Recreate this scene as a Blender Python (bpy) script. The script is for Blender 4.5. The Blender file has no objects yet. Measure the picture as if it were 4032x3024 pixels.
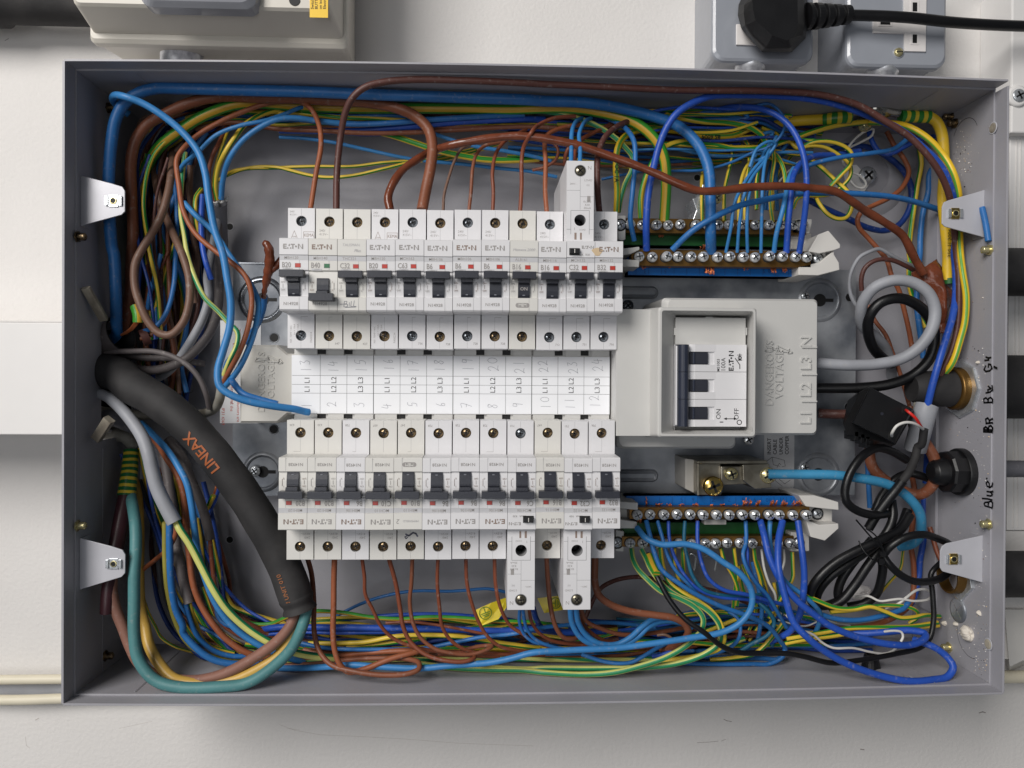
import bpy, bmesh, math, random
from math import sin, cos, pi, sqrt, atan2, radians
from mathutils import Vector, Matrix
random.seed(7)
SC = bpy.context.scene
COL = SC.collection
MM = 0.001
# ------------------------------------------------------------------ camera, light, exposure
F, CX, CY = 2950.0, 2016.0, 1512.0
CAM = (-41.508, 3.023, 589.293)          # x along the box, y up the wall, h out of the wall (mm)
def _rot(a, b, c):
    Rx = Matrix(((1,0,0),(0,cos(a),-sin(a)),(0,sin(a),cos(a))))
    Ry = Matrix(((cos(b),0,sin(b)),(0,1,0),(-sin(b),0,cos(b))))
    Rz = Matrix(((cos(c),-sin(c),0),(sin(c),cos(c),0),(0,0,1)))
    return Rz @ Ry @ Rx
RC = _rot(-0.0050, -0.0396, 0.0050)
def wl(p):                                # wall frame (x, y, h) in mm -> world in m
    return Vector((p[0]*MM, -p[2]*MM, p[1]*MM))
cam = bpy.data.cameras.new("camera"); camo = bpy.data.objects.new("camera", cam); COL.objects.link(camo)
cam.sensor_width = 36.0; cam.lens = 36.0*F/4032.0; cam.clip_start = 0.02; cam.clip_end = 50
T = Matrix(((1,0,0),(0,0,-1),(0,1,0)))
camo.matrix_world = Matrix.Translation(wl(CAM)) @ (T @ RC).to_4x4()
SC.camera = camo
world = bpy.data.worlds.new("World"); SC.world = world; world.use_nodes = True
world.node_tree.nodes["Background"].inputs[0].default_value = (0.86, 0.92, 1.0, 1)
world.node_tree.nodes["Background"].inputs[1].default_value = 0.088
def area(name, loc, target, size, energy, col):
    l = bpy.data.lights.new(name, 'AREA'); l.shape = 'RECTANGLE'; l.size = size[0]; l.size_y = size[1]; l.energy = energy; l.color = col
    o = bpy.data.objects.new(name, l); COL.objects.link(o); o.location = wl(loc)
    o.rotation_euler = (wl(target)-wl(loc)).to_track_quat('-Z', 'Y').to_euler()
    return o
area("ceiling_light", (-1350, 1150, 1950), (0, 0, 60), (1.1, 1.3), 62, (1.0, 0.968, 0.932))
area("far_ceiling_light", (-500, -250, 2400), (0, 0, 60), (1.2, 1.0), 8, (0.97, 0.98, 1.0))
SC.view_settings.view_transform = 'Standard'; SC.view_settings.look = 'None'
SC.view_settings.exposure = 0.0; SC.view_settings.gamma = 1.0
SC.render.engine = 'CYCLES'
SC.cycles.max_bounces = 6; SC.cycles.use_denoising = True

# ------------------------------------------------------------------ helpers
def ray(u, v):
    return RC @ Vector(((u-CX)/F, -(v-CY)/F, -1.0))
def at(u, v, h):
    d = ray(u, v); t = (h-CAM[2])/d.z
    return (CAM[0]+d.x*t, CAM[1]+d.y*t, h)
def atx(u, v, x):
    d = ray(u, v); t = (x-CAM[0])/d.x
    return (x, CAM[1]+d.y*t, CAM[2]+d.z*t)
def aty(u, v, y):
    d = ray(u, v); t = (y-CAM[1])/d.y
    return (CAM[0]+d.x*t, y, CAM[2]+d.z*t)
def ppm(h): return F/(CAM[2]-h)
K = 2.074
CROP = {}
for r, y in zip("ABCD", (200, 1000, 1700, 2200)):
    for c, x in zip("1234", (200, 1100, 2000, 3000)): CROP[r+c] = (x, y)
def cp(tag, x, y): return (CROP[tag][0]+x/K, CROP[tag][1]+y/K)

def lin(c):
    return tuple(((x/255)/12.92 if x/255 <= .04045 else ((x/255+.055)/1.055)**2.4) for x in c)
MATS = {}
def mat(name, rgb, rough=.45, metal=0.0, spec=.5, var=.06, scale=60, bump=0.0, bscale=400, coat=0.0, rgb2=None, mix=(.45,.6)):
    if name in MATS: return MATS[name]
    if name[:2]=="w_": rough=min(.62,rough+.10); spec=.42; bump=max(bump,.14); var=max(var,.11); scale=max(scale,55); bscale=520
    m = bpy.data.materials.new(name); m.use_nodes = True; nt = m.node_tree; N = nt.nodes; L = nt.links
    b = N["Principled BSDF"]; c = lin(rgb)
    b.inputs["Roughness"].default_value = rough; b.inputs["Metallic"].default_value = metal
    b.inputs["Specular IOR Level"].default_value = spec; b.inputs["Coat Weight"].default_value = coat
    tc = N.new("ShaderNodeTexCoord"); no = N.new("ShaderNodeTexNoise")
    no.inputs["Scale"].default_value = scale; no.inputs["Detail"].default_value = 5
    L.new(tc.outputs["Object"], no.inputs["Vector"])
    r = N.new("ShaderNodeValToRGB"); L.new(no.outputs["Fac"], r.inputs[0])
    if rgb2 is None:
        a = tuple(min(1, x*(1-var)) for x in c); z = tuple(min(1, x*(1+var)) for x in c)
        r.color_ramp.elements[0].position = .3; r.color_ramp.elements[1].position = .7
    else:
        a = c; z = lin(rgb2); r.color_ramp.elements[0].position = mix[0]; r.color_ramp.elements[1].position = mix[1]
    r.color_ramp.elements[0].color = (*a, 1); r.color_ramp.elements[1].color = (*z, 1)
    if name[:2]=="w_" and name!="w_black":                   # dust and scuffs on the insulation
        n3 = N.new("ShaderNodeTexNoise"); n3.inputs["Scale"].default_value = 340; n3.inputs["Detail"].default_value = 4; L.new(tc.outputs["Object"], n3.inputs["Vector"])
        r3 = N.new("ShaderNodeValToRGB"); r3.color_ramp.elements[0].position = .60; r3.color_ramp.elements[1].position = .74; r3.color_ramp.elements[1].color = (.3,.3,.3,1); L.new(n3.outputs["Fac"], r3.inputs[0])
        m3 = N.new("ShaderNodeMix"); m3.data_type = 'RGBA'; L.new(r3.outputs[0], m3.inputs[0]); L.new(r.outputs[0], m3.inputs[6]); m3.inputs[7].default_value = (.42,.39,.36,1); L.new(m3.outputs[2], b.inputs["Base Color"])
    else: L.new(r.outputs[0], b.inputs["Base Color"])
    rr = N.new("ShaderNodeMapRange"); rr.inputs[3].default_value = max(.03, rough-.07); rr.inputs[4].default_value = min(1, rough+.07)
    L.new(no.outputs["Fac"], rr.inputs[0]); L.new(rr.outputs[0], b.inputs["Roughness"])
    if bump:
        n2 = N.new("ShaderNodeTexNoise"); n2.inputs["Scale"].default_value = bscale; n2.inputs["Detail"].default_value = 3
        L.new(tc.outputs["Object"], n2.inputs["Vector"])
        bp = N.new("ShaderNodeBump"); bp.inputs["Strength"].default_value = bump; bp.inputs["Distance"].default_value = .0006
        L.new(n2.outputs["Fac"], bp.inputs["Height"]); L.new(bp.outputs[0], b.inputs["Normal"])
    MATS[name] = m; return m
def stripe(name, ca, cb, frac, rough=.4, n=2):
    m = bpy.data.materials.new(name); m.use_nodes = True; nt = m.node_tree; N = nt.nodes; L = nt.links
    b = N["Principled BSDF"]; b.inputs["Roughness"].default_value = rough
    uv = N.new("ShaderNodeUVMap"); uv.uv_map = "UVMap"
    s = N.new("ShaderNodeSeparateXYZ"); L.new(uv.outputs[0], s.inputs[0])
    a = N.new("ShaderNodeMath"); a.operation = 'MULTIPLY'; a.inputs[1].default_value = n; L.new(s.outputs[0], a.inputs[0])
    f = N.new("ShaderNodeMath"); f.operation = 'FRACT'; L.new(a.outputs[0], f.inputs[0])
    g = N.new("ShaderNodeMath"); g.operation = 'LESS_THAN'; g.inputs[1].default_value = frac; L.new(f.outputs[0], g.inputs[0])
    mx = N.new("ShaderNodeMix"); mx.data_type = 'RGBA'; L.new(g.outputs[0], mx.inputs[0])
    mx.inputs[6].default_value = (*lin(ca), 1); mx.inputs[7].default_value = (*lin(cb), 1)
    tc = N.new("ShaderNodeTexCoord"); no = N.new("ShaderNodeTexNoise"); no.inputs["Scale"].default_value = 90; L.new(tc.outputs["Object"], no.inputs[0])
    hs = N.new("ShaderNodeHueSaturation"); mr = N.new("ShaderNodeMapRange"); mr.inputs[3].default_value = .85; mr.inputs[4].default_value = 1.12
    L.new(no.outputs["Fac"], mr.inputs[0]); L.new(mr.outputs[0], hs.inputs["Value"]); L.new(mx.outputs[2], hs.inputs["Color"])
    bn = N.new("ShaderNodeTexNoise"); bn.inputs["Scale"].default_value = 520; L.new(tc.outputs["Object"], bn.inputs[0]); bp = N.new("ShaderNodeBump"); bp.inputs["Strength"].default_value = .14; bp.inputs["Distance"].default_value = .0006
    L.new(bn.outputs["Fac"], bp.inputs["Height"]); L.new(bp.outputs[0], b.inputs["Normal"])
    L.new(hs.outputs[0], b.inputs["Base Color"]); MATS[name] = m; return m
def bands(name, ca, cb, per):             # rings along the length of a tube (uv.y in mm)
    m = bpy.data.materials.new(name); m.use_nodes = True; nt = m.node_tree; N = nt.nodes; L = nt.links
    b = N["Principled BSDF"]; b.inputs["Roughness"].default_value = .3
    uv = N.new("ShaderNodeUVMap"); uv.uv_map = "UVMap"; s = N.new("ShaderNodeSeparateXYZ"); L.new(uv.outputs[0], s.inputs[0])
    no = N.new("ShaderNodeTexNoise"); no.inputs["Scale"].default_value = 120; tc = N.new("ShaderNodeTexCoord"); L.new(tc.outputs["Object"], no.inputs[0])
    ad = N.new("ShaderNodeMath"); ad.operation = 'MULTIPLY_ADD'; ad.inputs[1].default_value = 1.2; L.new(no.outputs["Fac"], ad.inputs[0]); L.new(s.outputs[1], ad.inputs[2])
    a = N.new("ShaderNodeMath"); a.operation = 'DIVIDE'; a.inputs[1].default_value = per; L.new(ad.outputs[0], a.inputs[0])
    f = N.new("ShaderNodeMath"); f.operation = 'FRACT'; L.new(a.outputs[0], f.inputs[0])
    g = N.new("ShaderNodeMath"); g.operation = 'LESS_THAN'; g.inputs[1].default_value = .55; L.new(f.outputs[0], g.inputs[0])
    mx = N.new("ShaderNodeMix"); mx.data_type = 'RGBA'; L.new(g.outputs[0], mx.inputs[0])
    mx.inputs[6].default_value = (*lin(ca), 1); mx.inputs[7].default_value = (*lin(cb), 1); L.new(mx.outputs[2], b.inputs["Base Color"])
    MATS[name] = m; return m

# paints and plastics
mat("wall_paint", (221,218,215), .75, var=.035, scale=9, bump=.6, bscale=330)
mat("trunking_white", (228,226,224), .5, var=.01)
mat("grey_paint", (160,159,165), .44, var=.07, scale=14, bump=.16, bscale=600)
mat("grey_paint_edge", (184,184,190), .35, var=.04)
mat("galvanised", (172,175,180), .38, metal=.35, rgb2=(106,111,119), mix=(.38,.64), scale=26, bump=.06, bscale=300)
mat("pressed_steel", (150,154,160), .28, metal=.9, var=.12, scale=80)
mat("zinc", (204,208,212), .26, metal=.7, var=.15, scale=200)
mat("bright_screw", (226,228,230), .2, metal=.62, var=.1, scale=300)
mat("dark_screw", (150,156,162), .25, metal=.85, rgb2=(64,68,74), mix=(.4,.6), scale=420)
mat("aged_screw", (150,130,100), .3, metal=.85, rgb2=(58,46,36), mix=(.4,.6), scale=420)
mat("slot_dark", (14,14,15), .6)
mat("brass", (126,96,50), .38, metal=.7, rgb2=(110,78,36), mix=(.35,.7), scale=60)
mat("brass_bright", (222,190,110), .2, metal=1)
mat("brass_screw", (206,196,150), .25, metal=.75, var=.1, scale=200)
mat("copper", (214,124,78), .3, metal=.55, var=.15, scale=200)
mat("breaker_white", (221,220,222), .42, var=.015, scale=40, bump=.04, bscale=900)
mat("breaker_white_aged", (216,214,209), .45, var=.02, scale=40)
mat("breaker_seam", (150,150,152), .6)
mat("stripe_grey", (192,192,195), .5)
mat("print_grey", (156,152,150), .6)
mat("print_brown", (140,122,112), .6)
mat("print_black", (28,28,30), .6)
mat("ink", (146,146,156), .6)
mat("marker", (14,14,16), .4)
mat("handle", (44,46,55), .38, var=.05, scale=90, bump=.1, bscale=900)
mat("handle_blue", (44,49,64), .33, var=.05)
mat("flag_red", (188,62,52), .35, rgb2=(150,60,55), scale=300)
mat("flag_green", (48,112,74), .35)
mat("paper", (238,239,242), .6, var=.01)
mat("cover_beige", (203,200,193), .45, var=.015, bump=.05, bscale=900)
mat("cover_grey", (200,199,196), .42, var=.015, bump=.05, bscale=900)
mat("holder_white", (214,211,206), .45, var=.02)
mat("blue_plastic", (10,104,186), .38, var=.05)
mat("green_plastic", (24,92,38), .5, var=.08)
mat("black_plastic", (18,18,20), .42, var=.08, bump=.08, bscale=500)
mat("black_rubber", (36,35,36), .72, rgb2=(62,60,60), mix=(.45,.8), scale=38, bump=.25, bscale=250)
mat("black_pvc", (20,20,22), .3)
mat("plaster", (222,214,202), .85, bump=.6, bscale=900)
mat("orange_print", (164,90,48), .6)
mat("tape_brown", (110,58,38), .22, var=.25, scale=90, bump=.7, bscale=220)
mat("tape_maroon", (66,34,40), .4, var=.15, scale=70)
mat("clear_window", (168,170,176), .10, var=.12, scale=14)
mat("yellow_label", (232,208,50), .3, var=.02)
mat("sticker_yellow", (240,196,30), .4, var=.02)
mat("green_print", (40,130,60), .5)
mat("red_print", (196,72,56), .6)
mat("enclosure_beige", (206,201,190), .45, var=.02, scale=12)
mat("socket_grey", (150,154,162), .22, var=.03, coat=.3)
mat("socket_white", (226,222,220), .35)
mat("cream_pvc", (222,214,192), .5, var=.03)
mat("red_line", (190,20,40), .4)
# wire insulation
mat("w_blue", (42,106,170), .34, var=.07, scale=40)
mat("w_lblue", (56,126,186), .34, var=.06, scale=40)
mat("w_royal", (38,80,174), .32, var=.07, scale=40)
mat("w_navy", (26,58,130), .36, var=.08, scale=40)
mat("w_paleblue", (60,140,182), .42, var=.08, scale=40)
mat("w_teal", (78,130,132), .42, var=.08, scale=30)
mat("w_bteal", (24,92,120), .4, var=.08, scale=40)
mat("w_brown", (128,76,53), .36, var=.08, scale=40)
mat("w_dbrown", (88,54,48), .36, var=.08, scale=40)
mat("w_obrown", (150,86,56), .38, var=.08, scale=40)
mat("w_redbrown", (126,68,46), .34, var=.08, scale=40)
mat("w_greybrown", (112,84,70), .4, var=.08, scale=40)
mat("w_core_brown", (138,98,84), .45, var=.08, scale=40)
mat("w_grey", (152,154,160), .4, var=.05, scale=30)
mat("w_dgrey", (104,104,110), .45, var=.08, scale=30)
mat("w_sheath", (92,86,86), .45, var=.08, scale=30)
mat("w_oldgrey", (140,138,130), .5, rgb2=(98,92,82), mix=(.45,.7), scale=40)
mat("w_black", (18,18,20), .28, var=.1, scale=40)
mat("w_white", (214,212,208), .4, var=.03)
mat("w_red", (214,44,36), .35)
mat("w_yellow", (222,184,44), .36, var=.06, scale=40)
mat("w_oldyellow", (150,142,62), .45, var=.08, scale=40)
stripe("w_gy", (226,192,60), (46,140,48), .42)
stripe("w_gyb", (206,164,50), (62,150,48), .66)
stripe("w_pgy", (204,204,116), (34,132,84), .42)
stripe("w_ygreen", (218,186,60), (40,120,46), .30)
stripe("w_core_gy", (196,158,74), (84,150,92), .36, n=1)
stripe("w_goldgreen", (232,190,40), (96,160,60), .26)
bands("band_gy", (216,190,50), (44,128,50), 6.5)
bands("tape_gy", (196,170,50), (24,96,48), 4.6)

LAST=[None]
class MB:
    def __init__(s): s.v=[]; s.f=[]; s.m=[]; s.sm=[]; s.uv=[]; s.mats=[]
    def mi(s, m):
        if m not in s.mats: s.mats.append(m)
        return s.mats.index(m)
    def add(s, vs, fs, m, smooth=False, uvs=None):
        o=len(s.v); s.v += [tuple(p) for p in vs]; k=s.mi(m)
        for i, f in enumerate(fs):
            s.f.append(tuple(o+j for j in f)); s.m.append(k); s.sm.append(smooth); s.uv.append(uvs[i] if uvs else None)
    def box(s, x0,x1,y0,y1,h0,h1, m):
        if x0>x1: x0,x1=x1,x0
        if y0>y1: y0,y1=y1,y0
        if h0>h1: h0,h1=h1,h0
        v=[(x,y,h) for h in (h0,h1) for y in (y0,y1) for x in (x0,x1)]
        s.add(v,[(0,2,3,1),(4,5,7,6),(0,1,5,4),(2,6,7,3),(0,4,6,2),(1,3,7,5)],m)
    def prism(s, poly, h0, h1, m):        # poly in (x, y), counter-clockwise from the front
        a=sum(poly[i][0]*poly[(i+1)%len(poly)][1]-poly[(i+1)%len(poly)][0]*poly[i][1] for i in range(len(poly)))
        if a<0: poly=poly[::-1]
        n=len(poly); v=[(x,y,h0) for x,y in poly]+[(x,y,h1) for x,y in poly]
        s.add(v,[tuple(range(n-1,-1,-1)),tuple(range(n,2*n))]+[(i,(i+1)%n,n+(i+1)%n,n+i) for i in range(n)],m)
    def loft(s, loops, m, cap0=True, cap1=True, smooth=False):
        n=len(loops[0]); v=[p for l in loops for p in l]; f=[]
        for k in range(len(loops)-1):
            for i in range(n): f.append((k*n+i,k*n+(i+1)%n,(k+1)*n+(i+1)%n,(k+1)*n+i))
        s.add(v,f,m,smooth)
        if cap0: s.add(loops[0],[tuple(range(n-1,-1,-1))],m)
        if cap1: s.add(loops[-1],[tuple(range(n))],m)
    def cyl(s, p0, p1, r0, m, r1=None, n=20, cap=(True,True), smooth=True):
        r1 = r0 if r1 is None else r1
        a=Vector(p0); b=Vector(p1); d=(b-a).normalized()
        u = d.orthogonal().normalized(); w=d.cross(u)
        L=[[tuple(a+(u*cos(t)+w*sin(t))*r0) for t in [2*pi*i/n for i in range(n)]],[tuple(b+(u*cos(t)+w*sin(t))*r1) for t in [2*pi*i/n for i in range(n)]]]
        s.loft(L,m,cap[0],cap[1],smooth)
    def rings(s, c, prof, m, n=28, axis=(0,0,1), smooth=True, cap0=False, cap1=True):   # lathe: prof = (r, along)
        d=Vector(axis).normalized(); u=d.orthogonal().normalized(); w=d.cross(u); c=Vector(c)
        L=[[tuple(c+d*a+(u*cos(2*pi*i/n)+w*sin(2*pi*i/n))*r) for i in range(n)] for r,a in prof]
        s.loft(L,m,cap0,cap1,smooth)
    def holeplate(s, x0,x1,y0,y1,h, cx,cy,r, m, depth=6, inner=None, n=28):
        ang=sorted(set([2*pi*i/n for i in range(n)]+[atan2(y-cy,x-cx)%(2*pi) for x in (x0,x1) for y in (y0,y1)]))
        C=[];R=[]
        for a in ang:
            dx,dy=cos(a),sin(a); C.append((cx+r*dx,cy+r*dy))
            t=min([((x1 if dx>0 else x0)-cx)/dx if abs(dx)>1e-9 else 1e9, ((y1 if dy>0 else y0)-cy)/dy if abs(dy)>1e-9 else 1e9])
            R.append((cx+dx*t,cy+dy*t))
        k=len(ang); v=[(*p,h) for p in C]+[(*p,h) for p in R]+[(*p,h-depth) for p in C]
        s.add(v,[(i,k+i,k+(i+1)%k,(i+1)%k) for i in range(k)],m)
        s.add(v,[(2*k+i,i,(i+1)%k,2*k+(i+1)%k) for i in range(k)],inner or m,True)
    def tube(s, pts, r, m, sides=10, twist=0.0, phase=0.0, rf=None, caps=True, step=2.4):
        P=spline(pts, step); n=len(P); 
        tang=[(P[min(i+1,n-1)]-P[max(i-1,0)]).normalized() for i in range(n)]
        u=tang[0].cross(Vector((0,0,1)))
        u = u.normalized() if u.length>.1 else tang[0].orthogonal().normalized()
        vs=[];acc=0;ln=[0]
        for i in range(n):
            if i: 
                u=(u-tang[i]*u.dot(tang[i])).normalized(); acc+=(P[i]-P[i-1]).length; ln.append(acc)
            w=tang[i].cross(u); rr=r*(rf(i/(n-1)) if rf else 1)
            for k in range(sides):
                a=2*pi*k/sides; vs.append(tuple(P[i]+(u*cos(a)+w*sin(a))*rr))
        fs=[];uv=[]
        for i in range(n-1):
            for k in range(sides):
                k2=(k+1)%sides; fs.append((i*sides+k2,i*sides+k,(i+1)*sides+k,(i+1)*sides+k2))
                a0=k/sides;a1=(k+1)/sides; t0=phase+twist*ln[i]; t1=phase+twist*ln[i+1]
                uv.append([(a1+t0,ln[i]),(a0+t0,ln[i]),(a0+t1,ln[i+1]),(a1+t1,ln[i+1])])
        s.add(vs,fs,m,True,uv)
        if caps:
            s.add(vs[:sides],[tuple(range(sides))],m); s.add(vs[-sides:],[tuple(range(sides-1,-1,-1))],m)
    def stroke(s, pts, w, m, frame, lift=.05):  # flat pen stroke; frame(x,y)->point, on a flat face
        P=[Vector(p) for p in pts]
        for i in range(len(P)-1):
            a,b=P[i],P[i+1]; d=(b-a)
            if d.length<1e-6: continue
            d.normalize(); q=Vector((-d.y,d.x))*w/2; e=d*w*.3
            s.add([frame(*(a-q-e)),frame(*(b-q+e)),frame(*(b+q+e)),frame(*(a+q-e))],[(0,1,2,3)],m)
    def text(s, st, x, y, h, size, m, rot=0, align='LEFT', bold=0, frame=None, depth=0, sx=1.0, shear=0):
        V,Fc=textmesh(st,align,bold,shear); c,q=cos(radians(rot)),sin(radians(rot)); vs=[]
        for a,b in V:
            a*=size*sx; b*=size; X=x+a*c-b*q; Y=y+a*q+b*c; vs.append(frame(X,Y) if frame else (X,Y,h))
        if depth:
            v0=vs; vs=[(a,b,c2+depth) for a,b,c2 in vs]
            s.add(vs,Fc,m)
            ed={}
            for f in Fc:
                for i in range(len(f)):
                    e=(f[i],f[(i+1)%len(f)]); ed[e]=ed.get(e,0)+1
            side=[(e[0],e[1],e[1]+len(v0),e[0]+len(v0)) for e in ed if (e[1],e[0]) not in ed]
            s.add(vs+v0,[(a2,d2,c3,b2) for a2,b2,c3,d2 in side],m)
        else: s.add(vs,Fc,m)
    def mesh(s, name, origin=(0,0,0)):
        me=bpy.data.meshes.new(name); o=wl(origin)
        me.from_pydata([wl(p)-o for p in s.v],[],s.f)
        for m in s.mats: me.materials.append(MATS[m])
        me.polygons.foreach_set("material_index",s.m); me.polygons.foreach_set("use_smooth",s.sm)
        if any(u is not None for u in s.uv):
            ul=me.uv_layers.new(name="UVMap")
            for p,u in zip(me.polygons,s.uv):
                if u:
                    for li,c in zip(p.loop_indices,u): ul.data[li].uv=c
        me.update(); return me
    def tess_text(s, st, size, m, frame, bold=0, sx=1.0, cuts=3):
        V,Fc=textmesh(st,'CENTER',bold,0); bm=bmesh.new(); vv=[bm.verts.new((a*size*sx,b*size,0)) for a,b in V]
        for f in Fc:
            try: bm.faces.new([vv[i] for i in f])
            except ValueError: pass
        bmesh.ops.triangulate(bm,faces=bm.faces[:]); bmesh.ops.subdivide_edges(bm,edges=bm.edges[:],cuts=cuts,use_grid_fill=True); bmesh.ops.triangulate(bm,faces=bm.faces[:])
        bm.verts.ensure_lookup_table(); s.add([frame(v.co.x,v.co.y) for v in bm.verts],[tuple(v.index for v in f.verts) for f in bm.faces],m); bm.free()
    def build(s, name, parent=None, origin=None, bevel=0, label=None, cat=None, group=None, kind=None, porigin=(0,0,0), seg=2):
        if parent is None and origin is None:
            n=len(s.v); origin=tuple(sum(p[i] for p in s.v)/n for i in range(3))
        if parent is not None: origin=porigin
        LAST[0]=origin
        o=bpy.data.objects.new(name,s.mesh(name,origin)); COL.objects.link(o)
        if parent is not None: o.parent=parent
        else: o.location=wl(origin)
        if bevel:
            b=o.modifiers.new("bevel",'BEVEL'); b.width=bevel*MM; b.segments=seg; b.limit_method='ANGLE'; b.angle_limit=radians(38); b.harden_normals=False
        return tag(o,label,cat,group,kind)
def tag(o,label=None,cat=None,group=None,kind=None):
    if label: o["label"]=label
    if cat: o["category"]=cat
    if group: o["group"]=group
    if kind: o["kind"]=kind
    return o
def empty(name, loc, label, cat, group=None):
    o=bpy.data.objects.new(name,None); COL.objects.link(o); o.location=wl(loc); o.empty_display_size=.01
    return tag(o,label,cat,group)
def spline(pts, step):
    P=[Vector(p) for p in pts]; Q=[P[0]]
    if len(P)==2: P=[P[0],(P[0]+P[1])/2,P[1]]
    E=[P[0]*2-P[1]]+P+[P[-1]*2-P[-2]]
    for i in range(1,len(E)-2):
        a,b,c,d=E[i-1],E[i],E[i+1],E[i+2]; L=(c-b).length
        if L<1e-4: continue
        t0=0;t1=max(1e-3,(b-a).length**.5);t2=t1+max(1e-3,L**.5);t3=t2+max(1e-3,(d-c).length**.5)
        n=max(2,int(L/step)+1)
        for k in range(1,n+1):
            t=t1+(t2-t1)*k/n
            A1=a*((t1-t)/(t1-t0))+b*((t-t0)/(t1-t0)); A2=b*((t2-t)/(t2-t1))+c*((t-t1)/(t2-t1)); A3=c*((t3-t)/(t3-t2))+d*((t-t2)/(t3-t2))
            B1=A1*((t2-t)/(t2-t0))+A2*((t-t0)/(t2-t0)); B2=A2*((t3-t)/(t3-t1))+A3*((t-t1)/(t3-t1))
            Q.append(B1*((t2-t)/(t2-t1))+B2*((t-t1)/(t2-t1)))
    return Q
TM={}
def textmesh(st, align, bold, shear=0):
    k=(st,align,bold,shear)
    if k in TM: return TM[k]
    c=bpy.data.curves.new("t",'FONT'); c.body=st; c.size=1; c.align_x=align; c.align_y='CENTER'; c.resolution_u=2; c.offset=bold; c.shear=shear
    o=bpy.data.objects.new("t",c); COL.objects.link(o); dg=bpy.context.evaluated_depsgraph_get(); dg.update()
    me=o.evaluated_get(dg).to_mesh(); V=[(v.co.x,v.co.y) for v in me.vertices]; Fc=[]
    for p in me.polygons:
        f=tuple(p.vertices); a=sum(V[f[i]][0]*V[f[(i+1)%len(f)]][1]-V[f[(i+1)%len(f)]][0]*V[f[i]][1] for i in range(len(f)))
        Fc.append(f if a>0 else f[::-1])
    o.evaluated_get(dg).to_mesh_clear(); bpy.data.objects.remove(o); bpy.data.curves.remove(c)
    TM[k]=(V,Fc); return TM[k]
def rr(x0,y0,x1,y1,r,h,n=4):
    P=[]
    for cx,cy,a0 in ((x1-r,y1-r,0),(x0+r,y1-r,90),(x0+r,y0+r,180),(x1-r,y0+r,270)):
        for i in range(n+1):
            a=radians(a0+90*i/n); P.append((cx+r*cos(a),cy+r*sin(a),h))
    return P
def rect(u0,v0,u1,v1,h):
    a=at(u0,v1,h); b=at(u1,v0,h); return a[0],a[1],b[0],b[1]      # x0,y0,x1,y1
def cross_screw(mb, c, r, m, dome=.5, ang=0, slot=True, axis=None, slotm="slot_dark", h=1.2, sw=.13):
    x,y,hh=c; mb.rings((x,y,hh-h),[(r,0),(r,h*.6),(r*.86,h),(r*.4,h+dome)],m,n=22)
    if slot:
        for a in (ang,ang+pi/2):
            dx,dy=cos(a)*r*.62,sin(a)*r*.62; px,py=-sin(a)*r*sw,cos(a)*r*sw
            if slotm: mb.prism([(x-dx-px,y-dy-py),(x+dx-px,y+dy-py),(x+dx+px,y+dy+py),(x-dx+px,y-dy+py)],hh-.3,hh+dome+.12,slotm)
def glyph_arc(cx,cy,r,a0,a1,n=10): return [(cx+r*cos(radians(a0+(a1-a0)*i/n)),cy+r*sin(radians(a0+(a1-a0)*i/n))) for i in range(n+1)]
def logo(mb, x, y, h, size, m, rot=0):                             # the maker's word mark: E, split A, T, dot, N
    c,q=cos(radians(rot)),sin(radians(rot))
    fr=lambda X,Y:(x+X*c-Y*q,y+X*q+Y*c,h)
    s=size
    def P(pl): mb.add([fr(a*s,b*s) for a,b in pl],[tuple(range(len(pl)))],m)
    def R(a,b,c2,d): P([(a,b),(c2,b),(c2,d),(a,d)])
    H=.5
    R(-2.0,-H,-1.78,H); R(-1.78,.28,-1.3,H); R(-1.78,-.1,-1.35,.12); R(-1.78,-H,-1.3,-.28)
    P([(-.95,.05),(-.6,.05),(-.72,H),(-.83,H)]); R(-1.18,-H,-.95,-.22); R(-.62,-H,-.38,-.22)
    R(-.5,.26,.32,H); R(-.2,-H,.04,.26)
    P([(.55+.2*cos(2*pi*i/10),-.02+.2*sin(2*pi*i/10)) for i in range(10)])
    R(.95,-H,1.18,H); R(1.75,-H,1.98,H); P([(1.18,H),(1.05,H),(1.75,-H),(1.88,-H)])
# ------------------------------------------------------------------ the wall
WH = -20
mb=MB(); N=2
mb.add([(-2500,-2500,WH),(2500,-2500,WH),(2500,2500,WH),(-2500,2500,WH)],[(0,1,2,3)],"wall_paint")
# hairline cracks and scuffs that are on the plaster itself
def crack(pts, w=.25, m="print_grey"):
    mb.stroke([at(u,v,WH)[:2] for u,v in pts], w, m, lambda X,Y:(X,Y,WH+.06))
mat("crack", (190,184,178), .8); mat("scuff",(150,142,138),.8); mat("strip_fibre",(170,162,146),.8,bump=.5,bscale=300,rgb2=(120,112,100))
crack([(1100,2853),(1160,2875),(1260,2893),(1400,2899),(1600,2910),(1800,2926),(2100,2937)],.22,"crack")
crack([(2745,2924),(2790,2922),(2828,2918)],.3,"scuff"); crack([(2850,2832),(2862,2838),(2880,2841)],.5,"scuff"); crack([(2840,2918),(2858,2910)],.3,"scuff")
crack([(3855,2807),(3868,2803),(3880,2806)],.8,"scuff"); crack([(3388,2950),(3402,2952)],.8,"scuff")
crack([(100,2900),(104,2935),(118,2946)],.25,"crack"); crack([(140,2835),(152,2828)],.7,"crack"); crack([(470,2868),(600,2840)],.2,"crack")
crack([(20,160),(34,152)],.5,"scuff"); crack([(1130,2868),(1180,2874)],.2,"crack")
mb.build("wall",origin=(0,0,WH),kind="structure")

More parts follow.
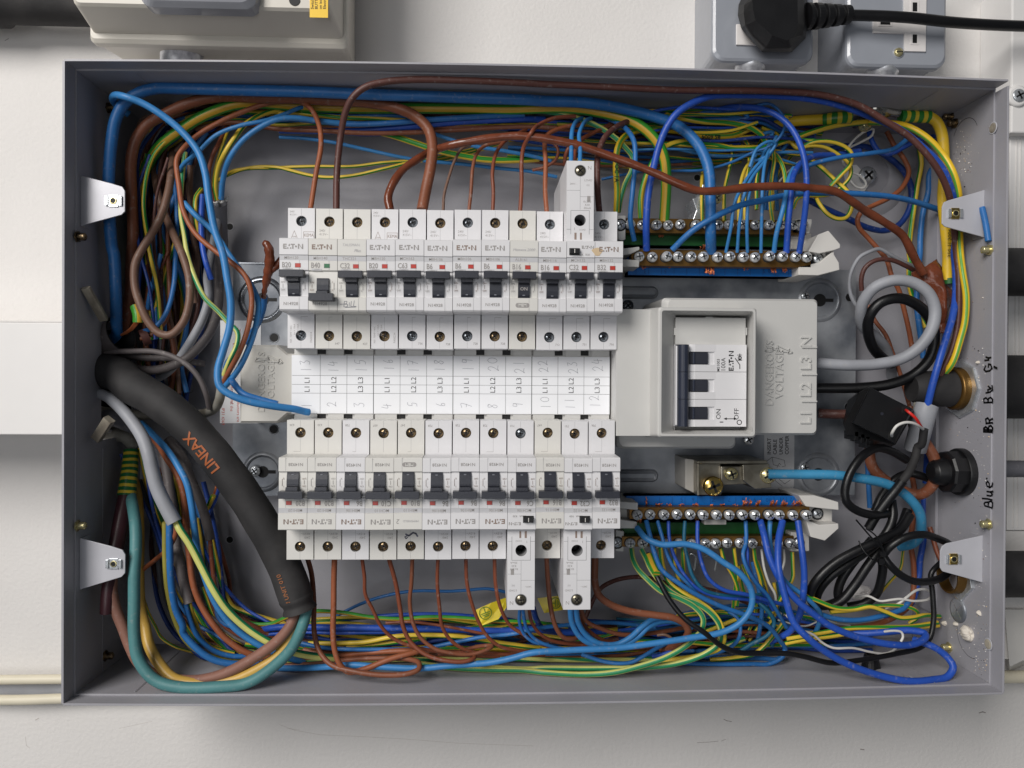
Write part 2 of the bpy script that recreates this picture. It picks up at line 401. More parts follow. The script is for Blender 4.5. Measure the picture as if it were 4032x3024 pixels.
# ------------------------------------------------------------------ the steel box
W2,H2,HR,HB=305.936,203.16,105.0,0.0
def bow(x,h,y):   # the long sides bulge a little
    k=(3.1 if y>0 else 2.8)*(1-(x/W2)**2)*(h/HR)
    return y+(k if y>0 else -k)
E0=empty("distribution_box",(0,0,0),"open grey painted steel distribution box full of wiring, fixed to the white wall","distribution box")
TH=1.3
mb=MB()
mb.box(-W2,W2,-H2,H2,0,1.3,"grey_paint")
b=mb
# embossed mounting dishes in the back sheet and its small holes
def dish(u,v,r,rin,screw=False,keyhole=True,mb=mb):
    c=at(u,v,1.3); 
    mb.rings((c[0],c[1],1.3),[(r,0),(r*.93,1.6),(r*.8,3.2),(r*.6,3.4),(r*.52,2.2),(r*.5,.9)],"grey_paint",n=40,cap1=True)
dish(3412,690,34,0); 
for u,v in ((905,893),(905,2125),(2745,700),):
    c=at(u,v,1.3); mb.cyl((c[0],c[1],1.2),(c[0],c[1],1.55),3.2,"grey_paint_edge"); mb.cyl((c[0],c[1],1.5),(c[0],c[1],1.6),2.5,"slot_dark")
mb.build("back_panel",E0,bevel=.3)
def longside(name, sg):
    mb=MB(); n=24
    for (ya,yb,ha,hb) in ((TH,0,0,93),(TH-1.1,-1.1,92.4,105)):
        Lp=[]
        for i in range(n+1):
            x=-W2+2*W2*i/n; Lp.append([(x,bow(x,hb,sg*H2)-sg*ya,hb),(x,bow(x,hb,sg*H2)-sg*yb,hb),(x,bow(x,ha,sg*H2)-sg*yb,ha),(x,bow(x,ha,sg*H2)-sg*ya,ha)])
        mb.loft(Lp,"grey_paint")
    # spot weld folds near the ends
    for x in (-W2+38,W2-38): mb.box(x-.25,x+.25,sg*(H2-TH),sg*(H2-TH-.25),2,91,"grey_paint")
    if sg<0:
        for u,v,r in ((3501,2655,9),(3608,2664,5)):
            c=aty(u,v,-H2+TH); mb.rings(c,[(r,0),(r,.5),(r*.93,.5)],"grey_paint",axis=(0,1,0),n=30)
            mb.rings(c,[(r*.9,.0),(r*.9,.45)],"grey_paint",axis=(0,1,0),n=30)
        c=aty(640-190,2660,-H2+TH)
    mb.build("side_panel",E0,bevel=.4)
longside("",1); longside("",-1)
# end with the cable slot (towards the trunking)
mb=MB(); xw=-W2
sy0=atx(345,1742,xw+TH)[1]; sy1=atx(350,1288,xw+TH)[1]; sh1=min(60.5,atx(347,1500,xw+TH)[2]); sh0=14
for (y0,y1,h0,h1) in ((-H2+TH,sy0,1.3,93),(sy1,H2-TH,1.3,93),(sy0,sy1,sh1,93),(sy0,sy1,1.3,sh0)):
    mb.box(xw,xw+TH,y0,y1,h0,h1,"grey_paint")
mb.box(xw-1.1,xw+TH-.9,-H2,H2,92.4,105,"grey_paint")
mb.box(xw+TH,xw+TH+.25,-H2+2,sy0-6,58,58.6,"grey_paint")
mb.build("end_panel",E0,bevel=.25)
mb=MB(); xe=W2
mb.box(xe-TH,xe,-H2+TH,H2-TH,1.3,93,"grey_paint"); mb.box(xe-TH+.9,xe+.9,-H2,H2-3,92.4,105,"grey_paint")
XI=xe-TH
hk=atx(3705,1500,XI)[2]
mb.box(XI-2.2,XI,-H2+30,H2-30,2,hk-2,"grey_paint")                 # the lower, darker land of the removable gland plate
for u in (3640,3652,3668):
    x=at(u,1500,3)[0]; mb.box(x-.5,x+.5,-H2+8,H2-14,1.3,4.2,"grey_paint_edge")
def ewall(u,v): return atx(u,v,XI)
for (u,v,r) in ((3910,504,4.2),(3891,2536,4.2)):                    # knockout holes stuffed with plaster
    c=ewall(u,v); mb.rings(c,[(r,0),(r,-.35),(r*.88,-.35)],"grey_paint_edge",axis=(1,0,0)); mb.rings((c[0]-.3,c[1],c[2]),[(r*.86,0),(r*.6,-.5)],"strip_fibre",axis=(1,0,0),n=9)
for (u,v,r,a0,a1) in ((3822,2505,15,120,290),(3800,545,14,20,160)):
    c=ewall(u,v); P=[(c[2]+r*cos(radians(a)),c[1]+r*sin(radians(a))) for a in range(a0,a1,8)]
    mb.stroke(P,.35,"slot_dark",lambda X,Y:(XI-.06,Y,X))
# marker-pen writing on the end panel
def pen(strokes, w=1.0):
    for st in strokes: 
        P=[ewall(*q) for q in st]; mb.stroke([(p[2],p[1]) for p in P],w,"marker",lambda X,Y:(XI-.08,Y,X))
def C4(x,y): return cp("C4",x,y)
def B4(x,y): return cp("B4",x,y)
# "Blue"
pen([[C4(1822,605),C4(1880,622)],[C4(1822,605),C4(1815,590),C4(1822,578),C4(1845,575),C4(1850,600)],[C4(1848,598),C4(1855,572),C4(1872,568),C4(1884,580),C4(1882,615)],
 [C4(1800,545),C4(1840,548),C4(1880,556)],[C4(1838,520),C4(1870,525),C4(1882,510),C4(1865,492),C4(1838,488)],[C4(1865,492),C4(1888,486)],
 [C4(1858,458),C4(1858,425),C4(1845,405),C4(1832,420),C4(1840,445),C4(1865,455),C4(1880,440),C4(1885,418)],[C4(1835,385),C4(1840,380)]],1.25)
# "Br"
pen([[B4(1812,1452),B4(1880,1455)],[B4(1812,1452),B4(1812,1425),B4(1828,1412),B4(1846,1425),B4(1848,1450)],[B4(1848,1440),B4(1855,1408),B4(1872,1402),B4(1884,1420),B4(1880,1452)],[B4(1818,1436),B4(1876,1438)],
 [B4(1830,1385),B4(1884,1378)],[B4(1834,1385),B4(1828,1350),B4(1845,1340),B4(1858,1358),B4(1858,1380)],[B4(1858,1362),B4(1884,1345)]],1.45)
# "BL"
pen([[B4(1815,1215),B4(1882,1212)],[B4(1815,1215),B4(1812,1185),B4(1830,1175),B4(1846,1190),B4(1848,1212)],[B4(1848,1205),B4(1852,1180),B4(1870,1172),B4(1884,1188),B4(1882,1212)],
 [B4(1848,1080),B4(1872,1100),B4(1845,1110)],[B4(1845,1110),B4(1850,1135)],[B4(1830,1135),B4(1865,1128),B4(1884,1110),B4(1880,1075)]],1.3)
# "Gr"
pen([[B4(1828,915),B4(1815,945),B4(1830,960),B4(1860,955),B4(1880,935),B4(1870,905),B4(1852,900),B4(1850,925)],[B4(1830,842),B4(1850,850),B4(1872,846)],[B4(1820,870),B4(1855,866)],[B4(1895,920),B4(1920,932)]],1.4)
mb.build("end_panel",E0,bevel=.25)
# fixing lugs that hold the missing cover
mat("lug_bright",(158,158,164),.32,metal=.2)
lugs=[((316,690),(316,890),[(440,722),(482,735),(492,752),(492,832),(478,846)],-1,(415,768,482,815),"lug_bright"),
      ((313,2119),(313,2322),[(440,2152),(482,2166),(493,2185),(492,2256),(478,2272)],-1,(419,2198,481,2240),"grey_paint_edge"),
      ((3877,748),(3877,934),[(3734,789),(3718,796),(3711,815),(3710,880),(3722,892)],1,(3731,820,3788,862),"grey_paint_edge"),
      ((3870,2108),(3870,2294),[(3728,2140),(3710,2152),(3703,2170),(3703,2236),(3712,2250)],1,(3724,2179,3781,2222),"grey_paint_edge")]
for (bu,bv),(du,dv),tip,sg,nut,mt in lugs:
    xx=sg*(W2-TH); h=atx(bu,(bv+dv)/2,xx)[2]
    yb,yd=atx(bu,bv,xx)[1],atx(du,dv,xx)[1]
    poly=[(xx,yb)]+[at(u,v,h)[:2] for u,v in tip]+[(xx,yd)]
    m2=MB(); m2.prism(poly,h-1.2,h,mt); m2.box(xx-sg*.2,xx-sg*1.4,min(yb,yd),max(yb,yd),h-11,h-.1,"grey_paint")
    lg=m2.build("fixing_lug",E0,bevel=.3)
    x0,y0,x1,y1=rect(*nut,h); m3=MB(); cx=(x0+x1)/2; cy=(y0+y1)/2; w=(x1-x0)/2; q=(y1-y0)/2
    m3.box(cx-w*.55,cx+w*.55,cy-q,cy+q,h-.2,h+.9,"brass_bright" if sg>0 else "zinc"); m3.box(cx-w,cx-w*.62,cy-q*.8,cy+q*.8,h,h+1.5,"zinc"); m3.box(cx+w*.62,cx+w,cy-q*.8,cy+q*.8,h,h+1.5,"zinc")
    m3.rings((cx,cy,h+.9),[(q*.62,0),(q*.62,.5),(q*.44,.5)],"brass_screw",n=16,cap1=False); m3.cyl((cx,cy,h+.9),(cx,cy,h+1.0),q*.46,"slot_dark")
    m3.build("cage_nut",lg,bevel=.15)
# machine screws poking through the ends
def stub(u,v,side,m="brass_screw",r=2.6,L=6):
    x=side*(W2-TH); c=atx(u,v,x); mb=MB()
    mb.cyl(c,(x-side*1,c[1],c[2]),r*1.5,m,n=6); prof=[]
    k=0
    while k<L: prof+= [(r,k),(r*.82,k+.5)]; k+=1.0
    mb.rings(c,prof+[(r*.5,L)],m,axis=(-side,0,0),n=16)
    tag(mb.build("end_screw",E0),"brass screw stub poking through the end of the box")
for u,v,s,m in ((425,425,-1,"aged_screw"),(303,932,-1,"aged_screw"),(303,2070,-1,"brass_screw"),(413,2582,-1,"aged_screw"),(3898,984,1,"brass_screw"),(3894,2064,1,"brass_screw"),(3738,2549,1,"brass_screw"),(3745,460,1,"aged_screw"),(3762,486,1,"aged_screw")):
    stub(u,v,s,m)
for v in (925,2071):
    mb=MB(); y=at(245,v,60)[1]; mb.rings((-W2,y,80),[(4,0),(3.6,1.5),(2,2.6)],"brass_bright",axis=(-1,0,0)); mb.build("outer_screw",E0)

# ------------------------------------------------------------------ what is fixed to the wall around the box
def smp(name,mb,label,cat,group=None,bevel=0,**k): return mb.build(name,label=label,cat=cat,group=group,bevel=bevel,**k)
# trunking on the left
x0,y0,x1,y1=rect(-60,1271,250,1711,66)
mb=MB(); mb.box(-900,-W2-1.6,y0,y1,64,66,"trunking_white"); mb.box(-900,-W2-1.6,y0,y0+2,WH,64,"trunking_white"); mb.box(-900,-W2-1.6,y1-2,y1,WH,64,"trunking_white"); mb.box(-900,-W2-1.6,y0+2,y1-2,WH,WH+2,"black_rubber"); mb.box(-900,-W2-1.6,y1+.02,y1+1.3,56,65.4,"wall_paint")  # trunking back is coloured black in place of the shade inside it
smp("trunking",mb,"wide white cable trunking meeting the end of the steel box","trunking",bevel=.8)
# pipes and cables low at the left
def bar(name,ua,ub,v0,v1,h,m,label,cat,group=None,round_=True,x0=None,x1=None):
    a=at(ua,(v0+v1)/2,h); c=at(ub,(v0+v1)/2,h); r=(v1-v0)/2/ppm(h); mb=MB()
    A=(x0 if x0 is not None else a[0],a[1],h-r if round_ else h); B=(x1 if x1 is not None else c[0],c[1],h-r if round_ else h)
    if round_: mb.cyl(A,B,r,m,n=24)
    else: mb.box(A[0],B[0],A[1]-r,A[1]+r,h-4,h,m)
    return smp(name,mb,label,cat,group)
bar("conduit",-60,320,2663,2699,-4,"cream_pvc","cream round conduit behind the lower corner of the box, above a grey strip","conduit",x0=-900,x1=-250)
bar("grey_gap",-60,320,2700,2742,-14,"w_grey","flat grey strip between the cream conduit and the cream cable","strip",round_=False,x0=-900,x1=-250)  # grey slab drawn for the grey gap between conduit and cable
mb=MB(); mb.tube([(-900,at(0,2752,-6)[1],-10),at(-200,2752,-10),at(0,2756,-8),at(120,2755,-8),at(260,2750,-10),(-200,at(300,2748,-10)[1],-12)],3.9,"cream_pvc",12,step=8)
smp("sheathed_cable",mb,"slack cream cable under the grey strip at the lower corner of the box","cable")
bar("conduit",3900,4200,2650,2700,-2,"cream_pvc","pale round conduit leaving behind the far lower corner of the box","conduit",x0=250,x1=900)
# dark pipe at the top left
mb=MB(); a=at(-200,20,10); c=at(380,20,10)
mb.rings((a[0]-200,a[1]+2,6),[(13,0),(13,c[0]-a[0]+60),(15.5,c[0]-a[0]+64),(15.5,c[0]-a[0]+130),(13,c[0]-a[0]+132),(13,c[0]-a[0]+260)],"black_rubber",axis=(1,0,0),n=36)
smp("armoured_cable",mb,"thick dark grey armoured cable running into the beige isolator enclosure","cable")
# beige rotary isolator enclosure
en=empty("isolator_enclosure",at(800,60,WH),"beige moulded isolator enclosure with smoked window above the box, yellow warning sticker","enclosure")
def L4(u0,v0,u1,v1,h,r=3): x0,y0,x1,y1=rect(u0,v0,u1,v1,h); return rr(x0,y0,x1,y1,r,h)
mb=MB()
xl,yl,xr,_=rect(500,300,1402,0,-10)
bx0,by0=at(520,262,WH)[:2]; bx1=at(1398,262,WH)[0]
f1=at(372,160,52); f1r=at(1352,176,52)
Y1=by0+230
loops=[rr(bx0,by0,bx1,Y1,3,WH),rr(f1[0]-.5,f1[1]-2,f1r[0]+3,Y1+6,4,50)]
mb.loft(loops,"enclosure_beige")
loops=[rr(f1[0]-1.2,f1[1]-3.4,f1r[0]+4,Y1+8,4,50),rr(f1[0]-1.2,f1[1]-3.4,f1r[0]+4,Y1+8,4,55),rr(f1[0]-.2,f1[1]-.6,f1r[0]+3,Y1+8,3,57)]
mb.loft(loops,"enclosure_beige")
g0=at(283,18,84); g1=at(1300,30,84)
loops=[rr(f1[0]+1,f1[1]+3,f1r[0]+1,Y1+6,3,57),rr(g0[0],g0[1],g1[0],Y1+2,4,82),rr(g0[0]+1.5,g0[1]+1.5,g1[0]-1.5,Y1,4,84)]
mb.loft(loops,"enclosure_beige"); mb.build("body",en,porigin=at(800,60,WH),bevel=.6)
mb=MB(); w0=at(552,-28,92); w1=at(1005,-28,92)
def win(d,h): return rr(w0[0]+d,w0[1]-7+d,w1[0]-d,w0[1]+60,8,h,6)
mb.loft([win(-1,80),win(-1,90),win(1.5,94),win(3,95)],"clear_window")
mb.build("window",en,porigin=at(800,60,WH),bevel=.5)
mb=MB(); a=at(1252,42,84.4); mb.box(at(1220,0,84)[0],at(1292,0,84)[0],at(0,40,84)[1],at(0,-60,84)[1],84.1,84.35,"sticker_yellow")
for i,t in enumerate(("Switch off","BUTTON","on isolator","Electrical")):
    p=at(1230+16*i,36,84.45); mb.text(t,p[0],p[1],84.45,2.7,"print_black",rot=90,bold=.01)
p=at(1160,2,84); mb.cyl((p[0],p[1],84),(p[0],p[1],84.6),3.6,"slot_dark")
mb.build("warning_sticker",en,porigin=at(800,60,WH))
# conduit stubs between the things above and the box
def stubpipe(u,v0,h,r,label,m="galvanised",rot=0):
    a=at(u,v0,h); mb=MB(); yt=bow(a[0],h,H2)
    mb.rings((a[0],yt,h),[(r,0),(r,a[1]-yt-3),(r*1.12,a[1]-yt-2.5),(r*1.12,a[1]-yt+6),(r*.9,a[1]-yt+7),(r*.9,a[1]-yt+26)],m,axis=(0,1,0),n=28)
    smp("conduit_coupler",mb,label,"conduit","steel couplers joining the fittings above to the box")
mat("pipe_bright",(222,224,228),.32,metal=.7,rgb2=(160,162,168),mix=(.4,.65),scale=140,bump=.2,bscale=500)
stubpipe(712,196,26,14,"shiny galvanised coupler between the beige enclosure and the box","pipe_bright")
stubpipe(2952,266,22,10,"grey steel coupler under the socket that has the black plug","pipe_bright")
stubpipe(3472,285,22,10.5,"grey steel coupler under the empty white and grey socket","pipe_bright")
# metal clad sockets
def socket(u0,u1,vb,label,plugged):
    h=34; x0,y0,x1,_=rect(u0,0,u1,vb,h); top=y0+88
    s=empty("metal_socket",((x0+x1)/2,y0+44,WH),label,"power socket"); po=((x0+x1)/2,y0+44,WH)
    mb=MB(); mb.loft([rr(x0+2,y0+2,x1-2,top-2,7,WH),rr(x0+2,y0+2,x1-2,top-2,7,h-5)],"socket_grey"); mb.build("back_box",s,porigin=po,bevel=.5)
    mb=MB(); mb.loft([rr(x0,y0,x1,top,9,h-7,8),rr(x0,y0,x1,top,9,h-3,8),rr(x0+.8,y0+.8,x1-.8,top-.8,8.5,h-1.2,8),rr(x0+2.6,y0+2.6,x1-2.6,top-2.6,8,h,8)],"socket_grey",smooth=False); fp=mb.build("front_plate",s,porigin=po)
    return s,po,x0,y0,x1,top,h
s,po,x0,y0,x1,top,h=socket(2804,3208,240,"grey metal clad socket with a black plug pushed into it",True)
mb=MB(); a=at(2900,60,h); mb.box(a[0]-.5,a[0]+40,at(0,113,h)[1],at(0,28,h)[1],h,h+1.6,"socket_white"); mb.build("socket_insert",s,porigin=po,bevel=.4)
s,po,x0,y0,x1,top,h=socket(3334,3732,262,"grey metal clad socket with white insert and empty square pin holes",False)
mb=MB(); q=lambda u,v:at(u,v,h)
P=[(3435,83),(3435,132),(3558,135),(3558,204),(3641,206),(3645,-60),(3556,-60),(3556,60),(3556,83)]
mb.prism([q(u,v)[:2] for u,v in P],h,h+1.4,"socket_white")
for u0,v0,u1,v1 in ((3462,83,3500,102),(3588,140,3605,174),(3588,14,3606,50)):
    a=q(u0,v0);c=q(u1,v1); mb.box(a[0]-1.6,c[0]+1.6,c[1]-1.2,a[1]+1.6,h+1.4,h+1.8,"socket_white"); mb.box(a[0],c[0],c[1],a[1],h+1.8,h+1.95,"slot_dark")
mb.build("socket_insert",s,porigin=po,bevel=.3)
mb=MB(); c=q(3537,207); mb.rings((c[0],c[1],h),[(4.3,0),(4.3,.5),(3.4,.2)],"socket_grey",cap1=True); mb.rings((c[0],c[1],h),[(3.3,.2),(3.2,1.2),(2,1.7)],"brass_screw")
mb.prism([(c[0]-2.6,c[1]-.4),(c[0]+2.6,c[1]-.1),(c[0]+2.6,c[1]+.5),(c[0]-2.6,c[1]+.2)],h+1.2,h+1.85,"slot_dark"); mb.build("plate_screw",s,porigin=po)
# the plug and its lead
hp=64; pl=empty("power_plug",at(3040,80,35),"black moulded three pin plug with ribbed strain relief pushed into the grey socket","plug"); po=at(3040,80,35)
def C(u,v,h): return at(u,v,h)
mb=MB()
out=[(2905,60),(2908,20),(2925,-20),(2960,-60),(3170,-60),(3178,-10),(3180,110),(3172,150),(3118,205),(3000,204),(2940,140),(2918,110)]
o2=[(2928,50),(2930,20),(2948,-20),(2975,-60),(3160,-60),(3166,-10),(3168,100),(3160,140),(3110,190),(3015,190),(2960,140),(2935,100)]
o3=[(2965,40),(2962,0),(2975,-40),(2990,-60),(3130,-60),(3140,-10),(3142,90),(3130,140),(3100,160),(3040,140),(3010,110),(2975,80)]
mb.loft([[C(u,v,37) for u,v in out],[C(u,v,50) for u,v in out],[C(u,v,58) for u,v in o2],[C(u,v,64) for u,v in o3]],"black_plastic")
mb.build("plug_body",pl,porigin=po,bevel=1.2)
mb=MB(); a=C(3172,66,48); b2=C(3346,58,44); ax=Vector(b2)-Vector(a); L=ax.length; prof=[(9.5,0),(9.5,3)]
for i in range(4): t=4+i*(L-4)/4; r=9.2-i*.75; prof+=[(r*.72,t),(r*.72,t+1.6),(r,t+2.2),(r*.97,t+(L-4)/4-.8)]
prof+=[(5.6,L)]
mb.rings(a,prof,"black_plastic",axis=ax,n=24,smooth=False,cap0=True); mb.build("strain_relief",pl,porigin=po,bevel=.3)
mb=MB(); mb.tube([C(3300,60,45),C(3400,61,46),C(3560,68,48),C(3750,88,46),C(3900,98,42),C(4100,106,38),C(4400,120,30)],3.9,"w_black",14,step=6)
mb.build("power_lead",pl,porigin=po)
# right-hand edge items
mb=MB(); x=at(3990,300,20)[0]; mb.box(x,x+200,at(0,445,20)[1],at(0,-200,20)[1],WH,18,"trunking_white")
smp("white_cover",mb,"white square edged cover above a thin red line beside the box corner","cover",bevel=1.2)
mb=MB(); x=at(3985,0,14)[0]; mb.box(x,x+160,at(0,452,14)[1],at(0,437,14)[1],WH+1,15,"red_line"); smp("red_strip",mb,"thin red strip under the white cover near the corner of the box","strip")
mb=MB(); mb.box(at(3982,0,8)[0],at(3982,0,8)[0]+240,at(0,2100,8)[1],at(0,456,8)[1],WH,8,"trunking_white"); 
for u in (4004,4020): 
    xx=at(u,0,8)[0]; mb.box(xx,xx+.8,at(0,2090,8)[1],at(0,470,8)[1],8,8.8,"wall_paint")
mb.box(at(3982,0,8)[0]-.3,at(3982,0,8)[0]+230,at(0,2640,8)[1],at(0,2104,8)[1],WH,6,"wall_paint")
smp("wall_trunking",mb,"tall white trunking standing on the wall beyond the marked end of the box","trunking",bevel=1)
mb=MB(); c=at(4012,376,20); mb.rings((c[0],c[1],18),[(8.4,0),(8.2,1.6),(6.5,1.9)],"trunking_white"); cross_screw(mb,(c[0],c[1],21),5.2,"zinc",ang=.5); smp("cover_screw",mb,"round cross head screw in the white cover beside the box corner","screw")
def hose(v0,v1,label,bulge=False,h=40,ext=160,m="black_rubber"):
    c0=atx(3968,v0,W2+2); r=(v1-v0)/2/ppm(h); y=at(3990,(v0+v1)/2,h)[1]; mb=MB()
    if bulge: mb.rings((W2+1,y,h),[(r,0),(r,6),(r*.96,12),(r*.8,16),(r*.5,17)],m,axis=(1,0,0),n=40)
    else: mb.rings((W2+1,y,h),[(r,0),(r,ext)],m,axis=(1,0,0),n=40)
    smp("cable_gland" if bulge else "flexible_hose",mb,label,"gland" if bulge else "hose")
hose(975,1168,"black hose leaving the end of the box highest in the picture",h=46)
hose(1395,1652,"widest black hose leaving the end of the box beside the brass gland",h=44)
hose(1700,1930,"rounded black gland nut outside the end of the box",True,h=44)
hose(1812,1880,"thin dark grey hose coming out of the rounded black gland",h=44,m="w_dgrey",ext=190)
hose(2168,2352,"black hose leaving the end of the box nearest its lower corner",h=44)
mb=MB(); c=at(4010,2500,-6); mb.loft([[at(3940,2380,WH),at(4060,2380,WH),at(4030,2620,WH),at(3970,2650,WH)],[at(3955,2400,10),at(4070,2400,10),at(4050,2590,10),at(3975,2625,10)]],"holder_white"); smp("wall_bracket",mb,"pale sloping bracket on the wall behind the lower corner of the box","bracket",bevel=1)
# ------------------------------------------------------------------ galvanised mounting pan
HP=20.0
mb=MB(); x0,y0,x1,y1=rect(915,1063,3372,1952,HP)
mb.box(x0,x1,y0,y1,HP-1.5,HP,"galvanised")
for xx in (x0,x1-1.2): mb.box(xx,xx+1.2,y0,y1,1.5,HP-1.5,"galvanised")
for yy in (y0,y1-1.2): mb.box(x0+1.2,x1-1.2,yy,yy+1.2,1.5,HP-1.5,"galvanised")
mb.box(x0+1,x0+34,y1-.6,y1+.6,HP-.1,HP+.9,"pressed_steel")
def foot(u,v,r,kd):
    c=at(u,v,HP); mb.rings((c[0],c[1],HP),[(r*1.18,0),(r*1.08,1.3),(r*.98,1.7),(r*.9,.9),(r*.86,-.2)],"pressed_steel" if kd else "galvanised",n=44,cap1=False)
    mb.rings((c[0],c[1],HP),[(r*.86,-.2),(r*.86,.08)],"galvanised",n=44)
    mb.cyl((c[0],c[1],HP+.05),(c[0],c[1],HP+.16),r*.34,"slot_dark"); mb.prism([(c[0]+r*.2,c[1]-1.3),(c[0]+r*.74,c[1]-1.3),(c[0]+r*.74,c[1]+1.3),(c[0]+r*.2,c[1]+1.3)],HP+.05,HP+.17,"slot_dark")
foot(1032,1180,15,True); foot(1035,1858,13,False); foot(3228,1182,14.5,False); foot(3222,1868,14.5,False)
for u,v in ((1080,1330),(1078,1690),(3345,1171),(3342,1602)):
    c=at(u,v,HP); mb.rings((c[0],c[1],HP),[(3.9,0),(3.6,.5),(3.1,.2)],"galvanised",cap1=False); mb.cyl((c[0],c[1],HP),(c[0],c[1],HP+.1),3.1,"slot_dark")
for v in (1151,1873):                       # pressed stiffening ribs to the right of the breakers
    a=at(2380,v,HP);c=at(2592,v,HP); mb.loft([rr(a[0],a[1]-5,c[0],a[1]+5,4.9,HP,6),rr(a[0]+1.5,a[1]-3.6,c[0]-1.5,a[1]+3.6,3.5,HP+2,6),rr(a[0]+3,a[1]-1.5,c[0]-3,a[1]+1.5,1.4,HP+1.1,6)],"galvanised")
mb.build("mounting_pan",origin=(0,0,HP),label="dull galvanised steel mounting pan behind the breakers and covers",cat="mounting plate",bevel=.4)
def panscrew(u,v,h,r,label,m="zinc",ang=.3):
    c=at(u,v,h); mb=MB(); mb.cyl((c[0],c[1],HP),(c[0],c[1],h-1),r*.5,m); cross_screw(mb,c,r,m,ang=ang); mb.build("pan_screw",label=label,cat="screw",group="screws holding the mounting pan")
panscrew(2473,1203,HP+4,4.4,"dark cross head screw between the lowest upper breaker and the big isolator cover","dark_screw",.7)
panscrew(2950,1732,HP+4,4.0,"bright screw just under the lower edge of the big isolator cover","bright_screw",.5)
panscrew(1001,1856,HP+4,4.2,"cross head screw in the dish beside the black armoured cable","zinc",.6)
panscrew(3172,1165,HP+3,3.4,"small screw half hidden above the isolator cover corner","zinc")
panscrew(3172,1842,HP+3,3.6,"small bright screw in the dish above the light blue cable","zinc")
# big back sheet screw in the pressed dish
c=at(3420,689,8); mb=MB(); cross_screw(mb,c,7,"zinc",ang=.75,h=2); mb.cyl((c[0],c[1],1.4),(c[0],c[1],7),4,"zinc"); mb.prism([(c[0]-26,c[1]-9),(c[0]-2,c[1]-13),(c[0]+4,c[1]-4),(c[0]-8,c[1]+9),(c[0]-20,c[1]+8)],4,4.5,"trunking_white")
mb.build("wall_screw",label="large cross head screw with white washer scrap in the round pressed dish",cat="screw")

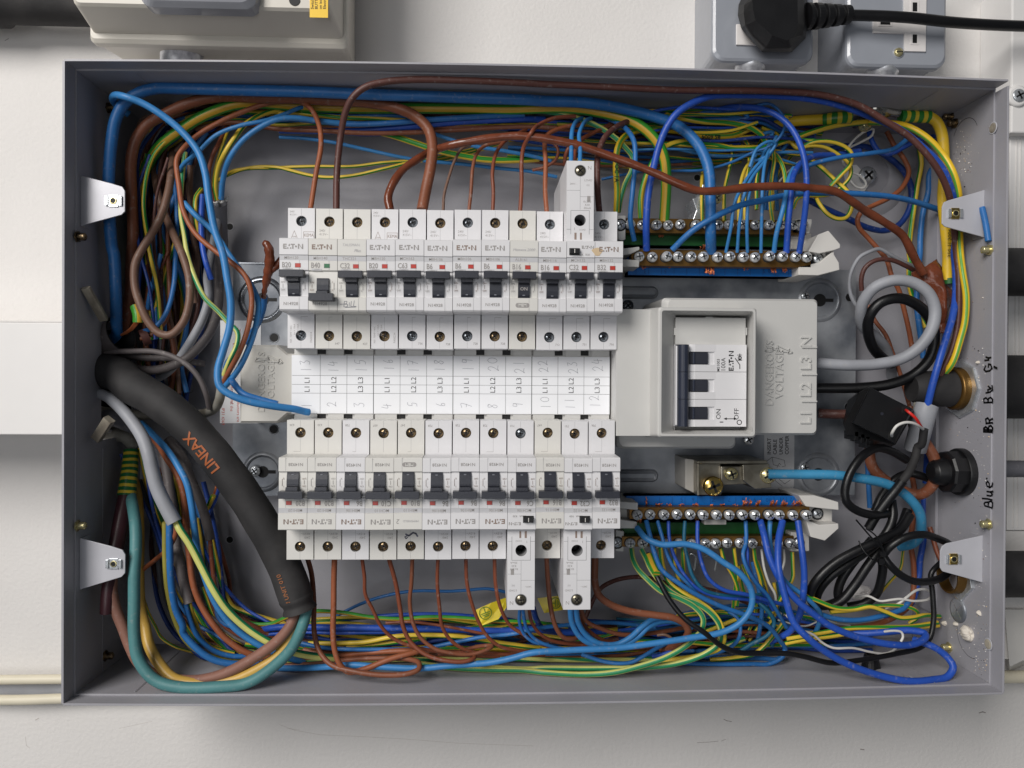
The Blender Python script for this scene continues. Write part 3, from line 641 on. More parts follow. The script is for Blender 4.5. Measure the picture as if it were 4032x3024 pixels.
# ------------------------------------------------------------------ breakers
PIT=18.0
def bpos(i,row):                            # centre of the nose, in the wall frame
    if row=='T': a=at(1157,1082,115); b=at(2397,1092,115)
    else: a=at(1153,1943,115); b=at(2387,1943,115)
    t=i/11; return (a[0]+(b[0]-a[0])*t,a[1]+(b[1]-a[1])*t)
HN=115.0; HS=96.0
def screw_in(body_parent,po,y,m,ang,r=3.25,x=0,h=HS-2.0):
    mb=MB(); cross_screw(mb,(x,y,h),r,m,ang=ang,dome=.5,sw=.11,slotm='screw_slot'); return mb.build("terminal_screw",body_parent,porigin=(0,0,0))
def breaker(i,row,rating,code,brand,flag="flag_red",off=False,rcbo=False,low="N14928",date="728",aged=False,kema=False,volt=True,smark=None,stain=False):
    T_=row=='T'; bx,by=bpos(i,row)
    nm="residual_current_breaker" if rcbo else "circuit_breaker"
    E=bpy.data.objects.new(nm,None); COL.objects.link(E); E.location=wl((bx,by+random.Random(i*31+(5 if T_ else 9)).uniform(-.35,.35),0)); E.empty_display_size=.01
    if not T_: E.rotation_euler=(0,pi,0)
    rnd=random.Random(i*7+(0 if T_ else 100)); W="breaker_white_aged" if aged else "breaker_white"
    x0,x1=-PIT/2+.13,PIT/2-.13; mb=MB()
    dy=rnd.uniform(-.25,.25); 
    top=22.8
    # profile of the nose (y, h), from the inner step to the outer step
    prof=[(-22.9,96.3),(-22.5,HN-.9),(-21.6,HN),(-13.9,HN+.15),(-13.2,HN-1.3),(-8,HN-.6),(-3,HN-.7),(2.4,HN-1.3),(3.1,HN-.1),(9.0,HN),(9.05,HN+.0),(12.2,HN+.0),(12.5,HN+.7),(22.4,HN+.9),(22.9,HN+.2),(23.0,96.3)]
    L0=[(x0,y,h) for y,h in prof]; L1=[(x1,y,h) for y,h in prof]; n=len(prof)
    fs=[(k,k+1,n+k+1,n+k) for k in range(n-1)]
    mb.add(L0+L1,[(a,d,c,b) for a,b,c,d in fs],W)
    mb.add(L0,[tuple(range(n))],W); mb.add(L1,[tuple(range(n-1,-1,-1))],W)
    yo=46.0; yi=-45.1
    # terminal shoulders
    def shoulder(ya,yb,cy,hh,cx=0,hole=3.45):
        mb.holeplate(x0+.25,x1-.25,ya,yb,hh,cx,cy,hole,W,depth=7,inner=W)
        mb.cyl((cx,cy,hh-7),(cx,cy,hh-6.9),hole,"slot_dark")
        v=[(x0+.25,ya),(x1-.25,ya),(x1-.25,yb),(x0+.25,yb)]
        mb.add([(x,y,hh) for x,y in v]+[(x,y,22) for x,y in v],[(0,4,5,1),(1,5,6,2),(2,6,7,3),(3,7,4,0)],W)
    shoulder(yi,-22.7,-36.9,HS)
    if not rcbo: shoulder(22.9,yo,37.6,HS)
    else:
        hr=111; X0,X1=x0+.1,x1-.1
        mb.box(X0,X1,43.5,75,26,hr,W); mb.holeplate(X0,X1,22.9,43.5,hr,0,37.0,3.7,W,depth=16,inner="breaker_seam"); mb.cyl((0,37,hr-16),(0,37,hr-15.8),3.7,"slot_dark")
        for xx in (X0,X1): mb.box(xx-(0 if xx<0 else .2),xx+(.2 if xx<0 else 0),22.9,43.5,26,hr-.02,W)
        for (a,b2,c2,d2) in ((-6,43.1,6,43.4),(-6.1,28,-5.8,43.2),(5.8,28,6.1,43.2),(-.1,43.8,.1,66),(-8.7,56,.1,56.2),(.1,52,8.7,52.2),(-8.7,31,-5.8,31.3),(5.8,31,8.7,31.2)): mb.box(a,c2,b2,d2,hr-.1,hr+.03,"breaker_seam")
        mb.box(4.5,6.6,49,52.6,hr-.1,hr+.06,"print_grey")
        mb.box(-3.6,-2.2,24.6,29,hr-.1,hr+.06,"print_brown"); mb.box(.0,1.2,24.6,29,hr-.1,hr+.06,"print_brown")
        mb.text("N",6.0,70.5,hr+.06,3.4,"print_grey",align='CENTER'); mb.text("LOAD",5.2,62.6,hr+.06,1.9,"print_grey",align='CENTER'); mb.text("(v)",5.0,59.6,hr+.06,1.8,"print_grey",align='CENTER')
        mb.text("240V~",-4.6,60.2,hr+.06,1.6,"print_grey",align='CENTER')
        for k,t in enumerate(("RCBO","R30","30mA")): mb.text(t,4.6,48.8-2.0*k,hr+.06,1.9,"print_grey",align='CENTER')
        mb.text("1",-3.6,31.4,hr+.06,2.4,"print_grey",align='CENTER'); mb.text("LOAD",1.6,30.9,hr+.06,1.5,"print_grey",align='CENTER')
        mb.rings((0,68.7,hr-.02),[(3.9,0),(3.8,.12),(3.55,.12)],"breaker_seam",cap1=False)
        mb.cyl((0,68.7,hr-.1),(0,68.7,hr+.04),3.5,"slot_dark")
    # parting lines of the moulding
    for (a,b2) in ((yi+.2,-40.6),(-33.3,-24.5)): mb.box(-.07,.07,a,b2,HS-.1,HS+.03,"breaker_seam")
    sx=rnd.choice((-.0,2.2,-2.)); mb.box(0,sx+2.2,-24.7,-24.5,HS,HS+.04,"print_grey")
    if not rcbo:
        for (a,b2) in ((23.2,34),(41.2,yo-.3)): mb.box(-.07,.07,a,b2,HS-.1,HS+.03,"breaker_seam")
    sx=3.9+rnd.uniform(-.6,.6); mb.box(sx-.06,sx+.06,-22.6,-14,HN,HN+.22,"breaker_seam"); mb.box(sx-.06,sx+.06,3.3,12,HN-.3,HN+.06,"breaker_seam")
    # printing
    hp=HN+.12; pg="print_brown" if rnd.random()<.45 else "print_grey"
    mb.box(x0,x1,9.1,12.15,HN-.4,HN+.08,"stripe_grey")
    mb.text(code,-1.6,10.6,HN+.13,2.6,"print_grey",align='CENTER',sx=.95,bold=.01)
    mb.text(rating,-7.5,6.0,HN+.1,4.7,"print_grey",sx=.78,bold=.02)
    mb.add([(a,b2,HN+.08) for a,b2 in ((-7,2.9),(-.8,2.9),(-.8,4.1),(-7,4.1))],[(0,1,2,3)],"stripe_grey")
    mb.text("10000",-3.9,3.5,HN+.12,1.4,"print_grey",align='CENTER'); mb.text("ON",-6.9,-4.6,HN-.3,1.5,pg,align='CENTER'); mb.text("OFF",-6.9,-9.4,HN-.3,1.5,pg,align='CENTER')
    mb.box(-6.95,-6.8,-8.2,-5.7,HN-.6,HN-.35,pg); mb.box(6.7,6.85,-9,-4.6,HN-.6,HN-.3,pg); mb.text("I",5.9,-4.4,HN-.3,1.6,pg,align='CENTER'); mb.text("0",5.9,-9.4,HN-.3,1.6,pg,align='CENTER')
    if low=="MEM":
        mb.loft([rr(-5.2,-19.7,3.6,-16.7,1.4,HN+.05),rr(-5.2,-19.7,3.6,-16.7,1.4,HN+.12)],"print_grey"); mb.text("MEM",-.8,-18.2,HN+.2,2.5,W,align='CENTER',bold=.03)
    elif low=="BILL":
        for st in (((-7,-17.9),(-4.8,-17.8)),((-4.9,-19.4),(-4.6,-16.2),(-3,-16),(-3.2,-17.6),(-4.6,-17.8),(-2.6,-18),(-2.8,-19.5),(-4.9,-19.6)),((-1.5,-16.8),(-1.6,-19.2)),((-.2,-16),(-.6,-19.2),(.6,-19.3)),((1.6,-15.6),(1.1,-19.2),(2.8,-19.2)),((-4,-19.9),(2.5,-19.6))):
            mb.stroke(st,.25,"marker_soft",lambda X,Y:(X,Y,HN+.25))
    else: mb.text(low,-1.8,-18.2+rnd.uniform(-.4,.4),HN+.22,2.8,"print_grey",align='CENTER',sx=1.0,bold=.01)
    ys=17.6; hh=HN+.95; bb="print_brown" if rnd.random()<.35 else "print_grey"
    if rcbo:
        logo(mb,4.4,18.9,hh,1.9,"print_grey"); mb.text("30mA   R30",-.2 if 0 else 1.5,14.1,hh,1.7,"print_grey",align='CENTER')
    elif brand=="EATON": logo(mb,-.6+rnd.uniform(-.5,.5),ys,hh,3.1,bb)
    elif brand=="TALISMAN": mb.text("TALISMAN",-.4,19.1,hh,2.4,"stripe_grey2",align='CENTER',sx=.95); mb.text("Plus",3.4,15.6,hh,2.6,"stripe_grey2",align='CENTER',shear=.3)
    elif brand=="MEMERA": mb.text("Memera 2000",-.2,16.8,hh,2.5,"stripe_grey2",align='CENTER',shear=.25)
    elif brand=="S2": mb.text("MEMSHIELD",-2,17.2,hh,1.9,"stripe_grey2",align='CENTER',shear=.2); mb.text("2",6,17.4,hh,4.2,"print_grey",align='CENTER',shear=.2)
    if stain: mb.add([(-7.5+3.2*cos(t)*(1+.3*sin(3*t)),16+2.6*sin(t),HN+.93) for t in [k*.4 for k in range(15)]],[tuple(range(15))],"stain_tan")
    hs=HS+.06
    if not rcbo and volt and not kema: mb.text("240/",-6.5,31.6,hs,2.2,"print_grey"); mb.text("415V~",-6.5,29.2,hs,2.2,"print_grey")
    if kema:
        mb.text("240/",-7.6,43.6,hs,1.8,"print_grey"); mb.text("415V~",-7.6,41.6,hs,1.8,"print_grey"); 
        mb.stroke(((-6.6,26.0),(-2.4,26.0),(-4.5,31.2),(-6.6,26.0)),.22,"print_brown",lambda X,Y:(X,Y,hs))
        mb.text("OVE",-4.5,27.3,hs,1.3,"print_brown",align='CENTER'); mb.stroke(((1.4,26.0),(8.2,26.0),(8.2,30.6),(1.4,30.6),(1.4,26.0)),.22,"print_brown",lambda X,Y:(X,Y,hs)); mb.text("KEMA",4.8,28.3,hs,3.0,"print_brown",align='CENTER',sx=.8)
        for k,t in enumerate(("REF. TEMP +40C","Icn = 10kA","Ics = 7.5kA")): mb.text(t,-6.4+2.2*k,-33 if k else -36,hs,1.6,"print_grey",rot=90,align='CENTER')
        mb.text("FA00234",6.6,-38,hs,1.9,"print_grey",rot=90,align='CENTER')
    mb.text(date,5.4,-41.9,hs,2.0,"print_grey",align='CENTER',bold=.01)
    if smark:
        mb.stroke(((-4.5,31.0),(-3.4,29.2),(-1.6,28.6),(-.2,29.6),(1.2,30.6),(3.2,29.6)),1.1,"marker_soft",lambda X,Y:(X,Y,hs)); mb.stroke(((2,31.6),(3.0,32.6),(3.8,31.4),(2.4,30.6)),.7,"marker_soft",lambda X,Y:(X,Y,hs))
    # plaster dust specks
    for k in range(rnd.randint(2,5) if i<8 else rnd.randint(14,26)):
        px=rnd.uniform(-8,8);py=rnd.choice((rnd.uniform(-44,-24),rnd.uniform(-21,-15),rnd.uniform(13,22),rnd.uniform(24,44))); 
        if rcbo and py>23: continue
        H=HS+.05 if (py<-22 or py>23) else (HN+1.0 if py>12.5 else HN+.2); r=rnd.uniform(.07,.2)
        if (px*px+(py+36.9)**2)<17 or (px*px+(py-37.6)**2)<17: continue
        mb.cyl((px,py,H-.1),(px,py,H+r*.7),r,"dust_white",r1=r*.5,n=6)
    mb.build("case",E,bevel=.16)
    sm=rnd.choice(("dark_screw","dark_screw","aged_screw")) if not aged else "aged_screw"
    screw_in(E,None,-36.9,sm,rnd.uniform(0,1.5))
    if rcbo: screw_in(E,None,68.7,"aged_zinc",.1 if i==8 else .8,r=3.35,h=111+.2); screw_in(E,None,37,"slot_dark",.3,h=111-13)
    else: screw_in(E,None,37.6,sm,rnd.uniform(0,1.5))
    mb=MB(); mb.box(.6,4.3,4.5,7.3,HN-.2,HN+.06,"print_grey"); mb.box(.8,4.1,4.7,7.1,HN,HN+.16,flag); mb.build("status_flag",E)
    # toggle: barrel in its slot and the wide finger bar
    mb=MB(); P=[(-13.7,HN-.8),(-12,HN+.2),(-9,HN+.9),(-6,HN+1.1),(-3.2,HN+.9),(-1.9,HN+.4)]
    s=1
    for k in range(len(P)-1):
        a,b2=P[k],P[k+1]; mb.add([(-3.7,a[0],a[1]),(3.7,a[0],a[1]),(3.7,b2[0],b2[1]),(-3.7,b2[0],b2[1])],[(0,1,2,3)],"handle")
    for xx in (-3.7,3.7): mb.add([(xx,y,h) for y,h in P]+[(xx,-1.9,HN-2),(xx,-13.7,HN-2)],[tuple(range(8)) if xx<0 else tuple(range(7,-1,-1))],"handle")
    if off: mb.box(-7.5,7.5,-16.6,-11.9,HN+1.2,HN+6.8,"handle"); mb.box(-3.5,3.5,-13.6,-10.2,HN-1,HN+4,"handle"); mb.box(-3.55,3.55,-9.8,-9.4,HN+.8,HN+1.5,"handle")
    else:
        mb.box(-7.5,7.5,-2.1,2.3,HN+1.2,HN+7.0,"handle"); mb.prism([(-3.6,-4.4),(3.6,-4.4),(3.9,-1.8),(-3.9,-1.8)],HN-1,HN+3.8,"handle")
        mb.box(-3.5,3.5,-5.1,-4.7,HN+.8,HN+1.6,"handle"); mb.loft([rr(-.9,-12.3,.9,-11.5,.35,HN+.1),rr(-.7,-12.2,.7,-11.6,.3,HN+.6)],"handle_dot")
        if low=="MEM" and T_: mb.text("ON",0,-8,HN+1.25,3.0,"print_grey",align='CENTER',bold=.02)
    mb.build("toggle",E,bevel=.45)
    if rcbo:
        mb=MB(); mb.box(-7.4,-.8,13.9,18.2,HN+.5,HN+1.4,"slot_dark"); mb.box(-7.1,-1.1,14.6,17.6,HN+1.4,HN+3.4,"black_plastic"); mb.box(-4.4,-4.0,14.8,17.4,HN+3.4,HN+3.5,"dust_white"); mb.build("test_button",E,bevel=.2)
    return E
mat("screw_slot",(30,30,32),.5,metal=.4); mat("dust_white",(232,228,222),.8); mat("stripe_grey2",(184,182,184),.6); mat("marker_soft",(96,98,116),.6); mat("stain_tan",(206,182,148),.6); mat("handle_dot",(120,122,130),.4); mat("aged_zinc",(150,144,126),.3,metal=.8,rgb2=(70,64,54),mix=(.35,.6),scale=250)
top=[("B20","MBH120","EATON",dict(kema=True,date="")),("B40","MBH140","EATON",dict(off=True,flag="flag_green",date="647",aged=True)),("C32","THC321","TALISMAN",dict(low="BILL",date="427",aged=True,volt=False)),
 ("B20","MBH120","EATON",dict(kema=True,date="")),("C63","MCH163","EATON",dict(date="736")),("B6","MBH106","EATON",{}),("B6","MBH106","EATON",{}),("B6","MBH106","EATON",{}),
 ("B16","ALB161","MEMERA",dict(low="MEM",date="",volt=False,aged=True)),("B16","MBH116","EATON",dict(date="712")),("C32","MCH132","EATON",dict(rcbo=True,date="731")),("B32","MBH132","EATON",dict(date="706",stain=True))]
bot=[("B20","MBH120","EATON",dict(date="630",aged=True)),("B20","MBH120","EATON",dict(date="630",aged=True)),("B6","MBH106","EATON",{}),("C10","MCH110","EATON",dict(date="607",aged=True)),("B10","MBH110","S2",dict(low="MEM",date="347",aged=True,volt=False,smark=True)),
 ("B6","MBH106","EATON",{}),("B6","MBH106","EATON",{}),("B6","MBH106","EATON",{}),("C6","MCH106","EATON",dict(rcbo=True,date="710")),("B16","MBH116","EATON",dict(date="647",aged=True)),("C32","MCH132","EATON",dict(rcbo=True,date="731")),("B32","MBH132","EATON",dict(date="706"))]
NUMW=dict(zip(range(1,25),'one two three four five six seven eight nine ten eleven twelve thirteen fourteen fifteen sixteen seventeen eighteen nineteen twenty twenty-one twenty-two twenty-three twenty-four'.split()))
desc_t={0:"beside the wrapped brown tape",1:"switched off with a green flag",2:"with BILL scrawled under its toggle",3:"with a KEMA mark, third from the switched off one's neighbour",4:"fed by the thickest brown cable",8:"with ON printed on its toggle",10:"tall residual current type",11:"with a tan stain at the end of the row"}
for row,data in (("T",top),("B",bot)):
    for i,(rt,cd,br,kw) in enumerate(data):
        E=breaker(i,row,rt,cd,br,**kw); num=(i+13) if row=="T" else i+1
        kind="residual current breaker" if kw.get("rcbo") else "breaker"; num=NUMW[num]
        ex={("T",1):", switched off with green flag",("T",2):", scrawled on under its toggle",("T",8):", ON printed on its toggle",("T",11):", stained, at the end of the row",("T",4):", fed by thick brown cable",
            ("B",4):", with marker squiggle on it",("T",10):", with tall module above",("B",8):", with tall module below",("B",10):", with tall module below"}.get((row,i),"")
        tag(E,"%s marked %s %s handwritten %s%s"%(kind,rt,"above" if row=="T" else "below",num,ex),"circuit breaker","upper row of breakers" if row=="T" else "lower row of breakers")

# ------------------------------------------------------------------ busbar cover with the written circuit card
HC=76.0
x0,y0,x1,y1=rect(1155,1372,2402,1655,HC)
BC=empty("busbar_cover",((x0+x1)/2,(y0+y1)/2,HP),"pale busbar cover carrying the handwritten circuit numbers, between the two breaker rows","busbar cover"); po=((x0+x1)/2,(y0+y1)/2,HP)
mb=MB(); ya=at(1700,1402,HC)[1]; yb=at(1700,1629,HC)[1]
mb.box(x0,x1,y0,y1,HP,HC-2.2,"cover_grey"); mb.box(x0-1.4,x1,yb-.4,ya+.4,HC-2.2,HC-.2,"cover_grey")
for k in range(12):
    cx0=x0+(x1-x0)*k/12; cw=(x1-x0)/12
    for (yy0,yy1) in ((ya+.4,y1-.4),(y0+.4,yb-.4)):
        g0=cx0+cw*.0+ (5.2 if k%3 else 3.0)*(1 if k else 1); g1=cx0+cw-(2.2 if (k+1)%3 else -2)
        mb.box(max(g0,cx0+2.0) if k%3 else cx0+1,min(g1,cx0+cw-.2),yy0,yy1,HC-2.2,HC-.6,"cover_grey")
        mb.box(cx0+cw-3.2,cx0+cw+3.4 if k<11 else cx0+cw-.5,yy0+.6,yy1,HC-2.1,HC-1.9,"slot_dark" if (k+1)%3 else "print_grey")
mb.build("cover_moulding",BC,porigin=po,bevel=.3)
mb=MB(); HCs=HC+.15
mb.box(x0-1.2,x1-.2,yb,ya,HC-.3,HCs,"paper"); cw=(x1-x0)/12; z=HCs+.05
l1=at(1700,1481,HC)[1]; l2=at(1700,1516,HC)[1]; l3=at(1700,1550,HC)[1]
for y in (l1,l2,l3): mb.box(x0-1,x1-.2,y-.09,y+.09,HCs,z,"print_black")
for k in range(1,12): 
    x=x0+cw*k; w=.09 if k%3 else .2; mb.box(x-w,x+w,yb,ya,HCs,z+.02,"print_black")
for k in range(12):
    x=x0+cw*(k+.52); t="L%d"%(k%3+1); mb.text(t,x,(l1+l2)/2,z,4.9,"print_black",rot=90,align='CENTER'); mb.text(t,x,(l2+l3)/2,z,4.9,"print_black",rot=90,align='CENTER')
DG={'0':[glyph_arc(.5,.5,.42,0,360,12)],'1':[[(.45,0),(.5,1)]],'2':[[(.1,.75),(.4,1),(.75,.8),(.6,.45),(.1,.05),(.3,.12),(.95,.05)]],'3':[[(.1,.95),(.7,.95),(.4,.6),(.75,.4),(.6,.08),(.1,.1)]],
 '4':[[(.3,1),(.1,.4),(.85,.45)],[(.65,.8),(.55,0)]],'5':[[(.85,1),(.35,.95),(.25,.55),(.7,.55),(.6,.1),(.1,.05)]],'6':[[(.6,1),(.25,.5),(.3,.08),(.7,.15),(.6,.45),(.3,.35)]],'7':[[(.1,.95),(.85,.95),(.35,0)],[(.25,.5),(.75,.5)]],
 '8':[[(.7,.85),(.3,.9),(.35,.6),(.7,.35),(.45,.03),(.15,.25),(.5,.55),(.8,.8),(.6,.95)]],'9':[[(.75,.9),(.3,.95),(.25,.6),(.7,.65),(.75,.9),(.6,0)]]}
rnd=random.Random(4)
def hand(num,x,y,sz):
    for j,ch in enumerate(str(num)):
        for st in DG[ch]:
            P=[]
            for a,b in spline([(p[0],p[1],0) for p in st],.12) and [(q.x,q.y) for q in spline([(p[0],p[1],0) for p in st],.12)]:
                a=(a*.62+j*.8)*sz; b=b*sz+a*.12; P.append((x-b*1.15+rnd.uniform(-.05,.05),y+a+rnd.uniform(-.05,.05)))
            mb.stroke(P,.24,"ink",lambda X,Y:(X,Y,z))
for k in range(12):
    hand(k+13,x0+cw*(k+.72+rnd.uniform(-.08,.08)),l1+2.0+rnd.uniform(0,2),6.2+rnd.uniform(-.5,.5)); 
    hand(k+1,x0+cw*(k+.68+rnd.uniform(-.06,.06)),yb+3.2+rnd.uniform(0,1.5),6.0+rnd.uniform(-.5,.4))
mb.build("circuit_card",BC,porigin=po)

# ------------------------------------------------------------------ warning label and left cover
x0,y0,x1,y1=rect(866,1262,948,1666,HP+.4); mb=MB(); mb.box(x0,x0+30,y0,y1,HP+.1,HP+.4,"paper")
for k,(t,u,v) in enumerate((("To ensure",940,1330),("that the cables",922,1400),("tightened and",914,1545),("conductors are",938,1610),("at the",912,1600),("IP31 4369",878,1640))):
    p=at(u,v,HP+.5); mb.text(t,p[0],p[1],HP+.5,3.2,"red_print",rot=-90,align='CENTER')
mb.build("warning_label",label="white label with small red text half hidden under the beige end cover",cat="label")
def bolt(cx,cy,s,rot,h,m,mb,d=.5):          # outlined lightning arrow
    c,q=cos(radians(rot)),sin(radians(rot)); f=lambda X,Y:(cx+X*c-Y*q,cy+X*q+Y*c,h+d)
    P=[(-4,6),(1.2,-.5),(-.6,-.2),(2.6,-7),(1.4,-6.6),(3.0,-8.8),(4.2,-6.3),(3.2,-6.5),(2.6,.8),(.8,.6),(-1.6,6.2),(-4,6)]
    Q=[f(a*s,b*s) for a,b in P]
    for A,B in zip(Q,Q[1:]):
        dx,dy=B[0]-A[0],B[1]-A[1]; L=sqrt(dx*dx+dy*dy) or 1; nx,ny=-dy/L*.4,dx/L*.4
        mb.prism([(A[0]-nx,A[1]-ny),(B[0]-nx,B[1]-ny),(B[0]+nx,B[1]+ny),(A[0]+nx,A[1]+ny)],h-.05,h+.9,m)
mat("cover_shade",(176,173,167),.5)  # plain warm grey of the bar clip and the clamp's side block
h=62; x0,y0,x1,y1=rect(938,1354,1180,1670,h); c1=at(1118,0,h)[0]
mb=MB(); poly=lambda d,hh:[(x0+d,y0+d,hh),(c1-4,y0+d,hh),(c1+3,y0+6+d,hh),(x1+18,y0+6+d,hh),(x1+18,y1-6-d,hh),(c1+3,y1-6-d,hh),(c1-4,y1-d,hh),(x0+d,y1-d,hh)]
mb.loft([poly(0,HP+1),poly(.8,h-2),poly(2.2,h)],"cover_beige")
p=at(1030,1560,h); mb.text("DANGEROUS",p[0],at(0,1620,h)[1],h,7.0,"cover_beige",rot=90,depth=.5); p=at(1073,0,h); mb.text("VOLTAGE",p[0],at(0,1588,h)[1],h,7.0,"cover_beige",rot=90,depth=.5)
p=at(1052,1418,h); bolt(p[0],p[1],1.15,62,h,"cover_beige",mb)
smp("end_cover",mb,"beige cover reading DANGEROUS VOLTAGE, crossed by blue wires beside the breakers","cover",bevel=.7)

# ------------------------------------------------------------------ main isolator and its cover
IC=empty("isolator_cover",at(2800,1450,HP),"large pale cover round the main switch, raised DANGEROUS VOLTAGE and phase letters on it","cover"); po=at(2800,1450,HP)
mb=MB()
hb=84; xa,ya_,xb,yb_=rect(2640,1171,3232,1719,hb)
mb.loft([rr(xa-6,ya_,xb,yb_,3,HP+1),rr(xa-6,ya_+1,xb-1,yb_-1,3,hb-3),rr(xa-2,ya_+2.6,xb-2.6,yb_-2.6,3,hb)],"cover_grey")
h2=95; xc,yc,xd,yd=rect(2425,1219,2660,1716,h2); 
mb.box(xc,xd,yc,yd,HP+1,h2,"cover_grey"); 
xc2,yc2,xd2,yd2=rect(2430,1640,2902,1767,78); mb.loft([rr(xc2,yc2,xd2,yd2,4,HP+2),rr(xc2,yc2,xd2,yd2,4,75),rr(xc2+1.5,yc2+1.5,xd2-1.5,yd2,4,78)],"cover_grey")
ht=112; O=rect(2590,1212,2981,1722,ht); I0=rect(2612,1233,2962,1702,ht); I1=rect(2649,1243,2947,1695,98)
def R4(r,h,q=2): return rr(r[0],r[1],r[2],r[3],q,h)
mb.loft([rr(O[0]-3,O[1]-2,O[2]+2,O[3]+2,2,hb-4),R4(O,ht-1.2),rr(O[0]+.9,O[1]+.9,O[2]-.9,O[3]-.9,2,ht),rr(O[0]+2.2,O[1]+2.2,O[2]-2.2,O[3]-2.2,1.5,ht),R4(I1,98,1.2),R4(I1,80,1.2)],"cover_grey",cap0=False,cap1=False)
# raised lettering
mb_c=mb; mb=MB()
p=at(3028,1585,hb); mb.text("DANGEROUS",at(3040,0,hb)[0],at(0,1586,hb)[1],hb,7.6,"cover_grey",rot=90,depth=.9,sx=.98); mb.text("VOLTAGE",at(3078,0,hb)[0],at(0,1556,hb)[1],hb,7.6,"cover_grey",rot=90,depth=.9)
p=at(3058,1378,hb); bolt(p[0],p[1],1.15,62,hb,"cover_grey",mb)
for t,v in (("L1",1632),("L2",1520),("L3",1410),("N",1322)): mb.text(t,at(3184,0,hb)[0],at(0,v,hb)[1],hb,10.5,"cover_grey",rot=90,align='CENTER',depth=1.1)
for v in (1580,1474,1367): 
    for dx in (0,): a=at(3156,v,hb); c=at(3215,v,hb); mb.box(a[0],c[0],a[1]-.5,a[1]+.5,hb,hb+1.1,"cover_grey")
mb.build("raised_lettering",IC,porigin=po); mb=mb_c
for u,v,r in ((2583,1263,2.6),(2585,1280,1.7),(2586,1447,.8),(2587,1534,1.1),(2581,1568,.7),(2590,1600,.5)):
    p=at(u,v,h2); mb.rings((p[0],p[1],h2),[(r,0),(r*.7,.9)],"plaster",n=7)
for k in range(150):
    u=rnd.uniform(2568,2600) if k%3 else rnd.uniform(2402,2425); v=rnd.uniform(1360,1700); p=at(u,v,h2 if k%3 else 77); 
    if k%3==0 : continue
    mb.cyl((p[0],p[1],h2-.05),(p[0],p[1],h2+.12),rnd.uniform(.08,.22),"dust_white" if k%5 else "stain_tan",n=5)
mb.build("cover_moulding",IC,porigin=po,bevel=.7)
# blanking panel and dark reveal
hi=99; B_=rect(2660,1252,2937,1357,hi); mb=MB(); mb.box(I1[0]-.5,I1[2]+.5,I1[1]-.5,I1[3]+.5,76,77,"slot_dark"); mb.box(B_[0],B_[2],B_[1],B_[3],78,hi,"cover_grey")
for (u0,v0,u1,v1) in ((2778,1247,2808,1253),(2654,1290,2661,1320),(2936,1290,2943,1320)): r=rect(u0,v0,u1,v1,hi-.6); mb.box(*[r[0],r[2],r[1],r[3]],90,hi-.6,"cover_grey")
mb.build("blanking_plate",IC,porigin=po,bevel=.3)
SW=empty("main_switch",at(2800,1520,HP),"three pole main switch rated 100A with one long dark handle, inside the pale cover","switch"); po=at(2800,1520,HP)
hf=101; mb=MB(); r=rect(2657,1357,2940,1680,hf); ph=(r[3]-r[1])/3
mb.box(r[0],r[2],r[1],r[3],78,hf-4.5,"breaker_white")
xs=at(2716,0,hf)[0]; xt=at(2822,0,hf)[0]; xst=at(2795,0,hf)[0]; xm=at(2779,0,hf)[0]
for k in range(3):
    t=r[3]-k*ph; bq=t-ph; s0=t-ph*.27; s1=t-ph*.74
    mb.box(xt,r[2],bq+.12,t-.12,hf-4.5,hf,"breaker_white")                                   # printed face
    for (ya2,yb2) in ((t-.12,s0),(s1,bq+.12)):                                           # rounded shoulders either side of the slot
        P=[(xs,hf-4.5),(xs,hf+.4),(xs+3,hf+1.3),(xm-6,hf+1.5),(xm+1,hf+.8),(xt+1,hf)]
        mb.loft([[(x,ya2,h) for x,h in P]+[(xt+1,ya2,hf-4.5)],[(x,yb2,h) for x,h in P]+[(xt+1,yb2,hf-4.5)]],"breaker_white",cap0=True,cap1=True)
    mb.box(xst,xt,s1,s0,hf-4.5,hf-.8,"breaker_white")
    mb.box(r[0],xs,bq+.1,bq+.25,hf-4.5,hf-4.3,"breaker_seam")
z=hf+.06
mb.text("MS1003",at(2838,0,hf)[0],at(0,1421,hf)[1],z,2.6,"print_black",rot=90,align='CENTER',bold=.01); mb.text("100A",at(2858,0,hf)[0],at(0,1419,hf)[1],z,4.2,"print_black",rot=90,align='CENTER')
p=at(2879,1421,hf); logo(mb,p[0],p[1],z,3.3,"print_black",rot=90)
def seg(u0,v0,u1,v1,w=.55): mb.stroke([at(u0,v0,hf)[:2],at(u1,v1,hf)[:2]],w,"print_black",lambda X,Y:(X,Y,z))
seg(2913,1452,2913,1437); seg(2913,1437,2895,1411); seg(2913,1419,2913,1393); seg(2905,1418,2921,1418); p=at(2913,1409,hf); mb.stroke([(p[0]+1.1*cos(t*.6),p[1]+1.1*sin(t*.6)) for t in range(12)],.5,"print_black",lambda X,Y:(X,Y,z)); seg(2903,1398,2921,1398,.4)
mb.text("ON",at(2840,0,hf)[0],at(0,1621,hf)[1],z,4.4,"print_black",rot=90,align='CENTER'); mb.text("OFF",at(2911,0,hf)[0],at(0,1621,hf)[1],z,4.4,"print_black",rot=90,align='CENTER')
seg(2835,1662,2847,1662,.6); seg(2855,1649,2897,1649,.5); 
for u,s in ((2849,1),(2902,-1)): a=at(u,1649,hf); mb.add([(a[0],a[1],z),(a[0]+s*2.1,a[1]-.9,z),(a[0]+s*2.1,a[1]+.9,z)],[(0,1,2)],"print_black")
p=at(2911,1663,hf); mb.stroke([(p[0]+1.5*cos(t*.5),p[1]+1.5*sin(t*.5)) for t in range(14)],.5,"print_black",lambda X,Y:(X,Y,z))
mb.build("switch_body",SW,porigin=po,bevel=.3)
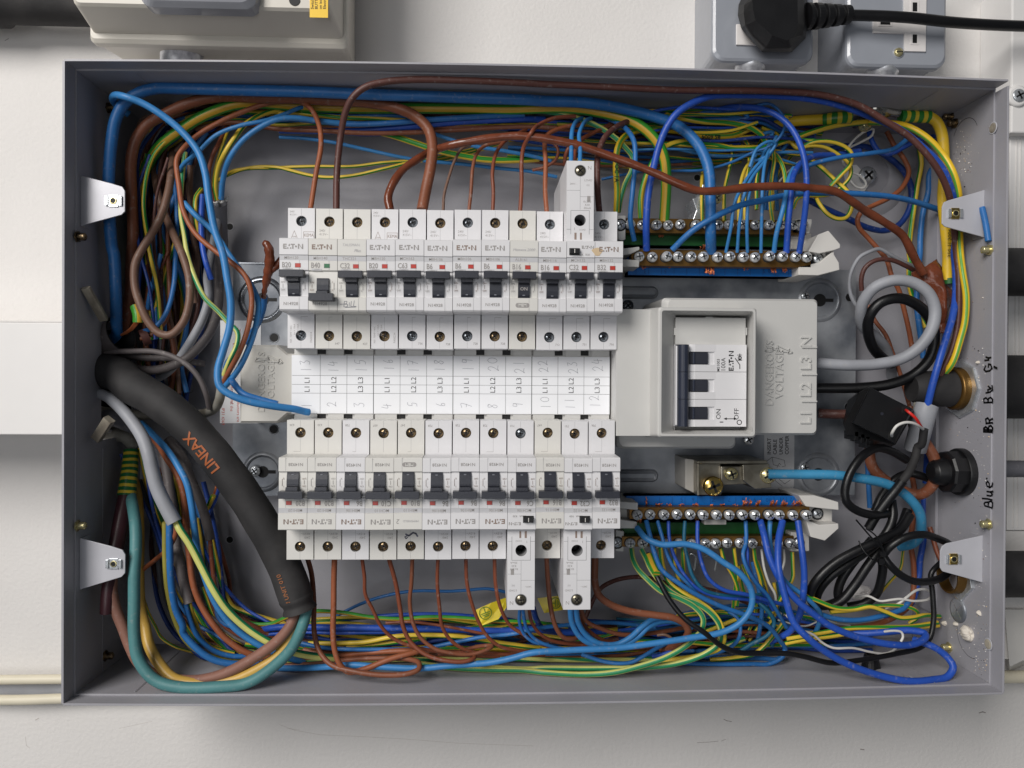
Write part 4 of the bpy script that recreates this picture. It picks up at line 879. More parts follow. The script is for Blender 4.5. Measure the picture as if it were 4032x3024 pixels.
for k in range(3):
    t=r[3]-k*ph; mb=MB(); mb.box(xs-1,xst,t-ph*.72,t-ph*.29,hf-4.5,hf+1.2,"handle"); mb.box(xs+3,xs+4.4,t-ph*.72,t-ph*.29,hf+1.2,hf+2.0,"handle_blue"); mb.build("toggle_stem",SW,porigin=po,bevel=.3)
mb=MB(); a=at(2676,1356,hf+7); c=at(2716,1680,hf+7); P=rr(a[0],hf-3,c[0],hf+7,3.4,0,5)
mb.loft([[(x,a[1],h) for x,h,_ in P],[(x,(a[1]*2+c[1])/3+.15,h) for x,h,_ in P]],"handle_blue",smooth=False); mb.loft([[(x,(a[1]*2+c[1])/3-.15,h) for x,h,_ in P],[(x,(a[1]+c[1]*2)/3+.15,h) for x,h,_ in P]],"handle_blue"); mb.loft([[(x,(a[1]+c[1]*2)/3-.15,h) for x,h,_ in P],[(x,c[1],h) for x,h,_ in P]],"handle_blue")
mb.box(a[0]+1,a[0]+3,c[1]+1,a[1]-1,hf-4.4,hf-1.5,"handle"); mb.box(r[0]+.3,a[0]+.6,c[1]+.6,a[1]-.6,hf-4.4,hf+1.0,"breaker_white"); mb.build("handle_bar",SW,porigin=po,bevel=.3)

# ------------------------------------------------------------------ neutral and earth bars
def termbar(kind,us,v0,v1,vs,h,hs,strip,sv0,sv1,label,cat,ru=10,ends=None,numbers=None):
    # us: native u of screws ; v0,v1 brass face; strip: plastic between sv0..sv1
    a=at(us[0]-28,v1,h); c=at(us[-1]+22,v0,h); ox=((a[0]+c[0])/2,(a[1]+c[1])/2,HP); E=empty(kind,ox,label,cat)
    mb=MB(); mb.box(a[0],c[0],a[1],c[1],h-9,h,"brass"); 
    for u in us: 
        p=at(u,vs,h); mb.cyl((p[0],p[1],h-.05),(p[0],p[1],h+.12),3.7,"slot_dark",n=18)
    mb.build("brass_bar",E,porigin=ox,bevel=.3)
    g=at(us[0]-40,sv1,h-12); k=at(us[-1]+30,sv0,h-12); mb=MB(); mb.box(g[0],k[0],g[1],k[1],h-26,h-12,strip)
    lo=min(g[1],a[1]);hi_=max(k[1],c[1]); mb.box(g[0],k[0],lo,hi_,h-26,h-14,strip)
    if numbers:
        for t,u,v,rot in numbers: p=at(u,v,h-11.9); mb.text(t,p[0],p[1],h-11.9,4.2,"blue_ink",rot=rot,align='CENTER')
        for q in range(13): u=us[0]+q*50-10; p=at(u,(sv0+sv1)/2,h-11.9); mb.box(p[0],p[0]+.3,g[1]+.5,k[1]-.5,h-12,h-11.8,"blue_ink")
    mb.build("carrier_strip",E,porigin=ox,bevel=.4)
    rn=random.Random(int(us[0])+int(vs)+1)
    for j,u in enumerate(us):
        mb=MB(); u2=u+rn.uniform(-3,3); p=at(u2,vs+rn.uniform(-2,2),h); lift=hs+rn.uniform(-.8,1.2); mb.cyl((p[0],p[1],h-2),(p[0],p[1],h+lift-1.4),3.2,"bright_screw"); cross_screw(mb,(p[0],p[1],h+lift),3.65,"bright_screw",ang=rn.uniform(0,1.6),dome=.9,h=1.8,sw=.10,slotm="screw_grey"); mb.build("clamp_screw",E,porigin=ox)
    return E,ox
mat("blue_ink",(8,70,140),.5); mat("screw_grey",(60,62,66),.4,metal=.7)
S=lambda tag_,xs:[cp(tag_,x,0)[0] for x in xs]
E,ox=termbar("earth_bar",S("A3",(990,1095,1200,1300,1400,1520,1620,1715,1800,1900,2010))+S("A4",(45,135,240,320)),868,916,888,52,4,"green_plastic",918,964,"brass earth bar on green strip, upper of the two upper terminal bars","terminal bar")
E,ox=termbar("neutral_bar",S("B3",(1065,1170,1280,1378,1480,1585,1700,1800,1905,2010))+S("B4",(45,150,262,357)),990,1046,1014,62,4.5,"blue_plastic",1048,1082,"brass neutral bar on blue strip taking the thickest blue cable","terminal bar",numbers=[("9",3008,1066,180),("10",3035,1066,180),("11",3085,1066,180),("12",3122,1066,180),("N",2780,1068,180),("5",2620,1068,180),("3",2540,1068,180)])
E,ox=termbar("neutral_bar",S("C3",(1050,1155,1262,1370,1475,1577,1690,1792,1895,2000))+S("C4",(42,135,245,345)),1996,2044,2024,62,4.5,"blue_plastic",1953,1993,"brass neutral bar on blue numbered strip above the lower earth bar","terminal bar",numbers=[("5",2684,1966,180),("6",2729,1966,180),("N",2810,1969,90),("7",2872,1967,180),("8",2926,1966,180),("9",2972,1966,180),("10",3026,1968,180),("11",3079,1966,180),("12",3121,1966,180)])
E,ox=termbar("earth_bar",S("C3",(990,1095,1195,1290,1385,1490,1600,1690,1785,1885,1990))+S("C4",(30,115,215)),2110,2153,2137,52,4,"green_plastic",2056,2106,"brass earth bar on green strip, lowest terminal bar, feeding the striped wires","terminal bar")
def holder(pts,h0,h1,label,extra=None,screw=None,m="holder_white"):
    mb=MB()
    for pl,a,b in pts: mb.prism([at(u,v,b)[:2] for u,v in pl],a,b,m)
    if screw: p=at(*screw,h1); mb.cyl((p[0],p[1],h1-.2),(p[0],p[1],h1+.1),4.6,"slot_dark"); cross_screw(mb,(p[0],p[1],h1+1.2),3.6,"zinc",ang=.5)
    smp("bar_holder",mb,label,"bar holder","plastic holders at the ends of the terminal bars",bevel=.5)
def n4(t,P): return [cp(t,x,y) for x,y in P]
holder([(n4("A4",[(380,1640),(460,1500),(545,1468),(640,1580),(640,1610),(585,1630),(470,1655)]),24,64),(n4("B4",[(300,100),(470,70),(590,-30),(590,5),(630,70),(635,130),(460,175),(300,172)]),24,62),(n4("B4",[(395,40),(400,-60),(525,-20),(520,60)]),24,56)],0,57,"white angled plastic holder at the cable end of the upper neutral bar",screw=cp("B4",455,38))
holder([(n4("C4",[(300,520),(430,520),(625,575),(628,640),(480,625),(360,610)]),24,62),(n4("C4",[(360,720),(470,760),(625,750),(628,790),(515,890),(400,860)]),24,62),(n4("C4",[(385,600),(575,630),(575,750),(385,720)]),24,50)],0,51,"white angled plastic holder at the cable end of the lower neutral bar",screw=cp("C4",452,668))
holder([(n4("A3",[(900,1345),(962,1345),(960,1540),(930,1550),(900,1540)]),24,56)],0,56,"small grey holder of the upper earth bar beside the stained breaker",screw=cp("A3",918,1422),m="cover_grey")
holder([(n4("B3",[(930,42),(1075,50),(1070,108),(935,102)]),24,70),(n4("B3",[(935,-45),(1075,-60),(1075,-35),(1000,0),(940,10)]),24,68)],0,60,"white clip end of the upper neutral bar beside the stained breaker",m="cover_grey")
holder([(n4("C3",[(915,570),(1062,580),(1062,640),(915,628)]),24,70),(n4("C3",[(915,715),(1055,735),(1055,790),(915,790)]),24,62),(n4("C3",[(915,628),(1000,636),(1000,720),(915,716)]),24,50)],0,60,"white clip end of the lower neutral bar beside the lower breakers",m="cover_grey")
holder([(n4("C3",[(880,800),(948,815),(945,980),(880,975)]),24,50)],0,50,"small grey holder of the lower earth bar beside the lower breakers",screw=cp("C3",895,905),m="cover_grey")
holder([(n4("C4",[(240,820),(385,830),(388,975),(235,978),(230,900)]),24,50)],0,50,"white block closing the cable end of the lower earth bar",screw=cp("C4",300,908))
holder([(n4("A4",[(248,1370),(410,1375),(408,1405),(390,1490),(248,1490)]),24,52),(n4("A4",[(240,1490),(405,1490),(400,1620),(240,1620)]),24,46)],0,53,"white block closing the cable end of the upper earth bar",screw=cp("A4",305,1430))
for (t,x,y) in (("A3",1560,1260),("C3",1520,1050),("C3",1690,1050)):
    mb=MB(); p=at(*cp(t,x,y),HP+20)
    if t=="A3":
        q=n4(t,[(1510,1210),(1570,1180),(1590,1090),(1640,1090),(1640,1290),(1720,1320),(1700,1380),(1510,1380),(1540,1300)]); mb.prism([at(u,v,44)[:2] for u,v in q],22,44,"zinc"); cpt=at(*cp(t,1705,1200),50); cross_screw(mb,cpt,4.2,"brass_screw",ang=.6)
        mb.build("earth_clamp",label="small zinc clamp with brass screw standing above the upper earth bar",cat="clamp",bevel=.4)
    else:
        mb.tube([(p[0]-6,p[1]+2,HP+16),(p[0]-2,p[1]+5,HP+20),(p[0]+1,p[1]+3,HP+20),(p[0]+1,p[1]-8,HP+17)],.9,"zinc",8); mb.build("spring_hook",label="tiny bent metal hook hanging under the lower earth bar",cat="hook",group="hooks under the lower earth bar")
mb=MB(); q=rect(*n4("C3",[(1605,716)])[0],*n4("C3",[(1785,760)])[0],58); mb.box(q[0],q[2],q[1],q[3],50,58,"cover_shade"); smp("bar_clip",mb,"small grey clip under the middle of the lower neutral bar","clip",bevel=.5)
# instruction label and the big clamp terminal
x0,y0,x1,y1=rect(3008,1690,3128,1926,HP+.4); mb=MB(); mb.loft([rr(x0,y0,x1,y1,3,HP+.05),rr(x0,y0,x1,y1,3,HP+.4)],"label_grey") if mat("label_grey",(196,196,198),.5) else 0
for t,u in (("INSERT",3029),("CABLE",3052),("UNDER",3076),("COPPER",3099)): p=at(u,1790,HP+.5); mb.text(t,p[0],p[1],HP+.5,4.0,"print_black",rot=90,bold=.015)
D=[[(3020,1815),(3040,1800),(3055,1803),(3088,1812),(3092,1835),(3080,1838)],[(3040,1800),(3045,1830),(3070,1836)],[(3060,1880),(3090,1905),(3112,1890)],[(3050,1890),(3080,1915)],[(3075,1830),(3068,1824),(3060,1840)]]
for st in D: mb.stroke([at(u,v,HP+.5)[:2] for u,v in st],.3,"print_black",lambda X,Y:(X,Y,HP+.5))
smp("instruction_label",mb,"grey label reading INSERT CABLE UNDER COPPER below the big cover","label")
mat("tin",(176,170,156),.34,metal=.8,rgb2=(132,126,112),mix=(.35,.65),scale=90)
CB=empty("cable_clamp",at(2860,1870,HP),"tinned metal clamp block with brass screws gripping the light blue cable","clamp"); po=at(2860,1870,HP)
mb=MB(); q=lambda P,h:[at(*cp("C3",x,y),h)[:2] for x,y in P]
mb.prism(q([(1455,222),(1560,235),(1560,520),(1455,470)],52),HP,50,"cover_shade"); mb.prism(q([(1548,238),(2120,235),(2120,262),(1548,262)],60),HP,60,"tin"); mb.prism(q([(1548,262),(1562,262),(1562,522),(1548,522)],60),HP,60,"tin")
mb.prism(q([(1562,262),(1745,262),(1745,522),(1562,522)],54),HP,52,"tin"); mb.prism(q([(1745,285),(1925,285),(2025,330),(2025,425),(1770,437),(1745,522)],56),HP,55,"tin"); mb.prism(q([(1920,270),(2140,262),(2160,460),(2020,470),(1925,400)],60),HP,59,"tin")
mb.build("clamp_body",CB,porigin=po,bevel=.6)
for (t,x,y,r,m) in (("C3",1680,447,7.2,"brass_bright"),("C3",1828,348,4.8,"brass_screw"),("C4",55,358,5.8,"brass_screw")):
    mb=MB(); p=at(*cp(t,x,y),60); mb.cyl((p[0],p[1],50),(p[0],p[1],60),r*.8,m); cross_screw(mb,(p[0],p[1],60.5),r,m,ang=.4,dome=1.0,h=2.2); mb.build("clamp_screw",CB,porigin=po)
# copper ends poking out of the bars
def strands(u,v,h,n,L,label,spread=2.2,dirn=(0,-1)):
    rn=random.Random(int(u+v)); mb=MB(); c=at(u,v,h)
    for k in range(n):
        x=c[0]+rn.uniform(-spread,spread); y=c[1]+rn.uniform(-.6,.6); l=L*rn.uniform(.5,1.1)
        mb.tube([(x,y,h-3),(x+dirn[0]*l*.5+rn.uniform(-.5,.5),y+dirn[1]*l*.6,h+rn.uniform(-.5,.5)),(x+dirn[0]*l+rn.uniform(-1,1),y+dirn[1]*l,h+rn.uniform(-.6,.9))],.36,"copper",6,step=1.5)
    mb.build("copper_strands",label=label,cat="copper strands",group="bare copper ends poking out of the terminal bars")
for (u,v,h,n,L,s,d) in ((2795,1047,58,16,6,3.2,-1),(2540,1046,56,5,2,2,-1),(2642,1046,56,4,2.5,1.2,-1),(2938,1046,56,6,3,2,-1),(3045,1048,56,9,4.5,2.4,-1),(3090,1048,56,7,4,1.6,-1),(3145,1046,56,8,2.5,3,-1),(2850,1046,56,3,2,1,-1),
   (2608,930,46,10,6,2,1),(2770,978,58,10,3,3,1),(2545,1990,56,4,6,.8,1),(2592,1990,56,6,1.5,2.4,1),(2640,1992,56,6,1.6,2.4,1),(2690,1992,56,5,1.4,2.4,1),(2740,1992,56,7,1.6,2,1),(2800,1992,56,4,1.5,2,1),(2850,1992,56,4,1.5,2,1),(2900,1992,56,4,1.2,2,1),(2945,1990,57,14,5,3,1),(2990,1990,57,9,3.5,2,1),(3048,1990,57,10,3.4,2.4,1),(3092,1992,57,9,3.4,2.2,1),(3140,1990,57,12,3.4,3.6,1),(2520,2060,56,8,6,1.6,1),(2745,2058,52,4,3,.8,1),(3120,2170,46,3,9,.8,-1)):
    strands(u,v,h,n,L,"bare copper strands poking out of a brass terminal bar",s,(0,d))
# ------------------------------------------------------------------ cables and wires
WN=[0]
def path(pts):
    tagc=None; L=[]
    for p in pts:
        if isinstance(p,str): tagc=p; continue
        u,v=cp(tagc,p[0],p[1]); L.append([u,v,p[2] if len(p)>2 else None])
    s=[0]
    for i in range(1,len(L)): s.append(s[-1]+sqrt((L[i][0]-L[i-1][0])**2+(L[i][1]-L[i-1][1])**2))
    kn=[i for i,l in enumerate(L) if l[2] is not None]
    if not kn: L[0][2]=40; kn=[0]
    for i,l in enumerate(L):
        if l[2] is None:
            a=max([k for k in kn if k<i],default=kn[0]); b=min([k for k in kn if k>i],default=kn[-1])
            t=0 if s[b]==s[a] else (s[i]-s[a])/(s[b]-s[a]); l[2]=L[a][2]+(L[b][2]-L[a][2])*min(1,max(0,t))
    return L
def W(name,label,m,w,*pts,group=None,cat="wire",tw=None,rf=None,ph=None,parent=None,porigin=None,kind=None,sides=None,ext=False):
    L=path(pts); hm=sum(l[2] for l in L)/len(L); r=w/K/2/ppm(hm); WN[0]+=1; rn=random.Random(WN[0]*13)
    mb=MB(); P=[at(*l) for l in L]
    P=[(max(-W2+r+1.4,min(W2-r-1.4,p[0])) if abs(p[0])<W2+3 else p[0],max(-H2+r+1.5-2*(p[2]/105),min(H2-r-1.5+2*(p[2]/105),p[1])),max(1.5+r*.9,p[2])) for p in P]
    if ext: P=[(-W2-13,P[0][1]*.97,min(P[0][2],40))]+P
    mb.tube(P,r,m,sides or (16 if w>55 else 10),twist=(rn.uniform(-.006,.006) if tw is None else tw),phase=rn.random() if ph is None else ph,rf=rf)
    if parent is not None: return mb.build(name,parent,porigin=porigin,label=label)
    return mb.build(name,label=label,cat=cat,group=group,kind=kind)
G_TOP="wires along the top of the box"; G_BOT="wires along the bottom of the box"; G_LEFT="wires down the slotted end of the box"; G_BRT="brown wires into the upper breakers"; G_BRB="brown wires into the lower breakers"; G_N="blue wires into the neutral bars"; G_E="striped wires into the earth bars"

# ---- loose background runs deep in the trunk of wires (nothing tells these apart)
rn=random.Random(21)
LAB=set()
def bundle(base,n,spread,hr,cols,label,group,ww=(22,40),end=0.6):
    L0=path(base)
    for k in range(n):
        m=cols[k%len(cols)]; off=rn.uniform(-1,1)*spread; f=rn.uniform(.6,1.6); ph=rn.uniform(0,6.28); am=rn.uniform(.1,.45)*spread; h0=rn.uniform(*hr); w=rn.uniform(*ww)
        a=rn.choice((0,0,0,1)); e=len(L0)-rn.choice((0,0,0,1)); P=[]
        r=w/K/2/ppm(h0)
        for i in range(a,e):
            u,v,_=L0[i]; j=max(0,min(len(L0)-2,i)); dx=L0[j+1][0]-L0[j][0]; dy=L0[j+1][1]-L0[j][1]; d=sqrt(dx*dx+dy*dy) or 1
            o=off+am*sin(ph+f*i); h=max(2.5+r,h0+3*sin(ph*2+i)); p=at(u-dy/d*o,v+dx/d*o,h)
            P.append((max(-W2+r+2,min(W2-r-2,p[0])),max(-H2+r+1.5,min(H2-r-1.5,p[1])),h))
        mb=MB(); mb.tube(P,r,m,8,twist=rn.uniform(-.008,.008),phase=rn.random(),step=4)
        cn={"w_blue":"blue","w_lblue":"light blue","w_royal":"royal blue","w_navy":"dark blue","w_brown":"brown","w_dbrown":"dark brown","w_redbrown":"reddish brown","w_obrown":"orange brown","w_gy":"green and yellow","w_ygreen":"yellow","w_pgy":"pale green and yellow","w_bteal":"teal","w_greybrown":"grey brown","w_sheath":"grey sheathed","w_dgrey":"dark grey"}[m]
        mb.build("wire",label=label%cn,cat="wire",group=group+", "+cn)
bundle(["A3",(1100,560),(1400,520),(1800,540),"A4",(0,520),(180,620)],14,60,(30,56),["w_blue","w_gy","w_lblue","w_navy","w_ygreen","w_royal"],"%s wire tangled between the thickest blue cable and the top corner",G_TOP,(22,32))
bundle(["A3",(900,700),(1300,720),(1700,740),"A4",(0,720),(200,760),(420,800)],14,70,(18,46),["w_ygreen","w_blue","w_gy","w_navy","w_lblue"],"%s wire in the tangle above the upper terminal bars",G_TOP,(20,32))
bundle(["D3",(900,600),(1250,560),(1550,520),(1850,500),"D4",(60,520),(300,560),(600,600)],12,60,(14,44),["w_blue","w_gy","w_royal","w_bteal","w_brown"],"%s wire crossing the tangle under the lower terminal bars",G_BOT,(20,34))
bundle(["A1",(1000,600),(820,850),(760,1200),(770,1600),"B1",(800,300),(840,700)],10,60,(30,50),["w_gy","w_dbrown","w_blue","w_navy"],"%s wire beside the worn brown cable in the slotted end",G_LEFT,(22,34))
C1=["w_blue","w_gy","w_brown","w_navy","w_dbrown","w_royal","w_ygreen","w_redbrown"]
bundle(["A1",(930,560),(1250,470),(1600,430),(2000,470),"A2",(500,520),(900,500),(1300,520),(1700,540),(2074,520)],15,34,(10,42),C1,"%s wire buried in the upper run above the breakers",G_TOP)
bundle(["A1",(1180,620),(1500,560),(1867,600),"A2",(300,600),(700,620),(1100,620),(1500,610),(2000,600),"A3",(400,620),(800,640)],13,30,(14,46),["w_navy","w_gy","w_royal","w_brown","w_blue","w_dbrown"],"%s wire buried lower in the run above the breakers",G_TOP)
bundle(["A3",(0,640),(400,620),(800,640),(1200,650),(1600,640),(2000,620),"A4",(200,560),(500,600)],13,46,(8,34),["w_dbrown","w_navy","w_gy","w_brown","w_royal","w_ygreen"],"%s wire buried in the run above the terminal bars",G_TOP)
bundle(["A3",(0,430),(500,460),(1000,420),(1500,430),(2000,440),"A4",(300,470)],9,34,(8,30),["w_navy","w_dbrown","w_blue"],"%s wire hidden high behind the thick blue cable",G_TOP)
bundle(["A3",(0,790),(500,830),(1000,860),(1500,850),(1900,830)],9,44,(8,26),["w_gy","w_blue","w_ygreen","w_brown","w_royal"],"%s wire crossing behind the tall upper residual current breaker",G_TOP)
bundle(["A1",(1200,560),(1000,700),(880,900),(820,1200),(800,1500),"B1",(810,0),(850,300),(900,600),(930,900),(960,1150)],20,110,(8,36),["w_dbrown","w_gy","w_brown","w_blue","w_navy","w_greybrown","w_dgrey"],"%s wire buried in the bundle down the slotted end of the box",G_LEFT,(26,44))
bundle(["A1",(1400,560),(1180,800),(1110,1100),(1120,1500),"B1",(1130,0),(1150,400),(1130,700),(1080,1100),(1060,1400)],10,60,(8,30),["w_sheath","w_blue","w_dbrown","w_navy","w_gy","w_dbrown"],"%s wire behind the looping brown wire",G_LEFT,(28,46))
bundle(["C1",(820,100),(900,350),(980,700),(1020,1000),(1080,1300),(1200,1500),(1350,1620),"D1",(1600,720),(1900,800)],16,90,(10,44),["w_brown","w_navy","w_gy","w_dgrey","w_blue","w_dbrown","w_ygreen"],"%s wire curving from the slotted end into the bottom run",G_LEFT,(26,46))
bundle(["C1",(1180,420),(1230,700),(1290,1000),(1330,1250),(1420,1500),"D1",(1560,560),(1800,640),(2074,700),"D2",(400,720)],14,50,(10,36),["w_blue","w_ygreen","w_redbrown","w_navy","w_gy","w_sheath"],"%s wire curving behind the torn armoured cable",G_LEFT,(24,42))
bundle(["D1",(1600,600),(1900,640),"D2",(200,640),(600,640),(1000,640),(1400,640),(1800,650),"D3",(200,650),(600,640),(900,620)],22,85,(8,42),["w_dbrown","w_royal","w_brown","w_gy","w_navy","w_blue","w_redbrown","w_ygreen"],"%s wire buried in the run along the bottom of the box",G_BOT,(26,44))
bundle(["D1",(1500,840),(1867,820),"D2",(300,800),(800,800),(1200,810),(1700,810),"D3",(200,790),(700,800),(1100,790),(1500,700),(1900,560)],16,50,(10,46),["w_redbrown","w_blue","w_pgy","w_brown","w_royal","w_gy"],"%s wire lowest in the run along the bottom of the box",G_BOT,(26,42))
bundle(["D3",(600,560),(1000,590),(1400,600),(1800,580),"D4",(100,560),(500,600),(900,600)],18,70,(8,38),["w_navy","w_brown","w_blue","w_royal","w_dbrown","w_gy","w_bteal"],"%s wire in the tangle below the lower terminal bars",G_BOT,(24,40))
bundle(["C4",(-40,1050),(20,1250),(60,1450),"D4",(40,560),(0,700),],9,70,(20,50),["w_ygreen","w_bteal","w_gy","w_blue"],"%s wire dropping from the lower terminal bars",G_BOT,(24,38))
bundle(["A4",(0,620),(150,700),(60,850),(30,1000),(20,1300)],8,70,(16,42),["w_lblue","w_gy","w_blue","w_ygreen"],"%s wire in the knot above the upper terminal bars",G_TOP,(24,34))

# ---- top of the box
W("blue_cable","thickest blue cable, arching from the slotted end to the upper neutral bar","w_blue",88,"B1",(420,740,42),(510,660,48),(535,560,54),(530,300,62),(515,0,66),"A1",(500,1610,66),(476,1300,68),(475,1000,70),(495,750,72),(530,560,72),(600,430,72),(720,345,72),(860,302),(1050,287,73),(1400,290),(1700,302),(2074,320,72),"A2",(600,335),(900,350,69),(1300,365),(1700,350),(2000,345,66),"A3",(300,372,64),(600,410),(900,465,62),(1200,540,62),(1400,622,63),(1550,765,66),(1635,950,69),(1655,1200,72),(1655,1500,69),(1658,1640,60),cat="cable",ext=True)
W("blue_wire","blue wire hooked over the thickest blue cable, crossing down to the circuit card","w_lblue",58,"A1",(640,520,56),(565,470,60),(508,400,72),(535,362,84),(620,380,88),(750,430,86),(900,520,84),(1050,640,82),(1200,820,82),(1262,1000,84),(1290,1200,86),(1335,1450,88),(1405,1659,90),"B1",(1440,200,92),(1470,400,93),(1460,600,94),(1405,800,96),(1365,950,98),(1380,1080,100),(1470,1150,100),(1600,1200,98),(1800,1240,94),(2000,1268,88),"B2",(200,1285,84),(225,1290,83),(240,1292,82))
W("blue_wire","blue wire from the brown taped splice, curling under the looping blue wire","w_blue",50,"B1",(1745,330,62),(1738,430,60),(1700,550,54),(1620,680,46),(1560,760,44),(1450,880,46),(1440,980,66),(1490,1050,82),(1570,1140,88),(1700,1185,88),(1850,1225,88))
W("blue_wire","light blue wire running down beside the pale brown wire into the cut grey sheath","w_lblue",46,"A1",(1090,1240,46),(1180,1340,50),(1300,1450,56),(1390,1560,62),"B1",(1440,-20,66),(1540,120,70),(1640,260,74),(1695,400,76),(1680,560,78),(1620,760,80),(1540,930,80),(1460,1040,78),(1415,1090,74))
W("brown_wire","pale brown wire from the breaker above handwritten thirteen, running into the cut grey sheath","w_obrown",42,"A2",(255,1290,80),(300,1000,75),(340,770,70),(322,600,64),(250,465,60),(150,408,58),(30,412,57),"A1",(1780,425,56),(1600,485,56),(1400,572,58),(1200,690,60),(1065,820,64),(1028,900,66),(1048,1100,68),(1080,1300,70),(1180,1490,74),(1350,1640,78),"B1",(1500,90,80),(1600,200,82),(1640,350,82),(1620,560,84),(1550,780,84),(1450,970,80),(1412,1050,74),group=G_BRT)
W("striped_wire","pale green striped wire among the wires entering the cut grey sheath","w_pgy",40,"A1",(1100,830,40),(1075,1000,42),(1060,1300,50),(1090,1500,56),(1115,1659,60),"B1",(1180,200,66),(1260,360,70),(1370,470,72),(1450,560,74),(1525,640,76),(1520,740,78),(1460,870,78),(1412,990,74),tw=.004)
W("blue_wire","blue wire bending from the top run to the cut grey flex at the back panel","w_lblue",34,"A1",(1050,980,44),(1090,920,50),(1200,830,56),(1350,690,60),(1550,610,62),(1750,570,60),(1900,520,54),(2050,460,48),"A2",(300,430,42),(500,420,38))
W("grey_cable","grey brown cable rising from behind the cover and bending over the black cable","w_oldgrey",72,"B1",(1395,1085,72),(1380,1180,70),(1340,1260,62),(1260,1300,54),(1150,1310,46),(900,1320,40),(500,1300,40),(340,1270,44),cat="cable")
W("brown_cable","thickest brown cable, dropping into the breaker above handwritten seventeen","w_brown",86,"B1",(590,650,40),(620,500,42),(650,300,44),(660,0,46),"A1",(672,1500,50),(660,1200,52),(655,900,54),(695,730,56),(785,605,58),(950,510,60),(1150,420,62),(1400,372,61),(1700,370,60),(2000,385,60),"A2",(350,395,58),(700,420,58),(930,460,60),(1100,530,64),(1215,640,68),(1250,780,72),(1235,950,76),(1200,1120,78),(1165,1300,82),cat="cable")
W("striped_cable","thickest green and yellow cable, under the thick brown one, ending at the upper earth bar","w_gyb",84,"B1",(700,420,26),(680,200,26),"A1",(690,1500,26),(700,1200,30),(740,1050,34),(810,900,38),(900,770,44),(1050,655,48),(1250,530,52),(1500,440,53),(1700,402,50),(2000,400,46),"A2",(600,410,44),(1100,405,46),(1500,405,47),(1900,418,48),"A3",(207,430,50),(500,460,52),(800,512,54),(1000,570,56),(1130,650,58),(1230,765,58),(1282,900,56),(1292,1100,54),(1275,1395,50),cat="cable",tw=0,ph=.12)
W("striped_wire","pale yellow striped wire curving under the thick striped cable and hooking back","w_pgy",44,"A2",(700,480,40),(1000,470,44),(1400,460,46),(1800,480,47),"A3",(250,488,47),(500,530,48),(700,600,50),(850,690,50),(950,780,50),(1022,880,50),(1010,980,50),(960,1080,48),(922,1200,46),(900,1320,42),tw=.002)
W("dark_brown_cable","dark brown cable highest along the top, running round to the cut grey sheath","w_dbrown",54,"A2",(465,1295,82),(470,1000,80),(500,700,82),(540,500,88),(600,380,92),(700,298,94),(850,255,94),(1100,235,93),(1500,225,92),(2000,232,90),"A3",(250,250,89),(500,268,88),(900,300,88),(1400,322,87),(2000,325,87),"A4",(200,335,86),(400,348),(600,385,86),(800,450,86),(1000,570,86),(1200,700,86),(1350,850,86),(1455,1000,84),(1520,1150,80),(1552,1300,74),(1575,1500,66),(1588,1659,64),"B4",(1602,100,65),(1612,300,68),(1596,600,68),(1545,800,68),(1450,1000,68),(1392,1150,68),(1360,1230,64),cat="cable")
W("blue_cable","royal blue cable shadowing the dark brown one round the corner into the grey sheath","w_royal",58,"A3",(1132,1630,62),(1130,1400,70),(1150,1150,72),(1190,950,74),(1240,760,76),(1300,620,78),(1380,510,80),(1500,430,81),(1650,372,81),(1900,360,80),"A4",(250,375,80),(500,410,80),(700,465,79),(900,540,78),(1100,630,78),(1300,780,78),(1465,950,76),(1550,1150,72),(1580,1350,64),(1585,1500,60),(1572,1659,60),"B4",(1580,100,58),(1585,300,62),(1560,500,70),(1500,700,74),(1440,900,76),(1385,1100,74),(1348,1260,70),cat="cable",group=G_N)
W("striped_wire","green and yellow wire bowing outwards against the marked end panel into the grey sheath","w_goldgreen",54,"A4",(880,582,40),(1050,592,50),(1200,622,62),(1350,712,68),(1480,850,70),(1565,1000,74),(1605,1150,72),(1612,1300,66),(1615,1500,66),(1622,1659,68),"B4",(1640,150,72),(1668,350,75),(1658,550,75),(1620,700,74),(1550,900,72),(1440,1020,62),(1360,1090,60),(1310,1190,58),(1275,1290,56),tw=.001,ph=.62)
W("striped_wire","green and yellow wire from the bright lug sweeping back to the upper earth bar","w_gy",46,"A4",(870,578,38),(600,612,42),(400,665,42),(200,735,42),(0,790,42),"A3",(1850,800,42),(1650,752,42),(1450,738,44),(1300,778,46),(1200,880,48),(1120,1050,48),(1085,1200,48),(1085,1390,48),group=G_E,tw=.003)
# the thick yellow earth cable, its tape and crimped joint
W("yellow_cable","thick yellow cable coming out of the deep top run towards the crimped joint","w_yellow",84,"A4",(100,500,30),(300,508,36),(510,520,40),cat="cable")
W("tape_band","green and yellow banded tape on the end of the thick yellow cable before the joint","band_gy",96,"A4",(500,518,40),(600,510,44),(730,498,46),cat="tape",tw=0)
mb=MB(); mb.tube([at(*cp("A4",730,498),46),at(*cp("A4",850,470),48),at(*cp("A4",960,480),50),at(*cp("A4",1120,508),50)],4.4,"aged_zinc2" if mat("aged_zinc2",(150,148,142),.22,metal=.9,var=.2,scale=90) else "",16,rf=lambda t:.75+.75*sin(pi*t)**2)
for (x,y) in ((860,465),(960,470)): p=at(*cp("A4",x,y),54); mb.rings((p[0],p[1],52),[(4.8,0),(4.6,2.5),(2.5,4)],"aged_zinc2",n=6,smooth=False)
mb.build("crimped_joint",label="bare metal lugs bolted together between the two taped yellow cable ends",cat="cable joint")
